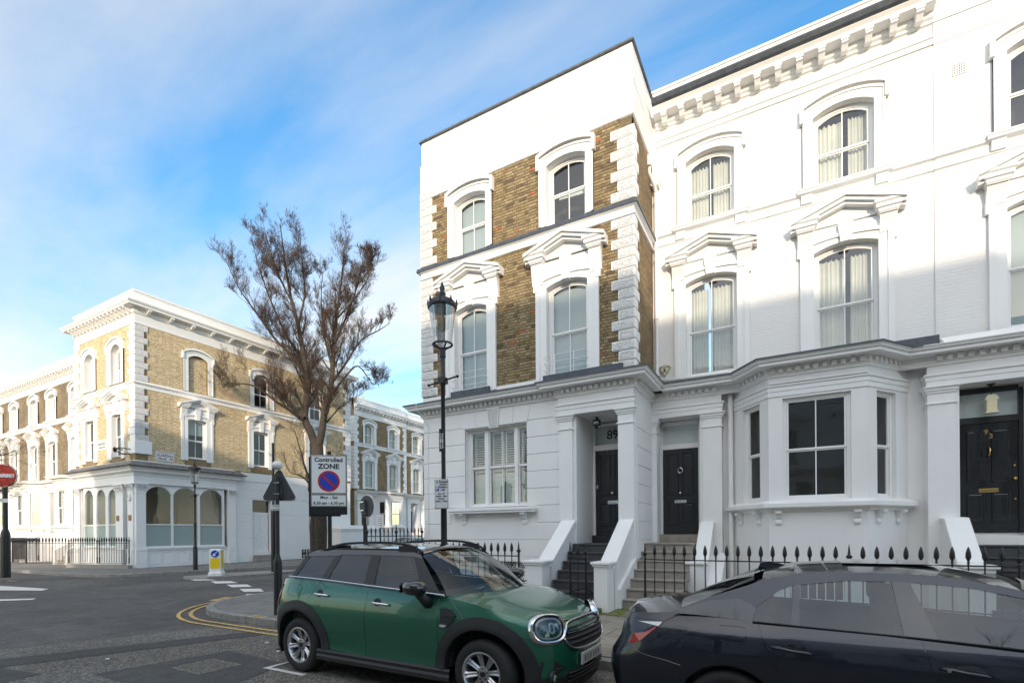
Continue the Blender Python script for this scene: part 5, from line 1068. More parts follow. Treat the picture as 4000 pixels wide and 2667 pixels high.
def capital(root, F, u0, u1, v0, v1, w0, w1):
    """leafy capital: bell with two rows of leaves and corner scrolls"""
    mb = MB(F); h = w1-w0; um = (u0+u1)/2; hw_ = (u1-u0)/2
    mb.box(u0+.0, u1-.0, v0, v1, w0, w1-.05); mb.box(u0-.10, u1+.10, v0, v1+.10, w1-.05, w1); mb.box(u0-.02, u1+.02, v0, v1+.02, w0-.03, w0+.01)
    c = part('capital', mb, white2, root); lf = MB(F); n = 4
    for row, (z, out_, s) in enumerate(((w0+.02, .03, h*.36), (w0+h*.34, .07, h*.36))):
        for i in range(n):
            x = u0+(u1-u0)*(i+.5)/n+(0 if row == 0 else 0); wd = (u1-u0)/n*.42
            lf.poly_vw([(v1, z), (v1+out_*.7, z+s*.5), (v1+out_*1.9, z+s*.95), (v1+out_*1.6, z+s*.8), (v1+out_*.2, z+s*.4)], x-wd, x+wd)
    for sx in (-1, 1):
        x = um+sx*(hw_+.02); lf.tube([(x+sx*.05*math.cos(t*.8)*(1-t*.08), v1+.07, w1-.13+.07*math.sin(t*.8)*(1-t*.08)) for t in range(11)], .018, 5)
        x = um+sx*.05; lf.tube([(x+sx*.04*math.cos(t*.8)*(1-t*.08), v1+.05, w1-.11+.05*math.sin(t*.8)*(1-t*.08)) for t in range(11)], .014, 5)
    part('leaf_carving', lf, white2, c, kind='stuff')
def shop_pilaster(root, F, u0, u1, v1=.12, cap=(3.84, 4.28)):
    mb = MB(F); mb.box(u0, u1, -.1, v1, 1.0, cap[0]); mb.box(u0-.03, u1+.03, -.1, v1+.04, .12, .98); mb.box(u0-.04, u1+.04, -.1, v1+.06, .98, 1.03); part('pilaster', mb, white2, root)
    for a, b, c_, d_ in ((u0+.07, u1-.07, .28, .85),):
        pb = MB(F); P = [(a, c_), (b, c_), (b, d_), (a, d_)]; I = [(a+.03, c_+.03), (b-.03, c_+.03), (b-.03, d_-.03), (a+.03, d_-.03)]
        A_ = [pb.P(x, v1+.055, z) for x, z in P]; B_ = [pb.P(x, v1+.042, z) for x, z in I]; [pb.face([A_[i], A_[(i+1) % 4], B_[(i+1) % 4], B_[i]]) for i in range(4)]; pb.face(B_); part('panel', pb, white2, root)
    capital(root, F, u0, u1, -.1, v1, *cap)
shop_pilaster(Lh, FLr, 12.40, 12.83); shop_pilaster(Lh, FLr, 17.0, 17.42); shop_pilaster(Lh, FLf, -28.55, -28.02); shop_pilaster(Lh, FLf, -29.75, -29.0, cap=(3.80, 4.28)); shop_pilaster(Lh, FLf, -34.4, -33.75, cap=(3.80, 4.28))
def shop_windows(F, lights, w0, wtr, wtop, v=.02, narrow=False):
    a, b = lights[0][0], lights[-1][1]
    mb = MB(F); wall(mb, a-.1, b+.1, w0-.06, 4.28, [(x0, x1, w0, wtop-(.55 if narrow else .42), (x1-x0)*(.5 if narrow else .33)) for x0, x1 in lights], v=v, reveal=.12); mb.box(a-.1, b+.1, v-.02, v+.08, w0-.14, w0-.06)
    for x0, x1 in lights: mb.box(x0+.001, x1-.001, v-.09, v-.02, wtr-.03, wtr+.03)
    wo = part('shop_window', mb, white2, Lh)
    for x0, x1 in lights:
        pb = MB(F); pb.quad((x0, v-.06, wtr), (x1, v-.06, wtr), (x1, v-.06, wtop), (x0, v-.06, wtop)); part('pane', pb, glass, wo); pb = MB(F); pb.quad((x0, v-.058, w0), (x1, v-.058, w0), (x1, v-.058, wtr), (x0, v-.058, wtr)); part('frosted_pane', pb, frosted, wo)
    return wo
shop_windows(FLr, [(12.87, 14.04), (14.14, 15.37), (15.48, 16.71)], 1.17, 2.26, 4.22)
shop_windows(FLf, [(-33.45, -32.40), (-32.05, -31.06), (-30.74, -29.85)], 1.2, 2.27, 4.18, narrow=True)
# panelled stall riser
mb = MB(FLr); mb.box(12.83, 17.0, -.1, .02, .12, 1.04); mb.box(12.83, 17.0, -.1, .06, .96, 1.04); st = part('stall_riser', mb, white2, Lh)
for x0, x1 in ((12.98, 13.5), (13.62, 14.12), (14.35, 14.85), (14.97, 15.45), (15.6, 16.1), (16.25, 16.8)):
    pb = MB(FLr); P = [(x0, .3), (x1, .3), (x1, .86), (x0, .86)]; I = [(a_+(.04 if a_ == x0 else -.04), b_+(.04 if b_ == .3 else -.04)) for a_, b_ in P]; A_ = [pb.P(x, .038, z) for x, z in P]; B_ = [pb.P(x, .022, z) for x, z in I]; [pb.face([A_[i], A_[(i+1) % 4], B_[(i+1) % 4], B_[i]]) for i in range(4)]; pb.face(B_); part('panel', pb, white2, st)
mb = MB(FLf); mb.box(-33.75, -29.75, -.1, .02, .12, 1.1); mb.box(-34.5, -33.7, -.1, .01, .12, 5.3); part('stall_riser', mb, white2, Lh)
gd = panel_door(Lh, FLf, -29.0, -28.6, .3, 3.05, -.2, doorgreen, label='dark green shop door in the corner recess'); mb = MB(FLf); mb.quad((-29.05, -.3, .12), (-28.5, -.3, .12), (-28.5, -.3, 4.3), (-29.05, -.3, 4.3)); part('door_recess', mb, white, Lh)
rm = MB(FLr); shopin = mat('shop_interior', (0.45, 0.44, 0.42), .8)
rm.quad((12.7, -5.5, .3), (25, -5.5, .3), (25, -5.5, 4.6), (12.7, -5.5, 4.6)); rm.quad((12.6, -6, .3), (25, -6, .3), (25, -.2, .3), (12.6, -.2, .3)); rm.quad((12.6, -6, 4.5), (25, -6, 4.5), (25, -.2, 4.5), (12.6, -.2, 4.5)); rm.quad((17.2, -6, .3), (17.2, -.2, .3), (17.2, -.2, 4.5), (17.2, -6, 4.5)); part('shop_interior', rm, shopin, Lh)
shell(Lh, FLr, 12.46, 26.08, -6.5, 13.1, BRL[0], sides=(False, False)); mb = MB(FW); mb.quad((-34.5, -26.1, 0), (-28, -26.1, 0), (-28, -26.1, 12.2), (-34.5, -26.1, 12.2)); mb.quad((-34.48, -12.46, 0), (-34.48, -26, 0), (-34.48, -26, 13.1), (-34.48, -12.46, 13.1)); part('side_wall', mb, BRL[0], Lh)
# street name plates
red = mat('red_print', (0.45, 0.03, 0.02), .4); blackp = mat('black_print', (0.012, 0.012, 0.012), .4); signw = mat('sign_white', (0.72, 0.72, 0.70), .35)
sg = thing('street_sign', 'white street name plate reading SCARSDALE VILLAS W8 on the yellow brick wall', 'street sign', FLr.T(13.76, .02, 5.75))
mb = MB(FLr); mb.box(13.31, 14.21, .0, .04, 5.48, 5.98); o = part('plate', mb, signw, sg); bevel(o, .01, 2); bd = MB(FLr)
for a, b, c, d in ((13.33, 14.19, 5.945, 5.955), (13.33, 14.19, 5.505, 5.515), (13.33, 13.34, 5.515, 5.945), (14.18, 14.19, 5.515, 5.945)): bd.box(a, b, .041, .043, c, d)
part('plate_border', bd, blackp, sg)
text('lettering', 'SCARSDALE', sg, .155, (13.76, .042, 5.77), FLr, blackp, squash=.92, bold=.003); text('lettering', 'VILLAS', sg, .155, (13.62, .042, 5.61), FLr, blackp, squash=.92, bold=.003); text('lettering', 'W8', sg, .14, (14.04, .042, 5.61), FLr, red, squash=.9, bold=.003); text('lettering', 'The Royal Borough of Kensington', sg, .052, (13.76, .042, 5.915), FLr, red, bold=.001); text('lettering', 'and Chelsea', sg, .045, (13.76, .042, 5.865), FLr, red)
sg = thing('street_sign', 'white street name plate between the two front windows of the corner house', 'street sign', FLf.T(-31.35, .02, 6.45)); mb = MB(FLf); mb.box(-31.82, -30.9, .0, .04, 6.16, 6.72); o = part('plate', mb, signw, sg); bevel(o, .01, 2)
text('lettering', 'ABINGDON', sg, .15, (-31.36, .042, 6.48), FLf, blackp, squash=.95, bold=.003); text('lettering', 'ROAD W8', sg, .15, (-31.36, .042, 6.30), FLf, blackp, squash=.95, bold=.003); text('lettering', 'The Royal Borough of', sg, .055, (-31.36, .042, 6.63), FLf, red)
al = thing('burglar_alarm', 'white alarm box with a red mark above the brass plaque on the corner shop', 'alarm box', FLf.T(-28.3, .12, 3.6)); mb = MB(FLf); mb.poly_uw([(-28.43, 3.75), (-28.17, 3.75), (-28.15, 3.55), (-28.22, 3.42), (-28.38, 3.42), (-28.45, 3.55)][::-1], .12, .19); part('alarm_cover', mb, signw, al, fixn=True); mb = MB(FLf); mb.box(-28.38, -28.32, .19, .192, 3.6, 3.68); part('print', mb, red, al)
for u, v, l in ((-28.28, .125, 'brass plaque on the corner pilaster of the shop'), (-29.5, .125, 'small brass plaque left of the green shop door')):
    mb = MB(FLf); mb.box(u-.13, u+.13, v, v+.02, 2.45, 2.72); o = part('plaque', mb, MAT['copper'] if 'copper' in MAT else mat('copper', (0.33, 0.15, 0.08), .3, .8), None); tag(o, l, 'plaque')
bl = thing('bracket_lamp', 'small wrought metal bracket lamp at the corner above the shop canopy', 'lamp', FLf.T(-28.3, .2, 5.9)); mb = MB(FLf); mb.tube([(-28.4, .05, 5.75), (-28.5, .35, 5.7), (-28.75, .5, 5.85), (-28.8, .4, 5.98), (-28.6, .3, 5.9)], .03, 6); mb.tube([(-28.3, .05, 5.95), (-28.6, .45, 6.0), (-28.9, .55, 5.9)], .025, 6); part('bracket', mb, iron, bl); mb = MB(FLf); mb.lathe(-28.85, .5, [(.02, 6.05), (.09, 5.98), (.06, 5.82), (.02, 5.78)], 8); part('lamp_shade', mb, iron, bl)
# garden wall behind the sign posts
gw_ = thing('garden_wall', 'white rendered garden wall with moulded coping behind the parking zone sign', 'wall', (-27, 26, .1)); mb = MB(FW); mb.box(-28.2, -26.3, -27.2, -23.7, 0, 2.05); part('wall', mb, white, gw_)
mb = MB(FW); mb.sweep([(-28.2, -27.2), (-28.2, -23.7), (-26.3, -23.7), (-26.3, -27.2)][::1], [(-.02, 1.92), (.05, 1.93), (.05, 1.99), (.10, 2.03), (.10, 2.09), (.02, 2.14), (-.02, 2.15)]); mb.box(-28.2, -26.3, -27.2, -23.7, 2.1, 2.2); mb.box(-28.0, -26.5, -27.0, -23.9, 2.2, 2.3); part('wall_coping', mb, white2, gw_)

# ------------------------------------------------------------------ terraces of the same pattern
def terrace_house(root, F, u0, W_, ref, wallm, detail=True, doorm=doorgrey, entrance='left', ground=True, backs=('blind', 'none'), pedim=True, qr=False, ql=False):
    """one house of the standard pattern; windows at thirds"""
    c = [u0+W_*.27, u0+W_*.73]
    holes = [(x-.56, x+.56, 9.42, 11.0, .2) for x in c] + [(x-.58, x+.58, 5.6, 7.9, .12) for x in c]
    mb = MB(F); wall(mb, u0, u0+W_, 5.3, 12.3, holes, reveal=.22); part('wall', mb, wallm, root)
    rv = MB(F)
    for h in holes:
        e = .004; pts = [(h[0]+e, h[2]+e)] + [(p[0], p[1]-e) for p in arch_pts(h[0]+e, h[1]-e, h[3], h[4])] + [(h[1]-e, h[2]+e)]
        for p, q in zip(pts, pts[1:]+pts[:1]): rv.quad((p[0], .02, p[1]), (q[0], .02, q[1]), (q[0], -.22, q[1]), (p[0], -.22, p[1]))
    part('window_reveal', rv, white, root)
    for i, x in enumerate(c):
        win2(root, F, x, hw=.56, rise=.2, back=backs[(i+1) % len(backs)], wide=.22, sillproj=detail, recess=.2)
        win1(root, F, x, hw=.58, ws=7.9, rise=.12, back=backs[i % len(backs)])
    room(root, F, u0+.8, u0+W_-.8, 9.4, 11.2, -.45); room(root, F, u0+.8, u0+W_-.8, 5.6, 8, -.45)
    mb = MB(F); mb.sweep([(u0, 0), (u0+W_, 0)], [(0, 9.08), (.04, 9.09), (.02, 9.14), (.02, 9.25), (.09, 9.31), (.09, 9.38), (0, 9.42)]); part('string_course', mb, white2, root)
    mb = MB(F); mb.sweep([(u0, 0), (u0+W_, 0)], [(0, 11.62), (.05, 11.64), (.02, 11.7), (.02, 12.1), (.06, 12.15), (.06, 12.32), (.38, 12.33), (.38, 12.42), (.45, 12.52), (0, 12.56), (0, 13.1), (.04, 13.12), (.04, 13.2), (-.3, 13.22)]); part('cornice', mb, white2, root)
    modillions(root, F, [(u0, .06), (u0+W_, .06)], 12.325, .27, .2, .14, .42, ends=.12)
    if ql: quoins(root, F, u0, -1, 5.5, 9.06, .5, .36, .5, .36, rugged=False, pitch=.3); quoins(root, F, u0, -1, 9.42, 11.6, .5, .36, .5, .36, rugged=False, pitch=.3)
    if qr: quoins(root, F, u0+W_, 1, 5.5, 9.06, .45, .33, .3, .3, rugged=False, pitch=.3); quoins(root, F, u0+W_, 1, 9.42, 11.6, .45, .33, .3, .3, rugged=False, pitch=.3)
    if ground:
        if entrance == 'left': pl, pr = (u0+.05, u0+.45), (u0+1.4, u0+1.8); wl, wr = u0+2.2, u0+5.6
        else: pl, pr = (u0+W_-1.8, u0+W_-1.4), (u0+W_-.45, u0+W_-.05); wl, wr = u0+W_-5.6, u0+W_-2.2
        a, b = wl+.81, wr-.81
        da, db = pl[1]+.1, pr[0]-.1
        mb = MB(F); mb.quad((u0, 0, 0), (pl[1], 0, 0), (pl[1], 0, 5.3), (u0, 0, 5.3)) if entrance == 'left' else mb.quad((u0, 0, 0), (wl, 0, 0), (wl, 0, 5.3), (u0, 0, 5.3))
        if entrance == 'left': mb.quad((pr[0], 0, 0), (wl+.1, 0, 0), (wl+.1, 0, 5.3), (pr[0], 0, 5.3)); mb.quad((wr-.1, 0, 0), (u0+W_, 0, 0), (u0+W_, 0, 5.3), (wr-.1, 0, 5.3))
        else: mb.quad((wr-.1, 0, 0), (pl[1], 0, 0), (pl[1], 0, 5.3), (wr-.1, 0, 5.3)); mb.quad((pr[0], 0, 0), (u0+W_, 0, 0), (u0+W_, 0, 5.3), (pr[0], 0, 5.3))
        mb.quad((pl[1], 0, 4.58), (pr[0], 0, 4.58), (pr[0], 0, 5.3), (pl[1], 0, 5.3)); mb.quad((wl, 0, 4.9), (wr, 0, 4.9), (wr, 0, 5.3), (wl, 0, 5.3)); part('wall', mb, white, root)
        porch(root, F, pl, pr, (da, db), doorm=doorm)
        bay(root, F, a, b, wl, wr, back='none')
        s = [(wl, .05), (a, 1.05), (b, 1.05), (wr, .05)]
        path = ([(u0, .28)]+[(wl+.22, .28)]+s[1:3]+[(wr-.22, .28)]+[(u0+W_, .28)]); mb = MB(F); mb.sweep(path, CORN); part('cornice_band', mb, white2, root)
        stairs(root, F, pl[0], pr[1], 2.0, .12, 6, .22, .27, stone, landing=-.1)
        for x in (pl[0]-.05, pr[1]-.2): mb = MB(F); mb.poly_vw([(2.1, 0), (2.1, .9), (.4, 1.95), (0, 1.95), (0, 0)], x, x+.25); part('stair_wall', mb, white, root)
    rb = MB(F); rb.quad((u0, -9, 12.7), (u0+W_, -9, 12.7), (u0+W_, 0, 12.7), (u0, 0, 12.7)); part('roof', rb, slate, root)
FC = Fr(-31.8, 0, 90)
c1 = thing('terraced_house', 'brown brick house with white quoins behind the round sign, half in shadow', 'house', (-33, 33, .12))
terrace_house(c1, FC, 30.1, 6.45, None, brickC, ql=True, qr=True, backs=('blind', 'curtain'), doorm=doorgrey)
mb = MB(FC); mb.quad((30.1, -9, 0), (30.1, 0, 0), (30.1, 0, 13.1), (30.1, -9, 13.1)); part('side_wall', mb, brickC, c1)
mb = MB(FC); mb.box(33.4, 34.1, -3, -2.4, 12.6, 13.9); mb.lathe(33.75, -2.7, [(.14, 13.9), (.11, 14.35)], 8); part('chimney', mb, BRL[0], c1)
c2 = thing('terraced_house', 'sunlit brown brick house beyond, next to the left edge of the brick end house', 'house', (-33, 40, .12))
FC2 = Fr(-32.0, 0, 90); terrace_house(c2, FC2, 36.6, 6.4, None, brickC, backs=('curtain', 'curtain'), doorm=doorblue)
mb = MB(FC2); mb.box(37.8, 38.8, -3, -2.4, 12.6, 14.2); part('chimney', mb, brickC, c2)
c3 = thing('terraced_house', 'farthest brown brick house of the side street terrace, mostly hidden', 'house', (-33, 46, .12)); terrace_house(c3, FC2, 43.0, 6.4, None, brickC, backs=('blind', 'curtain'))
# front garden wall, car in the side street etc.
gw2 = thing('garden_wall', 'low white boundary wall in front of the far brown brick houses', 'wall', (-28.6, 34, .1)); mb = MB(FW); mb.box(-28.8, -28.5, -44, -29.0, 0, 1.25); part('wall', mb, white, gw2); mb = MB(FW); mb.box(-28.85, -28.45, -44, -29.0, 1.25, 1.33); part('wall_coping', mb, white2, gw2)
for y in (29.1, 35.5): mb = MB(FW); mb.box(-28.9, -28.3, -y-.5, -y, 0, 1.95); mb.box(-28.95, -28.25, -y-.55, -y+.05, 1.95, 2.05); part('gate_pier', mb, white2, gw2)
# terrace at the far left
FT = Fr(0, 14.3, 0)
tl = [('brown brick house with arched white windows next to the corner shop', 'curtain'), ('second brown brick house left of the corner shop', 'blind'), ('third brown brick house left of the corner shop, at the left edge', 'blind')]
for i, (l, bk) in enumerate(tl):
    t_ = thing('terraced_house', l, 'house', (-38-i*6.4, 14.3, .12)); terrace_house(t_, FT, -41.4-i*6.4, 6.4, None, brickT, backs=(bk, 'none'), entrance='right')
    if i == 0: mb = MB(FT); mb.box(-35.02, -34.4, -9, 0, 0, 13.1); part('side_wall', mb, brickT, t_); pp = MB(FT); pp.tube([(-38.2, .1, 5.4), (-38.2, .1, 11.6)], .06, 8); part('downpipe', pp, white2, t_); rbx = MB(FT); rbx.box(-38.4, -38.05, .0, .16, 7.75, 8.15); o = part('alarm_box', rbx, mat('red_plastic', (.35, .03, .02), .4), t_, label='red alarm box')
# railings round the shop area
railing('black spear railing round the area of the corner shop', [(-33.9, 8.9), (-29.7, 8.9)], 1.28, .17, F=Fr(0, 20.0, 0), z0=.3) if False else None
railing('black spear railing along the basement area beside the corner shop window', [(-31.9, .9), (-27.9, .0)], 1.35, .165, F=Fr(0, 12.1, 0), z0=.3, posts=((-29.9, .45),))
railing('black spear railing running back from the road at the left of the corner shop', [(-31.9, .9), (-33.6, 2.0), (-35.4, 2.0)], 1.35, .15, F=Fr(0, 12.1, 0), z0=.3, posts=((-33.6, 2.0),))
railing('black spear railing in front of the brown brick houses at the left edge', [(-46, .0), (-36.3, .0)], 1.35, .17, F=Fr(0, 11.4, 0), z0=.3, posts=((-41, 0),))
mb = MB(FW); mb.poly_uv([(-32.0, -11.1), (-27.8, -12.0), (-27.8, -12.2), (-32.0, -11.35)], .1, .3); o = part('mossy_plinth', mb, kerbm, None, fixn=True); tag(o, 'low mossy stone plinth under the corner shop railing', 'plinth')
# ------------------------------------------------------------------ houses across the road, behind the viewer (they throw the shade and show in reflections)
FO = Fr(0, -10.6, 180)
for i in range(5):
    x0 = 17.6-6.4*(i+1)      # u = -X
    t_ = thing('terraced_house', ('white','brown brick','overpainted white brick','white','brown brick')[i]+' house across the road behind the viewer, '+('first','second','third','fourth','fifth')[i]+' from the side street', 'house', (-(x0+3.2), -10.6, 0), 'terrace across the road')
    terrace_house(t_, FO, x0, 6.4, None, (white, brickC, wbrick, white, brickC)[i], backs=('blind', 'none'), ground=(i < 5), detail=False)
mb = MB(FO); mb.quad((17.6, 0, 0), (17.6, -9, 0), (17.6, -9, 13.1), (17.6, 0, 13.1)); mb.quad((-14.4, 0, 0), (17.6, 0, 0), (17.6, 0, 5.3), (-14.4, 0, 5.3)) if False else None; part('side_wall', mb, brickC, t_)
mb = MB(FO); mb.quad((17.6, -9, 0), (-40, -9, 0), (-40, -9, 13.1), (17.6, -9, 13.1)); mb.quad((-14.4, -.1, 0), (-40, -.1, 0), (-40, -.1, 13.1), (-14.4, -.1, 13.1)); part('rear_wall', mb, brickC, t_)
# ------------------------------------------------------------------ STREET FURNITURE
FS = Fr(0, 0, 0)
blackpole = mat('black_pole_paint', (0.014, 0.014, 0.015), .38, bump=.02, bscale=30)
signgrey = mat('sign_back_grey', (0.045, 0.047, 0.05), .5, var=.15, vscale=10)
blue = mat('sign_blue', (0.01, 0.05, 0.40), .35); sred = mat('sign_red', (0.50, 0.015, 0.012), .35); yel = mat('bollard_yellow', (0.72, 0.50, 0.01), .5, var=.06, vscale=9); plast = mat('bollard_white', (0.70, 0.70, 0.68), .5, var=.05, vscale=5, dirt=.3, dirtcol=(.25, .23, .2))
def lamp(label, x, y, zt, zb=.12, s=1.0, near=True):
    """cast-iron column with ladder bar and a tapered glass lantern; zt = finial top"""
    r = thing('street_lamp', label, 'street lamp', (x, y, zb)); H = zt-zb; v = -y
    zl = zt-1.74*s*.62     # collar height below lantern
    L0 = zt-1.08*s   # lantern base
    mb = MB(FS); mb.lathe(x, v, [(.10*s, zb), (.10*s, zb+.9*s), (.085*s, zb+.95*s), (.10*s, zb+1.0*s), (.075*s, zb+1.08*s), (.052*s, zb+1.2*s), (.05*s, zb+2.05*s if near else zb+1.9*s), (.07*s, zb+2.10*s), (.05*s, zb+2.16*s), (.036*s, zb+2.25*s), (.034*s, L0-.62*s), (.045*s, L0-.6*s), (.045*s, L0-.46*s), (.034*s, L0-.44*s), (.034*s, L0-.16*s), (.05*s, L0-.15*s), (.05*s, L0-.02*s)], 16); part('post', mb, blackpole, r, autos=30)
    mb = MB(FS); mb.tube([(x-.28*s, v, L0-.56*s), (x+.28*s, v, L0-.50*s)], .014*s, 8); mb.box(x-.06*s, x+.06*s, v-.06*s, v+.06*s, L0-.58*s, L0-.48*s); part('ladder_bar', mb, blackpole, r); [ball('bar_end', (x+q*.29*s, v, L0+(-.53+q*.03)*s), .025*s, blackpole, r, FS) for q in (-1, 1)]
    mb = MB(FS); mb.tube([(x+.155*s*math.cos(t*math.pi/12), v+.155*s*math.sin(t*math.pi/12), L0+.06*s) for t in range(25)], .018*s, 6); [mb.tube([(x, v, L0-.05*s), (x+.15*s*math.cos(a), v+.15*s*math.sin(a), L0+.06*s)], .014*s, 5) for a in (.5, 2.1, 3.7, 5.3)]; part('lantern_cradle', mb, blackpole, r)
    n = 24; mb = MB(FS); rows = [[mb.P(x+rr*s*math.cos(2*math.pi*k/n), v+rr*s*math.sin(2*math.pi*k/n), L0+zz*s) for k in range(n)] for rr, zz in ((.145, .07), (.22, .66))]
    for k in range(n): mb.face([rows[0][k], rows[0][(k+1) % n], rows[1][(k+1) % n], rows[1][k]])
    part('lantern_glass', mb, lampglass, r, smooth=True)
    mb = MB(FS); mb.lathe(x, v, [(.235*s, L0+.64*s), (.245*s, L0+.67*s), (.24*s, L0+.70*s), (.20*s, L0+.76*s), (.11*s, L0+.81*s), (.055*s, L0+.84*s), (.06*s, L0+.90*s), (.035*s, L0+.92*s), (.032*s, L0+.93*s), (.045*s, L0+.98*s), (.02*s, L0+1.05*s), (.004*s, L0+1.09*s)], 20); part('lantern_cap', mb, blackpole, r, autos=35)
    mb = MB(FS); [mb.lathe(x+.235*s*math.cos(a), v+.235*s*math.sin(a), [(.014*s, L0+.68*s), (.02*s, L0+.74*s), (.004*s, L0+.80*s)], 6) for a in [i*math.pi/4+.3 for i in range(8)]]; part('crown_points', mb, blackpole, r, kind='stuff')
    mb = MB(FS); mb.lathe(x, v, [(.15*s, L0+.60*s), (.16*s, L0+.655*s), (.02*s, L0+.66*s)], 16); part('reflector', mb, signgrey, r); mb = MB(FS); mb.tube([(x+.03*s, v, L0+.1*s), (x+.03*s, v, L0+.62*s)], .006*s, 5); part('lamp_stem', mb, blackpole, r)
    return r
nl = lamp('tall black street lamp with clear tapered lantern in front of the brick house', -4.95, 6.6, 5.82)
lamp('black street lamp on the far pavement in front of the corner shop window', -24.0, 13.05, 5.15, s=1.0, near=False)
def post_text(par, s, size, pos, m=blackp, **k): return text('lettering', s, par, size, pos, FS, m, **k)
# sign faces turned slightly: build with their own frames
def sframe(x, y, deg): return Fr(x, y, deg)
# number plate on lamp and parking sign
F1_ = sframe(-4.95, 6.6, 8)
mb = MB(F1_); mb.box(-.045, .045, .05, .06, 3.05, 3.42); o = part('number_plate', mb, blackpole, nl)
for i, c_ in enumerate('013'):
    mb = MB(F1_); mb.box(-.03, .03, .06, .063, 3.27-i*.085, 3.34-i*.085); part('number_tile', mb, signw, o); text('number', c_, o, .075, (0, .064, 3.305-i*.085), F1_, blackp, bold=.004)
ps = thing('parking_sign', 'white resident permit parking sign fixed to the tall black street lamp', 'parking sign', F1_.T(0, .07, 2.3))
W0 = .125
mb = MB(F1_); mb.box(-W0, W0, .06, .075, 2.12, 2.60); o = part('sign_plate', mb, signw, ps); bevel(o, .006); bd = MB(F1_)
for a, b, c, d in ((-W0+.004, W0-.004, 2.588, 2.594), (-W0+.004, W0-.004, 2.126, 2.132), (-W0+.004, -W0+.009, 2.132, 2.588), (W0-.009, W0-.004, 2.132, 2.588)): bd.box(a, b, .0755, .077, c, d)
part('sign_border', bd, blackp, ps)
for i, t_ in enumerate(('Resident', 'permit', 'holders', 'only')): text('lettering', t_, ps, .046, (.03 if i != 0 else .04, .0765, 2.557-i*.043), F1_, blackp, bold=.0012)
for i, t_ in enumerate(('Mon - Fri', '8.30am - 10pm', 'Saturday', '8.30am - 1.30pm')): text('lettering', t_, ps, .032, (0, .0765, 2.365-i*.040), F1_, blackp, bold=.001)
mb = MB(F1_); mb.box(-.105, -.045, .0755, .077, 2.41, 2.485); part('parking_symbol', mb, blue, ps); text('lettering', 'P', ps, .075, (-.075, .0775, 2.447), F1_, signw, bold=.003)
ball('crest', (-.075, .077, 2.555), .012, blue, ps, F1_)
# triangle sign seen from behind, with globe
tg = thing('road_sign', 'back of a triangular road sign topped by a white globe on a thick-based black pole', 'road sign', (-9.02, 6.5, .12)); x, y = -9.02, 6.5
mb = MB(FS); mb.lathe(x, -y, [(.08, .1), (.08, 1.15), (.075, 1.2), (.042, 1.3), (.038, 1.35), (.038, 2.9)], 14); part('pole', mb, blackpole, tg, autos=30)
FT_ = sframe(x, y, 28)
def rtri(w, z0, z1, r=.06):
    P = []; 
    for cx, cz, a0 in ((-w+r*1.0, z0+r, 210), (w-r*1.0, z0+r, 330), (0, z1-r*1.2, 90)):
        for k in range(6): a = math.radians(a0-60+24*k); P.append((cx+r*math.cos(a), cz+r*math.sin(a)))
    return P
mb = MB(FT_); mb.poly_uw(rtri(.325, 2.42, 3.03)[::-1], -.09, -.065); part('sign_plate', mb, signgrey, tg, fixn=True)
mb = MB(FT_); mb.poly_uw(rtri(.345, 2.40, 3.05)[::-1], -.12, -.089); part('sign_face', mb, signw, tg, fixn=True)
mb = MB(FT_); mb.poly_uw([(-.1, 2.45), (.1, 2.45), (.045, 2.86), (-.045, 2.86)][::-1], -.065, -.02); part('fixing_channel', mb, signgrey, tg, fixn=True); mb = MB(FT_); [mb.box(-.06, .06, -.045, .045, z, z+.035) for z in (2.52, 2.74)]; part('clamp', mb, chrome, tg)
ball('globe', (x, -y, 3.11), .105, plast, tg, FS, n=20, sq=.85)
pn = thing('parking_sign', 'small white no loading plate on the pole with the white globe', 'parking sign', (x, y-.05, 2.27)); mb = MB(FT_); mb.box(-.085, .085, .04, .05, 2.20, 2.32); o = part('sign_plate', mb, signw, pn); bevel(o, .004); text('lettering', 'No loading', pn, .030, (0, .0515, 2.285), FT_, blackp, bold=.001); text('lettering', 'at any time', pn, .030, (0, .0515, 2.235), FT_, blackp, bold=.001)
bd = MB(FT_); [bd.box(*q) for q in ((-.083, .083, .0505, .052, 2.312, 2.317), (-.083, .083, .0505, .052, 2.203, 2.208))]; part('sign_border', bd, blackp, pn)
# thin pole behind, on the island side of the road
tp = thing('sign_pole', 'slim black pole standing behind the globe-topped sign pole', 'pole', (-19.7, 14.0, 0)); mb = MB(FS); mb.lathe(-19.7, -14.0, [(.11, .05), (.11, 2.6), (.10, 2.75), (.055, 2.85), (.05, 5.7)], 12); part('pole', mb, blackpole, tp, autos=30)
mb = MB(Fr(-19.7, 14, -10)); mb.box(-.03, .03, .055, .06, 3.9, 4.1); o = part('pole_sticker', mb, signw, tp)
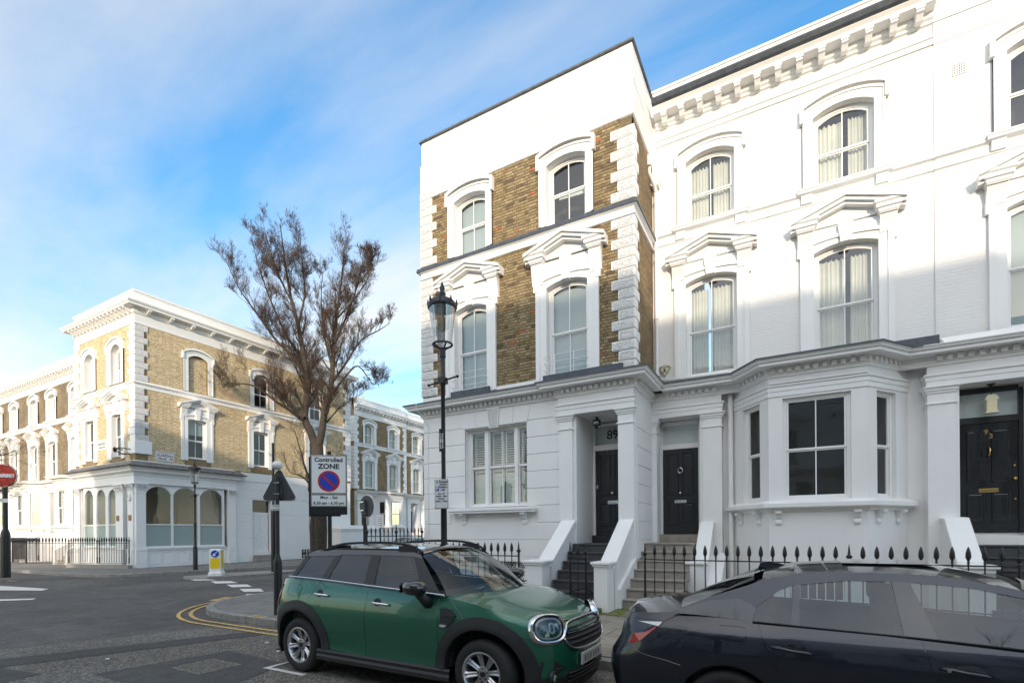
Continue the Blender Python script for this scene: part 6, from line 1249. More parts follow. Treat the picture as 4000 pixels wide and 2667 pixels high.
# controlled zone sign
cz = thing('road_sign', 'white controlled zone sign with blue and red no waiting roundel on a black pole', 'road sign', (-8.9, 7.7, .12)); FZ = sframe(-8.9, 7.7, 41)
mb = MB(FZ); mb.lathe(0, 0, [(.04, .1), (.04, 3.18)], 12); part('pole', mb, blackpole, cz, autos=30)
hw = .33
mb = MB(FZ); mb.box(-hw-.01, hw+.01, .045, .07, 1.93, 3.10); mb.box(-hw-.045, hw-.12, -.06, .044, 1.90, 3.06); part('back_board', mb, blackpole, cz)
mb = MB(FZ); mb.box(-hw, hw, .07, .08, 2.34, 3.09); o = part('sign_plate', mb, signw, cz); bevel(o, .012, 2); mb = MB(FZ); mb.box(-hw, hw, .07, .08, 2.09, 2.325); o2 = part('time_plate', mb, signw, cz); bevel(o2, .012, 2)
bd = MB(FZ)
for z0, z1 in ((2.345, 3.085), (2.095, 2.32)):
    for a, b, c, d in ((-hw+.006, hw-.006, z1-.012, z1-.004), (-hw+.006, hw-.006, z0+.004, z0+.012), (-hw+.006, -hw+.014, z0+.012, z1-.012), (hw-.014, hw-.006, z0+.012, z1-.012)): bd.box(a, b, .0805, .082, c, d)
part('sign_border', bd, blackp, cz)
text('lettering', 'Controlled', cz, .118, (0, .081, 3.0), FZ, blackp, bold=.0035, squash=1.0); text('lettering', 'ZONE', cz, .135, (0, .081, 2.87), FZ, blackp, bold=.005, squash=1.05)
text('lettering', 'Mon - Sat', cz, .082, (0, .081, 2.265), FZ, blackp, bold=.002); text('lettering', '8.30 am - 6.30 pm', cz, .080, (0, .081, 2.155), FZ, blackp, bold=.002, squash=.98)
def disc(F, cu, cw, r, v0, v1, m, par, name, n=48, r0=0):
    mb = MB(F); mb.poly_uw([(cu+r*math.cos(2*math.pi*k/n), cw+r*math.sin(2*math.pi*k/n)) for k in range(n)][::1], v0, v1); return part(name, mb, m, par, fixn=True)
rd = disc(FZ, 0, 2.585, .205, .080, .083, sred, cz, 'roundel'); disc(FZ, 0, 2.585, .168, .083, .0845, blue, rd, 'roundel_field')
mb = MB(FZ); c_ = math.cos(math.radians(45)); q = .17; wv = .021; mb.poly_uw([(-q*c_-wv*c_, 2.585+q*c_-wv*c_), (-q*c_+wv*c_, 2.585+q*c_+wv*c_), (q*c_+wv*c_, 2.585-q*c_+wv*c_), (q*c_-wv*c_, 2.585-q*c_-wv*c_)], .0845, .086); part('roundel_bar', mb, sred, rd, fixn=True)
cz.scale = (1.12, 1.12, 1.12)
# round sign from behind
rs = thing('road_sign', 'grey back of a round road sign on a black pole beside the thin railing', 'road sign', (-10.9, 10.7, .12)); FR_ = sframe(-10.9, 10.7, 80)
mb = MB(FR_); mb.lathe(0, 0, [(.044, .1), (.044, 2.45)], 12); part('pole', mb, blackpole, rs, autos=30)
FR2 = sframe(-10.72, 10.66, 190-18)
disc(FR2, 0, 2.52, .31, -.06, -.035, signgrey, rs, 'sign_plate'); disc(FR2, 0, 2.52, .325, -.035, -.01, signw, rs, 'sign_face')
mb = MB(FR2); mb.poly_uw([(-.05, 2.28), (.12, 2.26), (.10, 2.74), (.0, 2.70)], -.14, -.06); part('fixing_channel', mb, signgrey, rs, fixn=True); mb = MB(FR2); [mb.box(-.02, .12, -.18, -.08, z, z+.03) for z in (2.38, 2.62)]; part('clamp', mb, chrome, rs)
# no entry sign
ne = thing('road_sign', 'red round no entry sign on a black pole at the left edge', 'road sign', (-27.0, 7.5, .12)); FN = sframe(-27.0, 7.5, 46)
mb = MB(FN); mb.lathe(0, 0, [(.155, .1), (.15, 1.75), (.14, 1.85), (.085, 2.0), (.08, 4.4)], 14); part('pole', mb, blackpole, ne, autos=30)
disc(FN, 0, 4.1, .455, .09, .12, signgrey, ne, 'sign_back'); dd = disc(FN, 0, 4.1, .45, .12, .13, signw, ne, 'sign_rim'); disc(FN, 0, 4.1, .43, .13, .135, sred, ne, 'sign_face'); mb = MB(FN); mb.box(-.36, .36, .135, .14, 4.03, 4.17); part('white_bar', mb, signw, ne)
mb = MB(FN); mb.box(-.14, .14, .09, .1, 3.05, 3.2); part('small_plate', mb, signw, ne)
# bollard
bo = thing('traffic_bollard', 'white and yellow keep left bollard on the stone island', 'bollard', (-20.1, 11.75, .1)); FK = sframe(-20.1, 11.75, 44)
mb = MB(FK); w_, d_ = .20, .20
pr = [(w_+.05, .10), (w_+.05, .2), (w_+.01, .27), (w_, 1.12), (w_-.02, 1.16)]
rows = [[mb.P(sx*r_, sy*r_*1.0, z) for sx, sy in ((-1, -1), (1, -1), (1, 1), (-1, 1))] for r_, z in pr]
for i in range(len(pr)-1):
    for k in range(4): mb.face([rows[i][k], rows[i][(k+1) % 4], rows[i+1][(k+1) % 4], rows[i+1][k]])
mb.face(rows[-1]); o = part('bollard_body', mb, plast, bo, fixn=True); bevel(o, .02, 3)
mb = MB(FK); mb.box(-.17, .17, w_+.003, w_+.012, .38, .80); part('yellow_panel', mb, yel, bo); mb = MB(Fr(-20.1, 11.75, 44+90)); mb.box(-.17, .17, w_+.003, w_+.012, .38, 1.08); part('yellow_panel', mb, yel, bo)
FK0 = FK; mb = MB(FK); mb.box(-.17, .17, w_+.003, w_+.01, .0, .0001)
ds = disc(FK, -.0, .97, .155, w_+.001, w_+.012, signw, bo, 'arrow_disc'); disc(FK, -.0, .97, .145, w_+.012, w_+.016, blue, ds, 'arrow_field')
mb = MB(FK); mb.poly_uw([(.085, 1.075), (.10, 1.06), (-.01, .95), (.035, .905), (-.085, .87), (-.05, .99), (-.03, .97)][::-1], w_+.016, w_+.019); part('arrow', mb, signw, ds, fixn=True)
# far small things: parking plate over the railing, utility cabinet
ut = thing('utility_box', 'small cream utility post at the foot of the street tree', 'utility box', (-25.6, 21.3, .1)); mb = MB(FS); mb.box(-25.75, -25.45, -21.45, -21.15, .1, 1.0); o = part('cabinet', mb, cream, ut); bevel(o, .04, 2); mb = MB(FS); mb.box(-25.45, -25.43, -21.37, -21.22, .45, .9); part('cabinet_door', mb, signgrey, ut)
pz = thing('parking_sign', 'small white parking plate on a post seen over the thin railing', 'parking sign', (-15.6, 16, .1)); d_ = ray_ = None
mb = MB(FS); mb.lathe(-17.2, -17.9, [(.035, 0), (.035, 2.6)], 8); part('pole', mb, blackpole, pz); FQ = sframe(-17.2, 17.9, 30); mb = MB(FQ); mb.box(-.17, .17, .04, .05, 2.0, 2.62); o = part('sign_plate', mb, signw, pz)
for i in range(5): mb = MB(FQ); mb.box(-.1, .1, .0505, .052, 2.48-i*.09, 2.5-i*.09); part('print', mb, blackp, pz, kind=None)

# ------------------------------------------------------------------ TREES (bare, branch by branch)
def tree(label, base, limbs, seed, height_scale=1.0, twigs=True, group=None, r0=.24, levels=4, dens=1.0, name='bare_tree', upb=.35):
    rng = random.Random(seed); r = thing(name, label, 'tree', base, group)
    tm = MB(FW); bm_ = MB(FW); tw = MB(FW)
    def tube(mb, pts, rad, n):
        mb.tube([(p.x, -p.y, p.z) for p in pts], rad, n, cap=False)
    def smooth(pts, k=4):
        out_ = []
        P_ = [pts[0]]+pts+[pts[-1]]
        for i in range(1, len(P_)-2):
            for j in range(k):
                t = j/k; a, b, c, d = P_[i-1], P_[i], P_[i+1], P_[i+2]
                out_.append(.5*((2*b)+(c-a)*t+(2*a-5*b+4*c-d)*t*t+(3*b-a-3*c+d)*t**3))
        out_.append(pts[-1]); return out_
    def grow(p, d, length, rad, lev):
        n = 4 if lev < 2 else 3; pts = [p.copy()]; q = p.copy(); dd = d.copy(); seg = length/n
        for i in range(n):
            dd = (dd + Vector((rng.gauss(0, .16), rng.gauss(0, .16), rng.gauss(.05, .14)+upb*.12))).normalized(); q = q + dd*seg; pts.append(q.copy())
        rr = [max(.0028, rad*(1-.62*i/n)) for i in range(n+1)]
        tube(bm_ if lev < 2 else tw, pts, rr, 5 if lev < 2 else 3)
        if lev >= levels: return
        k = int(((8, 7, 5, 4, 3)[min(lev, 4)])*dens*rng.uniform(.8, 1.2))+1
        for i in range(k):
            t = rng.uniform(.25, 1.0); j = min(n-1, int(t*n)); a = pts[j].lerp(pts[j+1], t*n-j); ax = (pts[j+1]-pts[j]).normalized()
            side = Vector((rng.gauss(0, 1), rng.gauss(0, 1), rng.gauss(0, .7))); side = (side-ax*side.dot(ax)).normalized(); ang = rng.uniform(.45, .95)
            nd = (ax*math.cos(ang)+side*math.sin(ang)+Vector((0, 0, upb*.55))).normalized()
            grow(a, nd, length*rng.uniform(.36, .62), max(.0028, rr[j]*rng.uniform(.35, .55)), lev+1)
    for pts, ra, rb, kids, ln in limbs:
        sp = smooth([Vector(p) for p in pts]); n = len(sp); rad = [ra+(rb-ra)*i/(n-1) for i in range(n)]
        tube(tm if ra > .07 else bm_, sp, rad, 12 if ra > .07 else 6)
        for i in range(int(kids*dens)):
            t = rng.uniform(.18, 1); j = min(n-2, int(t*(n-1))); a = sp[j]; ax = (sp[j+1]-sp[j]).normalized(); side = Vector((rng.gauss(0, 1), rng.gauss(0, 1), rng.gauss(0, .4))); side = (side-ax*side.dot(ax)).normalized(); ang = rng.uniform(.35, .85)
            nd = (ax*math.cos(ang)+side*math.sin(ang)+Vector((0, 0, upb*.6))).normalized(); grow(a, nd, ln*rng.uniform(.6, 1.15)*(1.15-.5*t), rad[j]*rng.uniform(.3, .5), 1)
    if tm.v: part('trunk', tm, bark, r, smooth=True)
    if bm_.v: part('branches', bm_, bark, r, kind='stuff')
    if tw.v: part('twigs', tw, twig, r, kind='stuff')
    return r
CAMP = Vector((0, 0, 1.73))
def px(x, y, fwd):
    """a world point given by its direction from the viewer and its distance"""
    d = fw + r2*((x-2000)/1955.2) - u2*((y-2078.4)/1955.2); return CAMP + d*fwd
D0 = 29.5
bp_ = px(1250, 2165, D0); 
def pp_(x, y, dz=0): return px(x, y, D0+dz)
L_ = [([pp_(1247, 2200), pp_(1250, 2050), pp_(1245, 1900), pp_(1240, 1790), pp_(1238, 1740)], .42, .34, 0, 1),
 ([pp_(1238, 1760), pp_(1215, 1690, .2), pp_(1190, 1630, .3), pp_(1203, 1530, .2), pp_(1196, 1440, 0), pp_(1182, 1370, -.2), pp_(1165, 1270, -.3), pp_(1140, 1180, -.2), pp_(1122, 1080, 0), pp_(1105, 960, .2), pp_(1095, 880, .2)], .25, .02, 22, 1.9),
 ([pp_(1240, 1760), pp_(1258, 1680, -.2), pp_(1270, 1600, -.3), pp_(1293, 1510, -.3), pp_(1300, 1400, 0), pp_(1308, 1300, .2), pp_(1322, 1180, .3), pp_(1338, 1060, .1), pp_(1345, 960, 0)], .23, .02, 22, 1.8),
 ([pp_(1190, 1635), pp_(1130, 1580, .8), pp_(1060, 1500, 1.3), pp_(980, 1460, 1.5), pp_(900, 1440, 1.6)], .12, .015, 15, 1.7),
 ([pp_(1180, 1640), pp_(1130, 1600, -.8), pp_(1080, 1570, -1.4), pp_(1000, 1510, -1.9), pp_(920, 1500, -2.2), pp_(880, 1530, -2.3)], .10, .012, 13, 1.6),
 ([pp_(1200, 1480), pp_(1150, 1400, -.5), pp_(1080, 1330, -1), pp_(1000, 1220, -1.3), pp_(930, 1120, -1.3), pp_(880, 1010, -1.2)], .10, .012, 18, 1.7),
 ([pp_(1190, 1420), pp_(1120, 1310, .8), pp_(1060, 1180, 1.2), pp_(1010, 1040, 1.3), pp_(980, 920, 1.2)], .09, .012, 17, 1.6),
 ([pp_(1165, 1270), pp_(1190, 1150, .6), pp_(1180, 1030, .9), pp_(1170, 900, 1.0)], .07, .01, 15, 1.4),
 ([pp_(1150, 1200), pp_(1090, 1080, -.6), pp_(1050, 960, -.8), pp_(1030, 880, -.8)], .06, .01, 13, 1.3),
 ([pp_(1293, 1500), pp_(1350, 1420, -.7), pp_(1410, 1330, -1.2), pp_(1480, 1290, -1.5), pp_(1525, 1260, -1.6)], .08, .01, 13, 1.3),
 ([pp_(1300, 1440), pp_(1270, 1320, .7), pp_(1255, 1180, 1.1), pp_(1260, 1060, 1.1)], .08, .01, 16, 1.4),
 ([pp_(1305, 1340), pp_(1360, 1220, .7), pp_(1400, 1100, 1), pp_(1420, 1000, 1)], .08, .01, 18, 1.4),
 ([pp_(1320, 1240), pp_(1390, 1160, -.7), pp_(1440, 1080, -.9), pp_(1450, 1010, -.9)], .06, .01, 14, 1.2),
 ([pp_(1285, 1560), pp_(1350, 1470, .6), pp_(1400, 1430, 1.1), pp_(1455, 1500, 1.3), pp_(1470, 1490, 1.4)], .07, .01, 12, 1.1),
 ([pp_(1275, 1650), pp_(1330, 1590, -.5), pp_(1380, 1560, -.9), pp_(1400, 1540, -1)], .05, .01, 8, 1.1)]
tree('large bare forked street tree in front of the yellow brick corner house', tuple(Vector((bp_.x, bp_.y, .12))), L_, 21, dens=1.3, upb=.5, levels=4)
D0 = 28.3
L2 = [([pp_(1222, 2190), pp_(1218, 2050), pp_(1228, 1960), pp_(1212, 1880), pp_(1190, 1820), pp_(1168, 1740), pp_(1150, 1680)], .13, .015, 14, 1.5), ([pp_(1218, 1900), pp_(1180, 1860, .5), pp_(1130, 1840, .7), pp_(1110, 1780, .8)], .05, .01, 8, 1.1), ([pp_(1225, 1960), pp_(1260, 1880, -.3), pp_(1300, 1800, -.5), pp_(1330, 1760, -.5)], .05, .01, 7, 1.0)]
b2 = pp_(1222, 2150); tree('slender young bare tree leaning beside the large forked street tree', (b2.x, b2.y, .12), L2, 5, upb=.3, levels=3, r0=.1)
# tree at the left edge (its twigs reach into the picture) and two behind the viewer seen in reflections
D0 = 17.0
L3 = [([pp_(-420, 2400), pp_(-400, 2000), pp_(-380, 1700)], .2, .12, 2, 1.2), ([pp_(-380, 1720), pp_(-220, 1760, 0), pp_(-60, 1790, .2), pp_(60, 1760, .3)], .07, .008, 12, 1.3), ([pp_(-380, 1800), pp_(-200, 1900, 0), pp_(-40, 1930, .2), pp_(60, 1880, .3)], .06, .008, 10, 1.2), ([pp_(-380, 1700), pp_(-300, 1500), pp_(-220, 1350)], .1, .01, 12, 1.5)]
b3 = pp_(-410, 2300); tree('bare tree at the left edge whose thin twigs hang over the no entry sign', (b3.x, b3.y, 0.0), L3, 9, upb=-.1, levels=3)
def simple_tree(x, y, h, seed, label, group):
    V = Vector; top = h
    L = [([V((x, y, 0)), V((x+.1, y, 1.5)), V((x, y+.1, h*.38))], .2, .16, 0, 1)]
    rng = random.Random(seed)
    for i in range(7):
        a = i*.9+rng.random(); rr_ = h*.28*rng.uniform(.7, 1.1); L.append(([V((x, y+.1, h*.36)), V((x+math.cos(a)*rr_*.4, y+math.sin(a)*rr_*.4, h*.58)), V((x+math.cos(a)*rr_*.8, y+math.sin(a)*rr_*.8, h*.8)), V((x+math.cos(a)*rr_, y+math.sin(a)*rr_, h))], .09, .012, 9, h*.14))
    return tree(label, (x, y, 0), L, seed, levels=3, group=group, dens=.9)
t1 = simple_tree(-2.5, -6.5, 9, 31, 'bare street tree behind the viewer across the road', 'trees behind the viewer')
def copy_thing(o, dloc, rz=0, label=None):
    c = o.copy(); COL.objects.link(c); c.location = o.location+Vector(dloc); c.rotation_euler = (0, 0, rz)
    if label: c['label'] = label
    for ch in o.children:
        k = ch.copy(); COL.objects.link(k); k.parent = c
        for g in ch.children: g2 = g.copy(); COL.objects.link(g2); g2.parent = k
    return c
copy_thing(t1, (8.5, .3, 0), 1.3, 'bare street tree behind the viewer at the end opposite number 93')
copy_thing(t1, (-17.5, 8.2, 0), 2.2, 'bare street tree behind the viewer by the side street') if False else copy_thing(t1, (-22.0, -1.0, 0), 2.2, 'bare street tree behind the viewer by the side street')
# ------------------------------------------------------------------ CARS (built about their own origin, then parked)
class FI_:
    a = 0
    def T(s, u, v, w): return Vector((u, v, w))
FI = FI_()
def interp(tab, x):
    if x <= tab[0][0]: return tab[0][1]
    for (a, b), (c, d) in zip(tab, tab[1:]):
        if x <= c: t = (x-a)/(c-a); return b+(d-b)*t
    return tab[-1][1]
def smooth_tab(tab, k=6):
    """Catmull-Rom resample of a table of points"""
    P_ = [tab[0]]+list(tab)+[tab[-1]]; out_ = []
    for i in range(1, len(P_)-2):
        for j in range(k):
            t = j/k; q = []
            for d in range(len(tab[0])):
                a, b, c, e = P_[i-1][d], P_[i][d], P_[i+1][d], P_[i+2][d]; q.append(.5*((2*b)+(c-a)*t+(2*a-5*b+4*c-e)*t*t+(3*b-a-3*c+e)*t**3))
            out_.append(tuple(q))
    out_.append(tuple(tab[-1])); return out_
def carpaint(name, col, flake=0.0):
    m = mat(name, col, .28, flake, coat=1.0, spec=.5); return m
tyre_m = mat('tyre_rubber', (0.018, 0.018, 0.018), .75, bump=.03, bscale=120); plastic = mat('black_trim_plastic', (0.022, 0.022, 0.023), .55, bump=.03, bscale=200); alloy = mat('alloy_silver', (0.50, 0.50, 0.51), .3, .85); glossblk = mat('gloss_black', (0.008, 0.008, 0.009), .08, coat=1.0)
seatm = mat('seat_fabric', (0.03, 0.03, 0.032), .8); redlens = mat('red_lens', (0.42, 0.012, 0.012), .12, coat=1.0); clearlens = mat('clear_lens', (0.62, 0.62, 0.64), .1, .3, coat=1.0); platem = mat('number_plate_white', (0.62, 0.62, 0.58), .4)
lampchrome = mat('lamp_reflector', (0.35, 0.36, 0.38), .1, .9, coat=1.0)
class Car:
    def __init__(s, plan, wz, fx, rx, x1, x2, zlow, arches, ztop):
        s.plan = smooth_tab(plan, 5); s.wz = wz; s.fx = fx; s.rx = rx; s.x1 = x1; s.x2 = x2; s.zlow = zlow; s.ar = arches; s.zt = ztop
        s.ptab = sorted((p[0], p[1]) for p in s.plan)
    def xw(s, x, z):
        if x > s.x1: return s.x1+(x-s.x1)*interp(s.fx, z)
        if x < s.x2: return s.x2+(x-s.x2)*interp(s.rx, z)
        return x
    def xinv(s, x, z):
        if x > s.x1: return s.x1+(x-s.x1)/max(.05, interp(s.fx, z))
        if x < s.x2: return s.x2+(x-s.x2)/max(.05, interp(s.rx, z))
        return x
    def Y(s, x, z): return interp(s.ptab, s.xinv(x, z))*interp(s.wz, z)
    def low(s, x):
        z = s.zlow
        for cx, cz, r in s.ar:
            if abs(x-cx) < r: z = max(z, cz+math.sqrt(r*r-(x-cx)**2))
        return z
def bridge(mb, rows, m=0, flip=False):
    for a, b in zip(rows, rows[1:]):
        for i in range(len(a)-1):
            q = [a[i], b[i], b[i+1], a[i+1]]; mb.face(q if flip else q[::-1], m)
def cbody(c, root, paint, name='body', nz=12):
    mb = MB(FI)
    xs = []
    for p in c.plan: xs.append(p)
    # extra stations round the wheel arches
    dense = []
    for a, b in zip(xs, xs[1:]):
        n = max(1, int(abs(a[0]-b[0])/.035)); dense += [(a[0]+(b[0]-a[0])*i/n, a[1]+(b[1]-a[1])*i/n) for i in range(n)]
    dense.append(xs[-1])
    for sg in (-1, 1):
        rows = []
        for x, y in dense:
            zl = c.low(x); zt = interp(c.zt, x); row = []
            for j in range(nz+1):
                z = zl+(zt-zl)*j/nz; row.append(mb.P(c.xw(x, z), sg*y*interp(c.wz, z), z))
            rows.append(row)
        bridge(mb, rows, flip=sg < 0)
        # inner lip of the arches
        for cx, cz, r in c.ar:
            pr = []
            for k in range(25):
                a = math.pi*k/24; x = cx+r*math.cos(a); z = cz+r*math.sin(a)
                if z < c.zlow: continue
                y = sg*c.Y(x, z); pr.append([mb.P(x, y, z), mb.P(x, y-sg*.30, z)])
            bridge(mb, pr)
    return part(name, mb, paint, root, smooth=True, autos=40)
def topsheet(c, root, paint, x0, x1, crown, name, n=16, k=14, edge=0.0):
    """bonnet or boot lid between the two shoulder lines"""
    mb = MB(FI); rows = []
    for i in range(n+1):
        x = x0+(x1-x0)*i/n; zt = interp(c.zt, x); y = interp(c.ptab, x)*interp(c.wz, zt); xx = c.xw(x, zt); row = []
        for j in range(k+1):
            s = -1+2*j/k; h = crown*(1-abs(s)**2.4); row.append(mb.P(xx+edge*(1-s*s)*(1 if x1 > x0 else -1)*(i/n), s*y, zt+h))
        rows.append(row)
    bridge(mb, rows); return part(name, mb, paint, root, smooth=True)
def greenhouse(c, root, cols, yb, yt, paint, roofm, gl, ws, rs, zbelt, names=('window',), pill=None, trim=chrome, crown=.055):
    """cols: (x_bot, x_top, z_bot, z_top, zwt, zwb, glass?) pillars and windows from back to front"""
    pill = pill or plastic
    def yy(z): return yb+(yt-yb)*(z-zbelt)/.42
    for sg in (-1, 1):
        fm = MB(FI)
        for a, b in zip(cols, cols[1:]):
            n = max(1, int(abs(b[1]-a[1])/.12)); sub = [[a[k]+(b[k]-a[k])*i/n for k in range(6)] for i in range(n+1)]
            for p, q in zip(sub, sub[1:]):
                def pt(r_, z):
                    t = (z-r_[2])/max(1e-6, r_[3]-r_[2]); return (r_[0]+(r_[1]-r_[0])*t, sg*yy(z), z)
                lv = [(r_[2], r_[5], r_[4], r_[3]) for r_ in (p, q)]
                for k, mi in ((0, 1), (1, 9 if a[6] else 1), (2, 0)):
                    if mi == 9: continue
                    fm.quad(pt(p, lv[0][k]), pt(q, lv[1][k]), pt(q, lv[1][k+1]), pt(p, lv[0][k+1]), mi)
        part('window_surround', fm, [roofm, pill], root)
        for a, b in zip(cols, cols[1:]):
            if not a[6]: continue
            gm = MB(FI); n = 6; sub = [[a[k]+(b[k]-a[k])*i/n for k in range(6)] for i in range(n+1)]
            rows = []
            for r_ in sub:
                row = []
                for z in (r_[5], (r_[5]+r_[4])/2, r_[4]): t = (z-r_[2])/max(1e-6, r_[3]-r_[2]); row.append(gm.P(r_[0]+(r_[1]-r_[0])*t, sg*(yy(z)-.006), z))
                rows.append(row)
            bridge(gm, rows); part('side_window', gm, a[7] if len(a) > 7 else gl, root, smooth=True)
    # roof
    mb = MB(FI); rows = []
    rc = [q for q in cols if q[3] > zbelt+.30]
    pts = smooth_tab([(q[1], q[3]) for q in rc], 4)
    for x, z in pts:
        rows.append([mb.P(x+(0.0)*(1-s*s), s*yy(z), z+crown*(1-abs(s)**2.2)) for s in [-1+2*j/14 for j in range(15)]])
    bridge(mb, rows); part('roof', mb, roofm, root, smooth=True)
    def screen(base, top, name, g, bulge, cb, ct):
        # base=(x_edge,y,z) etc; centre pushed by cb, ct
        gm = MB(FI); rows = []
        for i in range(9):
            t = i/8; row = []
            for j in range(15):
                s = -1+2*j/14; xe = base[0]+(top[0]-base[0])*t; y = base[1]+(top[1]-base[1])*t; z = base[2]+(top[2]-base[2])*t; q = 1-s*s; row.append(gm.P(xe+(cb+(ct-cb)*t)*q+bulge*math.sin(math.pi*t), s*y, z+(crown*.95*t+.02*(1-t))*q+abs(bulge)*.6*math.sin(math.pi*t)))
            rows.append(row)
        bridge(gm, rows); return part(name, gm, g, root, smooth=True)
    screen(*ws); screen(*rs)
def annulus(c, root, cx, cz, r1, r2, m, name, a0=-8, a1=188, off=.014, both=True):
    for sg in ((-1, 1) if both else (-1,)):
        mb = MB(FI); rows = []
        for k in range(37):
            a = math.radians(a0+(a1-a0)*k/36); row = []
            for r, o in ((r1, -.06), (r1, off*1.4), (r1+.02, off*1.8), ((r1+r2)/2, off*1.3), (r2, off*.9), (r2, -.01)):
                x, z = cx+r*math.cos(a), cz+r*math.sin(a); row.append(mb.P(x, sg*(c.Y(x, max(z, .25))+o), z))
            rows.append(row)
        bridge(mb, rows); part(name, mb, m, root, smooth=True, autos=50)
def surfpatch(c, root, pts, off, m, name, sg=-1, th=.02):
    """a panel or fitting lying on the body side; pts outline in (x,z)"""
    mb = MB(FI); n = len(pts); A_ = [mb.P(x, sg*(c.Y(x, z)+off), z) for x, z in pts]; B_ = [mb.P(x, sg*(c.Y(x, z)+off-th), z) for x, z in pts]
    cxm = sum(p[0] for p in pts)/n; czm = sum(p[1] for p in pts)/n; C_ = mb.P(cxm, sg*(c.Y(cxm, czm)+off), czm)
    for i in range(n): mb.face([A_[i], A_[(i+1) % n], C_]); mb.face([B_[i], B_[(i+1) % n], A_[(i+1) % n], A_[i]])
    return part(name, mb, m, root)
def seam(c, root, pts, name='panel_gap', off=.0025, w=.006, m=None, sg=(-1,)):
    for s_ in sg:
        mb = MB(FI); p = smooth_tab(pts, 4) if len(pts) > 2 else [(pts[0][0]+(pts[1][0]-pts[0][0])*i/8, pts[0][1]+(pts[1][1]-pts[0][1])*i/8) for i in range(9)]
        mb.tube([(x, s_*(c.Y(x, z)+off-w*.45), z) for x, z in p], w*.5, 5); part(name, mb, m or glossblk, root)
def wheel(root, cx, cy, cz, R, rr, width, spokes, sg, rimm=alloy, style='twin'):
    """tyre is the wheel part; rim, spokes, hub under it. axis across the car"""
    mb = MB(FI); n = 48; prof = [(rr-.01, .0), (rr, .01), (rr+.03, -.004), (R-.035, .0), (R-.012, .02), (R, .05), (R, width-.05), (R-.012, width-.02), (R-.05, width), (rr, width-.01)]
    def ringy(mb, r, d): return [mb.P(cx+r*math.cos(2*math.pi*k/n), cy-sg*d, cz+r*math.sin(2*math.pi*k/n)) for k in range(n+1)]
    bridge(mb, [ringy(mb, r, d) for r, d in prof]); w = part('wheel', mb, tyre_m, root, smooth=True, autos=40)
    rm = MB(FI); bridge(rm, [ringy(rm, r, d) for r, d in ((rr+.004, .002), (rr-.012, .0), (rr-.02, .012), (rr-.03, .06), (rr-.035, width-.03))]); part('rim', rm, rimm, w, smooth=True, autos=40)
    dk = MB(FI); bridge(dk, [ringy(dk, r, d) for r, d in ((rr-.03, .12), (.02, .12))]); part('brake_disc', dk, seatm, w)
    for i in range(spokes):
        a = 2*math.pi*i/spokes+.18; ca, sa = math.cos(a), math.sin(a); sb = MB(FI)
        def q(r, t, d): return (cx+ca*r-sa*t, cy-sg*d, cz+sa*r+ca*t)
        secs = [(.045, .022, .045), (.10, .026, .036), (.17, .032, .022), (rr-.02, .045, .008)]; rows = []
        for r, hw_, d in secs: rows.append([sb.P(*q(r, -hw_, d+.012)), sb.P(*q(r, -hw_*.55, d)), sb.P(*q(r, -.002, d+.012)), sb.P(*q(r, hw_*.55, d)), sb.P(*q(r, hw_, d+.012)), sb.P(*q(r, hw_*.8, d+.05)), sb.P(*q(r, -hw_*.8, d+.05)), sb.P(*q(r, -hw_, d+.012))])
        bridge(sb, rows); part('spoke', sb, rimm, w)
    hb2 = MB(FI); bridge(hb2, [ringy(hb2, r, d) for r, d in ((.075, .06), (.072, .04), (.05, .036), (.001, .036))]); part('hub', hb2, rimm, w, smooth=True, autos=40)
    hc = MB(FI); bridge(hc, [ringy(hc, r, d) for r, d in ((.032, .038), (.030, .026), (.001, .024))]); part('hub_cap', hc, glossblk, w)
    bl_ = MB(FI)
    for i in range(5):
        a = 2*math.pi*i/5+.4; x, z = cx+.055*math.cos(a), cz+.055*math.sin(a); bl_.tube([(x, cy-sg*.03, z), (x, cy-sg*.05, z)], .009, 6)
    part('wheel_bolt', bl_, glossblk, w, kind='stuff')
    return w
def seat(root, x, y, z=.55, h=.62):
    mb = MB(FI); mb.box(x-.25, x+.25, y-.24, y+.24, z-.1, z+.08); mb.poly_vw([(0, 0)]*0 or [(y-.23, z), (y+.23, z), (y+.2, z+h), (y-.2, z+h)], x-.32, x-.18); o = part('seat', mb, seatm, root); bevel(o, .05, 3)
    hm = MB(FI); hm.box(x-.36, x-.24, y-.14, y+.14, z+h+.04, z+h+.25); q = part('headrest', hm, seatm, o); bevel(q, .05, 3)
def tub(root, x0, x1, w, z0=.35, z1=.98):
    mb = MB(FI); mb.quad((x0, -w, z0), (x1, -w, z0), (x1, w, z0), (x0, w, z0))
    for sg in (-1, 1): mb.quad((x0, sg*w, z0), (x1, sg*w, z0), (x1, sg*w, z1), (x0, sg*w, z1))
    mb.quad((x0, -w, z0), (x0, w, z0), (x0, w, z1), (x0, -w, z1)); mb.quad((x1, -w, z0), (x1, w, z0), (x1, w, z1), (x1, -w, z1)); part('cabin', mb, seatm, root)
def blob(name, c, s, m, par, rot=None, p=2.6):
    """rounded superellipsoid, for mirrors and lenses"""
    mb = MB(FI); R_ = Matrix.Rotation(rot or 0, 3, 'Z'); rows = []
    def sp(v): return math.copysign(abs(v)**(2/p), v)
    for i in range(13):
        t = -math.pi/2+math.pi*i/12; rows.append([mb.P(*(Vector(c)+R_ @ Vector((s[0]*sp(math.cos(t))*sp(math.cos(f)), s[1]*sp(math.cos(t))*sp(math.sin(f)), s[2]*sp(math.sin(t)))))) for f in [2*math.pi*j/20 for j in range(21)]])
    bridge(mb, rows); return part(name, mb, m, par, smooth=True)

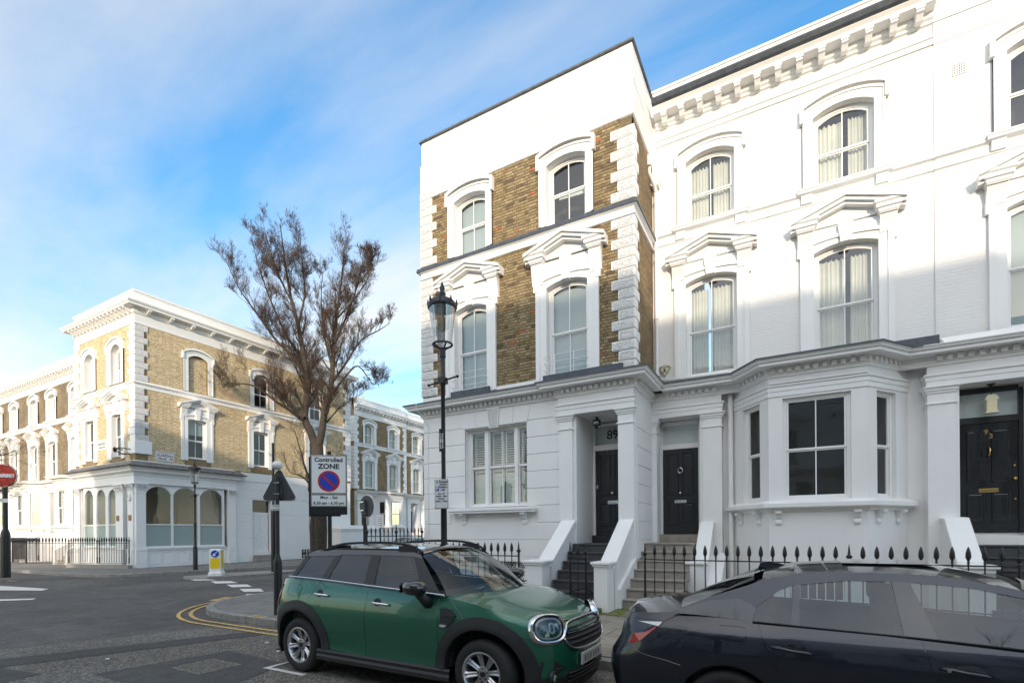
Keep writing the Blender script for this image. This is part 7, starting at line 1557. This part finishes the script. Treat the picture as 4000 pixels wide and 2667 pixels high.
# ---------- green small crossover
green = carpaint('metallic_green_paint', (0.008, 0.12, 0.066), .25)
G_ = thing('parked_car', 'dark green metallic small crossover with black roof, roof rails and round chrome headlights', 'car', (0, 0, 0))
gp = [(2.16, 0), (2.155, .2), (2.13, .4), (2.07, .56), (1.96, .70), (1.80, .80), (1.6, .865), (1.35, .90), (1.0, .905), (.5, .908), (0, .91), (-.5, .91), (-1.0, .91), (-1.4, .905), (-1.7, .88), (-1.9, .82), (-2.02, .72), (-2.09, .58), (-2.13, .4), (-2.15, .2), (-2.155, 0)]
wz = [(.15, .95), (.3, .975), (.42, .965), (.55, .985), (.75, 1.0), (.88, .992), (1.0, .965), (1.08, .935), (1.2, .90)]
fx = [(.15, .93), (.3, .97), (.42, 1.0), (.55, 1.0), (.65, .985), (.78, .94), (.86, .86), (.92, .72), (1.0, .5)]
rx = [(.15, .93), (.3, .97), (.5, 1.0), (.7, .99), (.8, .95), (.95, .90), (1.1, .85), (1.2, .80)]
zt = smooth_tab([(-2.16, 1.08), (-1.9, 1.14), (-1.6, 1.175), (-1.0, 1.155), (-.2, 1.12), (.4, 1.095), (.85, 1.07), (1.2, 1.035), (1.6, .975), (1.85, .925), (2.0, .885), (2.16, .83)], 4)
gc = Car(gp, wz, fx, rx, 1.3, -1.3, .30, [(-1.37, .34, .455), (1.37, .34, .455)], zt)
cbody(gc, G_, green)
topsheet(gc, G_, green, .93, 2.16, .055, 'bonnet', n=22)
topsheet(gc, G_, green, -1.55, -2.16, .02, 'tailgate', n=8)
cols = [(-1.60, -1.46, 1.175, 1.475, 1.47, 1.19, 0), (-1.52, -1.38, 1.172, 1.50, 1.44, 1.19, 1, cardark), (-1.02, -.92, 1.155, 1.535, 1.455, 1.18, 0), (-.90, -.82, 1.150, 1.54, 1.47, 1.18, 1, cardark), (-.26, -.35, 1.122, 1.545, 1.475, 1.15, 0), (-.10, -.20, 1.118, 1.545, 1.475, 1.14, 1, carglass), (.62, .30, 1.085, 1.52, 1.465, 1.11, 0), (.90, .42, 1.07, 1.49, 1.45, 1.10, 0)]
greenhouse(gc, G_, cols, .855, .62, glossblk, glossblk, carglass, ((.90, .80, 1.075), (.41, .62, 1.485), 'windscreen', carglass, .03, .33, .13), ((-1.60, .80, 1.17), (-1.46, .63, 1.47), 'rear_window', cardark, -.03, -.25, -.22), 1.12)
# beltline chrome
for sg in (-1, 1):
    mb = MB(FI); mb.tube([(x, sg*(.868-(z-1.12)*.4), z+.012) for x, z in smooth_tab([(-1.60, 1.175), (-1.0, 1.16), (-.2, 1.125), (.4, 1.10), (.93, 1.078)], 4)], .012, 6); part('chrome_trim', mb, chrome, G_)
    # roof rails
    mb = MB(FI); P_ = smooth_tab([(-1.18, 1.53), (-1.0, 1.585), (-.75, 1.622), (-.2, 1.635), (.15, 1.615), (.35, 1.56), (.42, 1.52)], 4); rows = []
    for x, z in P_: rows.append([mb.P(x, sg*(.62+dy), z+dz) for dy, dz in ((-.02, 0), (.02, 0), (.018, -.028), (-.018, -.028), (-.02, 0))])
    bridge(mb, rows); mb.box(-1.12, -.76, sg*.60-.0, sg*.60+.02*sg if sg > 0 else sg*.60+.02, 1.50, 1.585); mb.box(.08, .34, sg*.62-.015, sg*.62+.015, 1.50, 1.585); part('roof_rail', mb, plastic, G_)
    mb = MB(FI); mb.box(-1.1, .36, sg*.615-.012, sg*.615+.012, 1.535, 1.552); part('rail_foot', mb, glossblk, G_)
annulus(gc, G_, -1.37, .34, .44, .565, plastic, 'wheel_arch_trim'); annulus(gc, G_, 1.37, .34, .44, .565, plastic, 'wheel_arch_trim')
for sg in (-1, 1):
    mb = MB(FI); rows = []
    for i in range(25):
        x = -1.0+2.0*i/24; rows.append([mb.P(x, sg*(gc.Y(x, .34)+.012), .345), mb.P(x, sg*(gc.Y(x, .34)+.03), .325), mb.P(x, sg*(gc.Y(x, .3)+.02), .29), mb.P(x, sg*(gc.Y(x, .3)+.035), .265), mb.P(x, sg*(gc.Y(x, .3)+.03), .22), mb.P(x, sg*(gc.Y(x, .3)-.06), .19)])
    bridge(mb, rows); part('sill_trim', mb, plastic, G_)
# lower bumpers in black
def band(c, root, x0, z0, z1, off, m, name, front=True, n=40, lim=1.0):
    pl = [p for p in c.plan if (p[0] > x0 if front else p[0] < x0)]
    mb = MB(FI)
    for sg in (-1, 1):
        rows = [[mb.P(c.xw(x, z)+(off if front else -off)*(1 if y < .75 else 0), sg*(y*interp(c.wz, z)+off*.7), z) for z in (z0-.0, z0+.001, (z0+z1)/2, z1)] for x, y in pl]; bridge(mb, rows)
    return part(name, mb, m, root, smooth=True)
band(gc, G_, 1.82, .17, .33, .012, plastic, 'front_valance'); band(gc, G_, -1.80, .17, .36, .012, plastic, 'rear_valance', front=False)
for sg in (-1, 1):
    for cx, s_ in ((-1.37, -1), (1.37, 1)):
        pts = [(cx+s_*.445, .36), (cx+s_*.56, .36), (cx+s_*.58, .19), (cx+s_*.445, .19)]; surfpatch(gc, G_, pts, .013, plastic, 'arch_extension', sg)
# seams, handles, filler, side vent
seam(gc, G_, [(-1.02, 1.15), (-1.06, 1.05), (-1.17, .95), (-1.16, .90)]); seam(gc, G_, [(-.19, 1.12), (-.19, .9), (-.20, .6), (-.205, .35)]); seam(gc, G_, [(.84, 1.07), (.85, .8), (.845, .5), (.84, .36)]); seam(gc, G_, [(-.80, .345), (.84, .345)]); seam(gc, G_, [(.99, 1.05), (1.06, .98), (1.18, .87)]); seam(gc, G_, [(1.52, .80), (1.75, .735), (1.95, .715)], sg=(-1, 1))
seam(gc, G_, [(-1.60, 1.10), (-1.42, 1.10), (-1.34, 1.06), (-1.37, .97), (-1.50, .95), (-1.61, .98), (-1.60, 1.10)], 'filler_gap', w=.004)
for a, b, z in ((-1.05, -.81, 1.0), (-.08, .18, .955)):
    surfpatch(gc, G_, [(a+.07+.055*math.cos(t*math.pi/8), z+.01+.045*math.sin(t*math.pi/8)) for t in range(16)], .001, seatm, 'handle_recess', -1, .002)
    mb = MB(FI); y = gc.Y((a+b)/2, z); mb.tube([(a, -y-.005, z+.008), (a+.03, -y-.035, z+.005), ((a+b)/2, -y-.042, z), (b-.03, -y-.035, z-.005), (b, -y-.005, z-.008)], [.012, .016, .017, .016, .012], 8); part('door_handle', mb, chrome, G_, smooth=True)
V_ = [(.885, .965), (.96, .965), (1.02, .955), (1.085, .90), (1.05, .84), (.98, .775), (.93, .76), (.885, .765)]
vt = surfpatch(gc, G_, V_, .014, plastic, 'side_vent', -1); surfpatch(gc, vt, [(.90, .945), (1.0, .94), (1.05, .90), (1.0, .83), (.90, .83)], .016, seatm, 'vent_mesh', -1, .003); surfpatch(gc, vt, [(.90, .90), (1.045, .895), (1.045, .885), (.90, .888)], .022, plastic, 'vent_bar', -1); surfpatch(gc, vt, [(.893, .80), (.98, .80), (.955, .775), (.893, .775)], .019, clearlens, 'side_indicator', -1)
# mirrors
for sg in (-1, 1):
    m_ = blob('wing_mirror', (.66, sg*1.03, 1.17), (.13, .11, .075), glossblk, G_, rot=sg*.25, p=2.8); mb = MB(FI); mb.tube([(.67, sg*.99, 1.11), (.70, sg*.94, 1.05), (.71, sg*.87, 1.0)], [.045, .05, .065], 10); part('mirror_stalk', mb, plastic, m_, smooth=True)
    mb = MB(FI); mb.quad((.53, sg*.95, 1.12), (.53, sg*1.11, 1.12), (.53, sg*1.11, 1.22), (.53, sg*.95, 1.22)); part('mirror_glass', mb, chrome, m_)
# wheels
for cx in (-1.37, 1.37):
    for sg in (-1, 1): wheel(G_, cx, sg*.885, .34, .34, .222, .22, 8, sg)
    mb = MB(FI); [mb.box(cx-.46, cx+.46, sg*.55-.01, sg*.55+.01, .15, .85) for sg in (-1, 1)]; mb.box(cx-.46, cx+.46, -.55, .55, .80, .85); part('wheel_housing', mb, seatm, G_)
# headlights: chrome ring, dark bowl, DRL ring, lens
def headlight(sg):
    c0 = Vector((1.985, sg*.615, .80)); nrm = Vector((.80, sg*.52, .30)).normalized(); ux = nrm.cross(Vector((0, 0, 1))).normalized(); uz = ux.cross(nrm).normalized()
    def ring(mb, rx_, rz_, d, sq=2.5, du=0, dz=0):
        r = []
        for k in range(41):
            t = 2*math.pi*k/40; cu, cv = math.copysign(abs(math.cos(t))**(2/sq), math.cos(t)), math.copysign(abs(math.sin(t))**(2/sq), math.sin(t)); p = c0+ux*(cu*rx_+du)+uz*(cv*rz_+dz)+nrm*(d-.16*(cu*rx_)**2*3); r.append(mb.P(*p))
        return r
    mb = MB(FI); bridge(mb, [ring(mb, .205, .155, -.05), ring(mb, .200, .150, .005), ring(mb, .18, .132, .018), ring(mb, .165, .118, .010), ring(mb, .163, .116, -.01)]); h = part('headlight', mb, chrome, G_, smooth=True, autos=50)
    mb = MB(FI); bridge(mb, [ring(mb, .163, .116, .004), ring(mb, .150, .104, -.02), ring(mb, .10, .07, -.03), ring(mb, .001, .001, -.03)]); part('lamp_bowl', mb, glossblk, h, smooth=True)
    mb = MB(FI); bridge(mb, [ring(mb, .150, .106, .002), ring(mb, .143, .100, .010), ring(mb, .130, .088, .008), ring(mb, .128, .086, -.01)]); part('daylight_ring', mb, clearlens, h, smooth=True)
    mb = MB(FI); bridge(mb, [ring(mb, .115, .075, -.008), ring(mb, .06, .05, -.02, du=.0), ring(mb, .001, .001, -.025)]); part('reflector', mb, lampchrome, h, smooth=True)
    mb = MB(FI); bridge(mb, [ring(mb, .035, .055, .0, 3, -.03), ring(mb, .028, .048, .006, 3, -.03), ring(mb, .018, .036, .004, 3, -.03), ring(mb, .016, .034, -.01, 3, -.03)]); part('lamp_projector', mb, clearlens, h, smooth=True)
    mb = MB(FI); bridge(mb, [ring(mb, .160, .113, .008), ring(mb, .10, .07, .022), ring(mb, .001, .001, .026)]); part('lens', mb, carglass, h, smooth=True)
headlight(-1); headlight(1)
# grille and lower intake laid on the nose
def nose(y, z, off=0): 
    yy_ = abs(y)/interp(gc.wz, z); best = [p for p in gc.plan if p[0] > 1.3]
    for p, q in zip(best, best[1:]):
        if p[1] <= yy_ <= q[1]: t = (yy_-p[1])/max(1e-9, q[1]-p[1]); x = p[0]+(q[0]-p[0])*t; return gc.xw(x, z)+off
    return gc.xw(best[0][0], z)+off
GO = [(-.50, .70), (-.44, .615), (-.30, .575), (0, .565), (.30, .575), (.44, .615), (.50, .70), (.44, .785), (.33, .835), (0, .845), (-.33, .835), (-.44, .785)]
GO = [(y, z) for y, z in smooth_tab(GO+[GO[0]], 4)][:-1]
def noseplate(out_, off, m, name, par, th=.02, nx=nose):
    mb = MB(FI); n = len(out_); A_ = [mb.P(nx(y, z, off), y, z) for y, z in out_]; B_ = [mb.P(nx(y, z, off-th), y, z) for y, z in out_]
    zs_ = sorted(set(z for _, z in out_)); 
    for i in range(n): mb.face([B_[i], B_[(i+1) % n], A_[(i+1) % n], A_[i]])
    rows = []
    zmin, zmax = min(z for _, z in out_), max(z for _, z in out_); ym = max(y for y, _ in out_); yn = min(y for y, _ in out_)
    # fill with fans to a curved centre strip
    cz = (zmin+zmax)/2
    C_ = [mb.P(nx(max(yn*.8, min(ym*.8, y*.8)), cz, off), y*.8, cz) for y, z in out_]
    for i in range(n): mb.face([A_[i], A_[(i+1) % n], C_[(i+1) % n], C_[i]])
    return part(name, mb, m, par)
gr = noseplate(GO, .008, seatm, 'grille', G_)
mb = MB(FI); mb.tube([(nose(y, z, .018), y, z) for y, z in GO+[GO[0]]], .011, 6); part('grille_surround', mb, chrome, gr, smooth=True)
for z, hw_ in ((.785, .40), (.735, .46), (.685, .47), (.635, .43)):
    mb = MB(FI); rows = []
    for j in range(17): y = -hw_+2*hw_*j/16; rows.append([mb.P(nose(y, z, .012), y, z+.012), mb.P(nose(y, z, .028), y, z+.004), mb.P(nose(y, z, .026), y, z-.006), mb.P(nose(y, z, .010), y, z-.014)])
    bridge(mb, rows); part('grille_bar', mb, plastic if z != .735 else glossblk, gr)
LI = [(-.52, .30), (-.42, .24), (0, .225), (.42, .24), (.52, .30), (.44, .375), (0, .385), (-.44, .375)]
li = noseplate(LI, .010, seatm, 'lower_intake', G_)
for z in (.27, .31, .35): mb = MB(FI); mb.tube([(nose(y, z, .02), y, z) for y in [-.45+.9*j/12 for j in range(13)]], .010, 5); part('intake_bar', mb, plastic, li)
pl_ = MB(FI); pl_.box(2.165, 2.185, -.27, .27, .40, .52); np_ = part('number_plate', pl_, platem, G_); bevel(np_, .004)
for i, (dy, w_) in enumerate(((-.19, .05), (-.12, .04), (-.05, .05), (.03, .03), (.10, .05), (.17, .05))): mb = MB(FI); mb.box(2.186, 2.1865, dy-w_/2, dy+w_/2, .43, .49); o = part('plate_print', mb, mat(f'plate_blur{i}', (.22+.04*(i % 3),)*3, .6), np_)
for sg in (-1, 1):
    FLn = [(sg*.60, .50), (sg*.70, .50), (sg*.715, .34), (sg*.62, .32)]
    noseplate(FLn, .006, plastic, 'air_duct', G_); 
    c0 = Vector((nose(.60, .36, .012), sg*.585, .33)); mb = MB(FI); bridge(mb, [[mb.P(*(c0+Vector((d, r*math.cos(2*math.pi*k/20), r*math.sin(2*math.pi*k/20))))) for k in range(21)] for r, d in ((.075, -.03), (.075, .0), (.05, .004), (.045, -.012), (.001, -.014))]); f_ = part('fog_lamp', mb, plastic, G_, smooth=True); mb = MB(FI); bridge(mb, [[mb.P(*(c0+Vector((d, r*math.cos(2*math.pi*k/20), r*math.sin(2*math.pi*k/20))))) for k in range(21)] for r, d in ((.042, -.004), (.02, .004), (.001, .006))]); part('fog_lens', mb, clearlens, f_, smooth=True)
mb = MB(FI); bx_ = nose(0, .86, -.02); mb.tube([(bx_-.03, y, .875+.012*math.cos(y*30)) for y in (-.07, -.035, 0, .035, .07)], [.004, .009, .018, .009, .004], 8); part('badge', mb, chrome, G_)
for y in (-.35, .05): mb = MB(FI); mb.box(1.10, 1.14, y-.02, y+.02, 1.082, 1.092); part('washer_jet', mb, plastic, G_)
for y0, y1 in ((-.55, .05), (.0, .6)): mb = MB(FI); mb.tube([(1.13, y0, 1.115), (1.06, (y0+y1)/2, 1.145), (.98, y1, 1.19)], .009, 5); part('wiper', mb, plastic, G_)
# tail lamps
for sg in (-1, 1):
    T_ = [(-1.80, 1.08), (-1.90, 1.07), (-1.97, .98), (-1.97, .86), (-1.90, .80), (-1.83, .81), (-1.80, .92)]; surfpatch(gc, G_, T_, .012, redlens, 'tail_lamp', sg)
tub(G_, -1.6, .95, .80); seat(G_, .05, -.37); seat(G_, .05, .37); seat(G_, -.75, -.37); seat(G_, -.75, .37)
mb = MB(FI); mb.tube([(.38+.06*math.sin(t*math.pi/8)*.4, -.37+.18*math.cos(t*math.pi/8), .98+.17*math.sin(t*math.pi/8)) for t in range(17)], .014, 6); part('steering_wheel', mb, seatm, G_)
mb = MB(FI); mb.poly_uv([(.45, -.75), (1.0, -.75), (1.2, 0), (1.0, .75), (.45, .75)], .98, 1.06); part('dashboard', mb, seatm, G_)
mb = MB(FI); mb.box(.62, .66, -.10, .10, 1.38, 1.44); part('rear_view_mirror', mb, seatm, G_)
mb = MB(FI); mb.quad((-2.0, -.8, .2), (2.0, -.8, .2), (2.0, .8, .2), (-2.0, .8, .2)); part('underbody', mb, seatm, G_)
G_.location = (-4.01, 5.03, 0); G_.rotation_euler = (0, 0, math.radians(-1.1))

# ---------- dark blue-black saloon
navy = carpaint('metallic_navy_paint', (0.010, 0.013, 0.024), .4)
N_ = thing('parked_car', 'very dark blue metallic saloon parked behind the railings, seen from its red tail lamp forward', 'car', (0, 0, 0))
npn = [(3.35, 0), (3.33, .3), (3.25, .55), (3.1, .74), (2.85, .86), (2.5, .915), (2.0, .925), (1.2, .926), (.4, .926), (-.2, .924), (-.6, .915), (-.95, .895), (-1.18, .855), (-1.34, .78), (-1.43, .66), (-1.48, .5), (-1.51, .25), (-1.515, 0)]
nwz = [(.15, .93), (.3, .96), (.45, .985), (.62, 1.0), (.78, .998), (.90, .985), (.93, .975), (1.0, .925), (1.06, .88), (1.12, .80)]
nfx = [(.15, .95), (.45, 1.0), (.65, .99), (.8, .9), (.9, .6)]; nrx = [(.15, .90), (.35, .96), (.58, 1.0), (.70, .97), (.78, .90), (.95, .86), (1.02, .84), (1.1, .8)]
nzt = smooth_tab([(-1.515, 1.0), (-1.3, 1.03), (-1.0, 1.06), (-.75, 1.075), (-.4, 1.05), (0, 1.03), (.6, 1.005), (1.2, .975), (1.8, .94), (2.4, .88), (3.0, .78), (3.35, .68)], 4)
nc = Car(npn, nwz, nfx, nrx, 2.4, -.5, .22, [(-.43, .33, .385), (2.46, .33, .385)], nzt)
cbody(nc, N_, navy); topsheet(nc, N_, navy, -.70, -1.515, .045, 'boot_lid', n=14); topsheet(nc, N_, navy, 1.75, 3.35, .06, 'bonnet', n=14)
ncol = [(-.86, -.80, 1.06, 1.10, 1.09, 1.07, 0), (-.70, -.55, 1.06, 1.21, 1.17, 1.065, 0), (-.45, -.30, 1.05, 1.30, 1.20, 1.05, 0), (-.26, -.20, 1.035, 1.345, 1.14, 1.04, 1, carglass), (-.14, -.06, 1.032, 1.375, 1.27, 1.038, 1, carglass), (.0, .02, 1.03, 1.395, 1.315, 1.035, 0), (.05, .06, 1.028, 1.40, 1.32, 1.033, 1, carglass), (.37, .36, 1.015, 1.42, 1.36, 1.02, 1, carglass), (.66, .61, 1.005, 1.42, 1.362, 1.012, 0), (.84, .70, 1.0, 1.42, 1.36, 1.007, 1, carglass), (1.20, 1.0, .98, 1.40, 1.34, .988, 1, carglass), (1.55, 1.28, .965, 1.335, 1.28, .972, 1, carglass), (1.85, 1.50, .95, 1.25, 1.20, .957, 0), (2.1, 1.8, .94, 1.10, 1.05, .95, 0)]
greenhouse(nc, N_, ncol, .845, .64, navy, navy, carglass, ((2.05, .78, .95), (1.30, .62, 1.34), 'windscreen', carglass, .03, .2, .1), ((-.80, .72, 1.08), (-.26, .60, 1.335), 'rear_window', carglass, -.01, -.10, -.02), 1.0, pill=glossblk, crown=.05)
for sg in (-1, 1):
    mb = MB(FI); mb.tube([(x, sg*(.853-(z-1.0)*.4), z+.004) for x, z in smooth_tab([(-.26, 1.035), (.3, 1.018), (.9, 1.0), (1.8, .955)], 4)], .007, 6); part('window_trim', mb, glossblk, N_)
# crease along the flank: shoulder line as a slim raised edge
seam(nc, N_, [(-.22, 1.02), (-.16, .85), (-.07, .68), (-.03, .60)]); seam(nc, N_, [(.75, .99), (.78, .85), (.83, .70), (.84, .3)]); seam(nc, N_, [(-1.20, .79), (-1.12, .72), (-.9, .685), (-.78, .66)]); seam(nc, N_, [(-.78, 1.06), (-.9, 1.0), (-1.05, .92), (-1.16, .82)])
seam(nc, N_, [(-.49, .995), (-.33, .995), (-.30, .97), (-.31, .90), (-.35, .885), (-.47, .89), (-.505, .92), (-.49, .995)], 'filler_gap', w=.004)
for a, b, z in ((-.13, .13, .865), (.83, 1.08, .83)):
    surfpatch(nc, N_, [((a+b)/2+.02+.075*math.cos(t*math.pi/8), z+.01+.035*math.sin(t*math.pi/8)) for t in range(16)], .001, glossblk, 'handle_recess', -1, .002)
    mb = MB(FI); y = nc.Y((a+b)/2, z); mb.tube([(a, -y-.01, z+.012), (a+.05, -y-.03, z+.01), ((a+b)/2, -y-.036, z), (b-.04, -y-.03, z-.008), (b, -y-.01, z-.012)], [.013, .017, .014, .015, .010], 8); part('door_handle', mb, navy, N_, smooth=True)
mb = MB(FI); y = nc.Y(.86, .835); mb.tube([(.865, -y-.02, .84), (.865, -y-.05, .84)], .011, 8); part('door_lock', mb, chrome, N_)
for sg in (-1, 1):
    TLr = [(-1.34, .945), (-1.33, .80), (-1.22, .775), (-1.12, .81), (-1.02, .90), (-.97, .945)]; tl_ = surfpatch(nc, N_, TLr, .008, redlens, 'tail_lamp', sg); surfpatch(nc, tl_, [(-1.33, .95), (-.96, .95), (-.93, .985), (-1.32, .985)], .009, clearlens, 'clear_lens', sg)
    seam(nc, N_, [(-1.34, .99), (-.93, .99)], sg=(sg,))
annulus(nc, N_, -.43, .33, .375, .395, navy, 'arch_lip', off=.004); annulus(nc, N_, 2.46, .33, .375, .395, navy, 'arch_lip', off=.004)
for cx in (-.43, 2.46):
    for sg in (-1, 1): wheel(N_, cx, sg*.90, .33, .33, .222, .22, 7, sg)
    mb = MB(FI); [mb.box(cx-.4, cx+.4, sg*.55-.01, sg*.55+.01, .15, .75) for sg in (-1, 1)]; mb.box(cx-.4, cx+.4, -.55, .55, .72, .75); part('wheel_housing', mb, seatm, N_)
mb = MB(FI); rows = [[mb.P(x, s*w_, z) for s in (-1, 1)] for x, w_, z in ((-.26, .03, 1.40), (-.24, .028, 1.445), (-.16, .022, 1.455), (-.05, .01, 1.43))]; bridge(mb, rows)
for s in (-1, 1): mb.face([mb.P(-.26, s*.03, 1.375), mb.P(-.26, s*.03, 1.40), mb.P(-.24, s*.028, 1.445), mb.P(-.16, s*.022, 1.455), mb.P(-.05, s*.01, 1.43), mb.P(-.02, s*.005, 1.40)])
part('roof_antenna', mb, navy, N_)
mb = MB(FI); mb.box(.35, .95, -.35, .35, 1.467, 1.472); part('sunroof', mb, glossblk, N_)
tub(N_, -.7, 2.0, .80, z1=.93); seat(N_, .95, -.38, .45); seat(N_, .95, .38, .45); seat(N_, .05, -.4, .45, .55); seat(N_, .05, .4, .45, .55)
mb = MB(FI); mb.quad((-1.3, -.85, .2), (3.1, -.85, .2), (3.1, .85, .2), (-1.3, .85, .2)); part('underbody', mb, seatm, N_)
mb = MB(FI); mb.tube([(1.35+.07*math.sin(t*math.pi/8)*.4, -.38+.18*math.cos(t*math.pi/8), .90+.16*math.sin(t*math.pi/8)) for t in range(17)], .014, 6); part('steering_wheel', mb, seatm, N_)
for sg in (-1,): m_ = blob('wing_mirror', (1.62, sg*1.02, 1.03), (.10, .11, .07), navy, N_, rot=.2); mb = MB(FI); mb.tube([(1.64, -.95, .99), (1.68, -.84, .97)], .03, 8); part('mirror_stalk', mb, plastic, m_)
N_.location = (0, 5.05, 0)
# ---------- pale car parked in the side street, seen through the thin railing
silver = carpaint('silver_paint', (0.45, 0.50, 0.52), .3)
P__ = thing('parked_car', 'pale silver hatchback in the side street seen through the thin railing', 'car', (0, 0, 0))
pc_ = Car([(q[0]*.92, q[1]*.94) for q in gp], wz, fx, rx, 1.2, -1.2, .26, [(-1.25, .32, .39), (1.25, .32, .39)], [(a*.92, b*.92) for a, b in zt])
cbody(pc_, P__, silver, nz=8); topsheet(pc_, P__, silver, .85, 1.98, .05, 'bonnet', n=8); topsheet(pc_, P__, silver, -1.4, -1.98, .02, 'tailgate', n=5)
greenhouse(pc_, P__, [(q[0]*.92, q[1]*.92-.05, q[2]*.92, q[3]*.92, q[4]*.92-.01, q[5]*.92)+((q[6], carglass) if q[6] else (0,)) for q in cols], .80, .58, silver, silver, carglass, ((.84, .75, .99), (.33, .58, 1.37), 'windscreen', carglass, .03, .3, .12), ((-1.47, .75, 1.08), (-1.39, .59, 1.355), 'rear_window', carglass, -.03, -.22, -.2), 1.03)
for cx in (-1.25, 1.25):
    for sg in (-1, 1): wheel(P__, cx, sg*.83, .32, .32, .20, .2, 5, sg)
tub(P__, -1.4, .85, .74, z1=.95)
P__.location = (-23.6, 27.2, 0); P__.rotation_euler = (0, 0, math.radians(-88))
mb = MB(FW); mb.lathe(-28.9, -37.3, [(.02, 1.2), (.6, 1.5), (.75, 2.3), (.5, 2.9), (.05, 3.2)], 9); o = part('garden_shrub', mb, leafm, None); tag(o, 'dark green shrub behind the white garden wall in the side street', 'shrub')
md = o.modifiers.new('rough', 'DISPLACE'); tx = bpy.data.textures.new('leafy', 'CLOUDS'); tx.noise_scale = .25; md.texture = tx; md.strength = .5
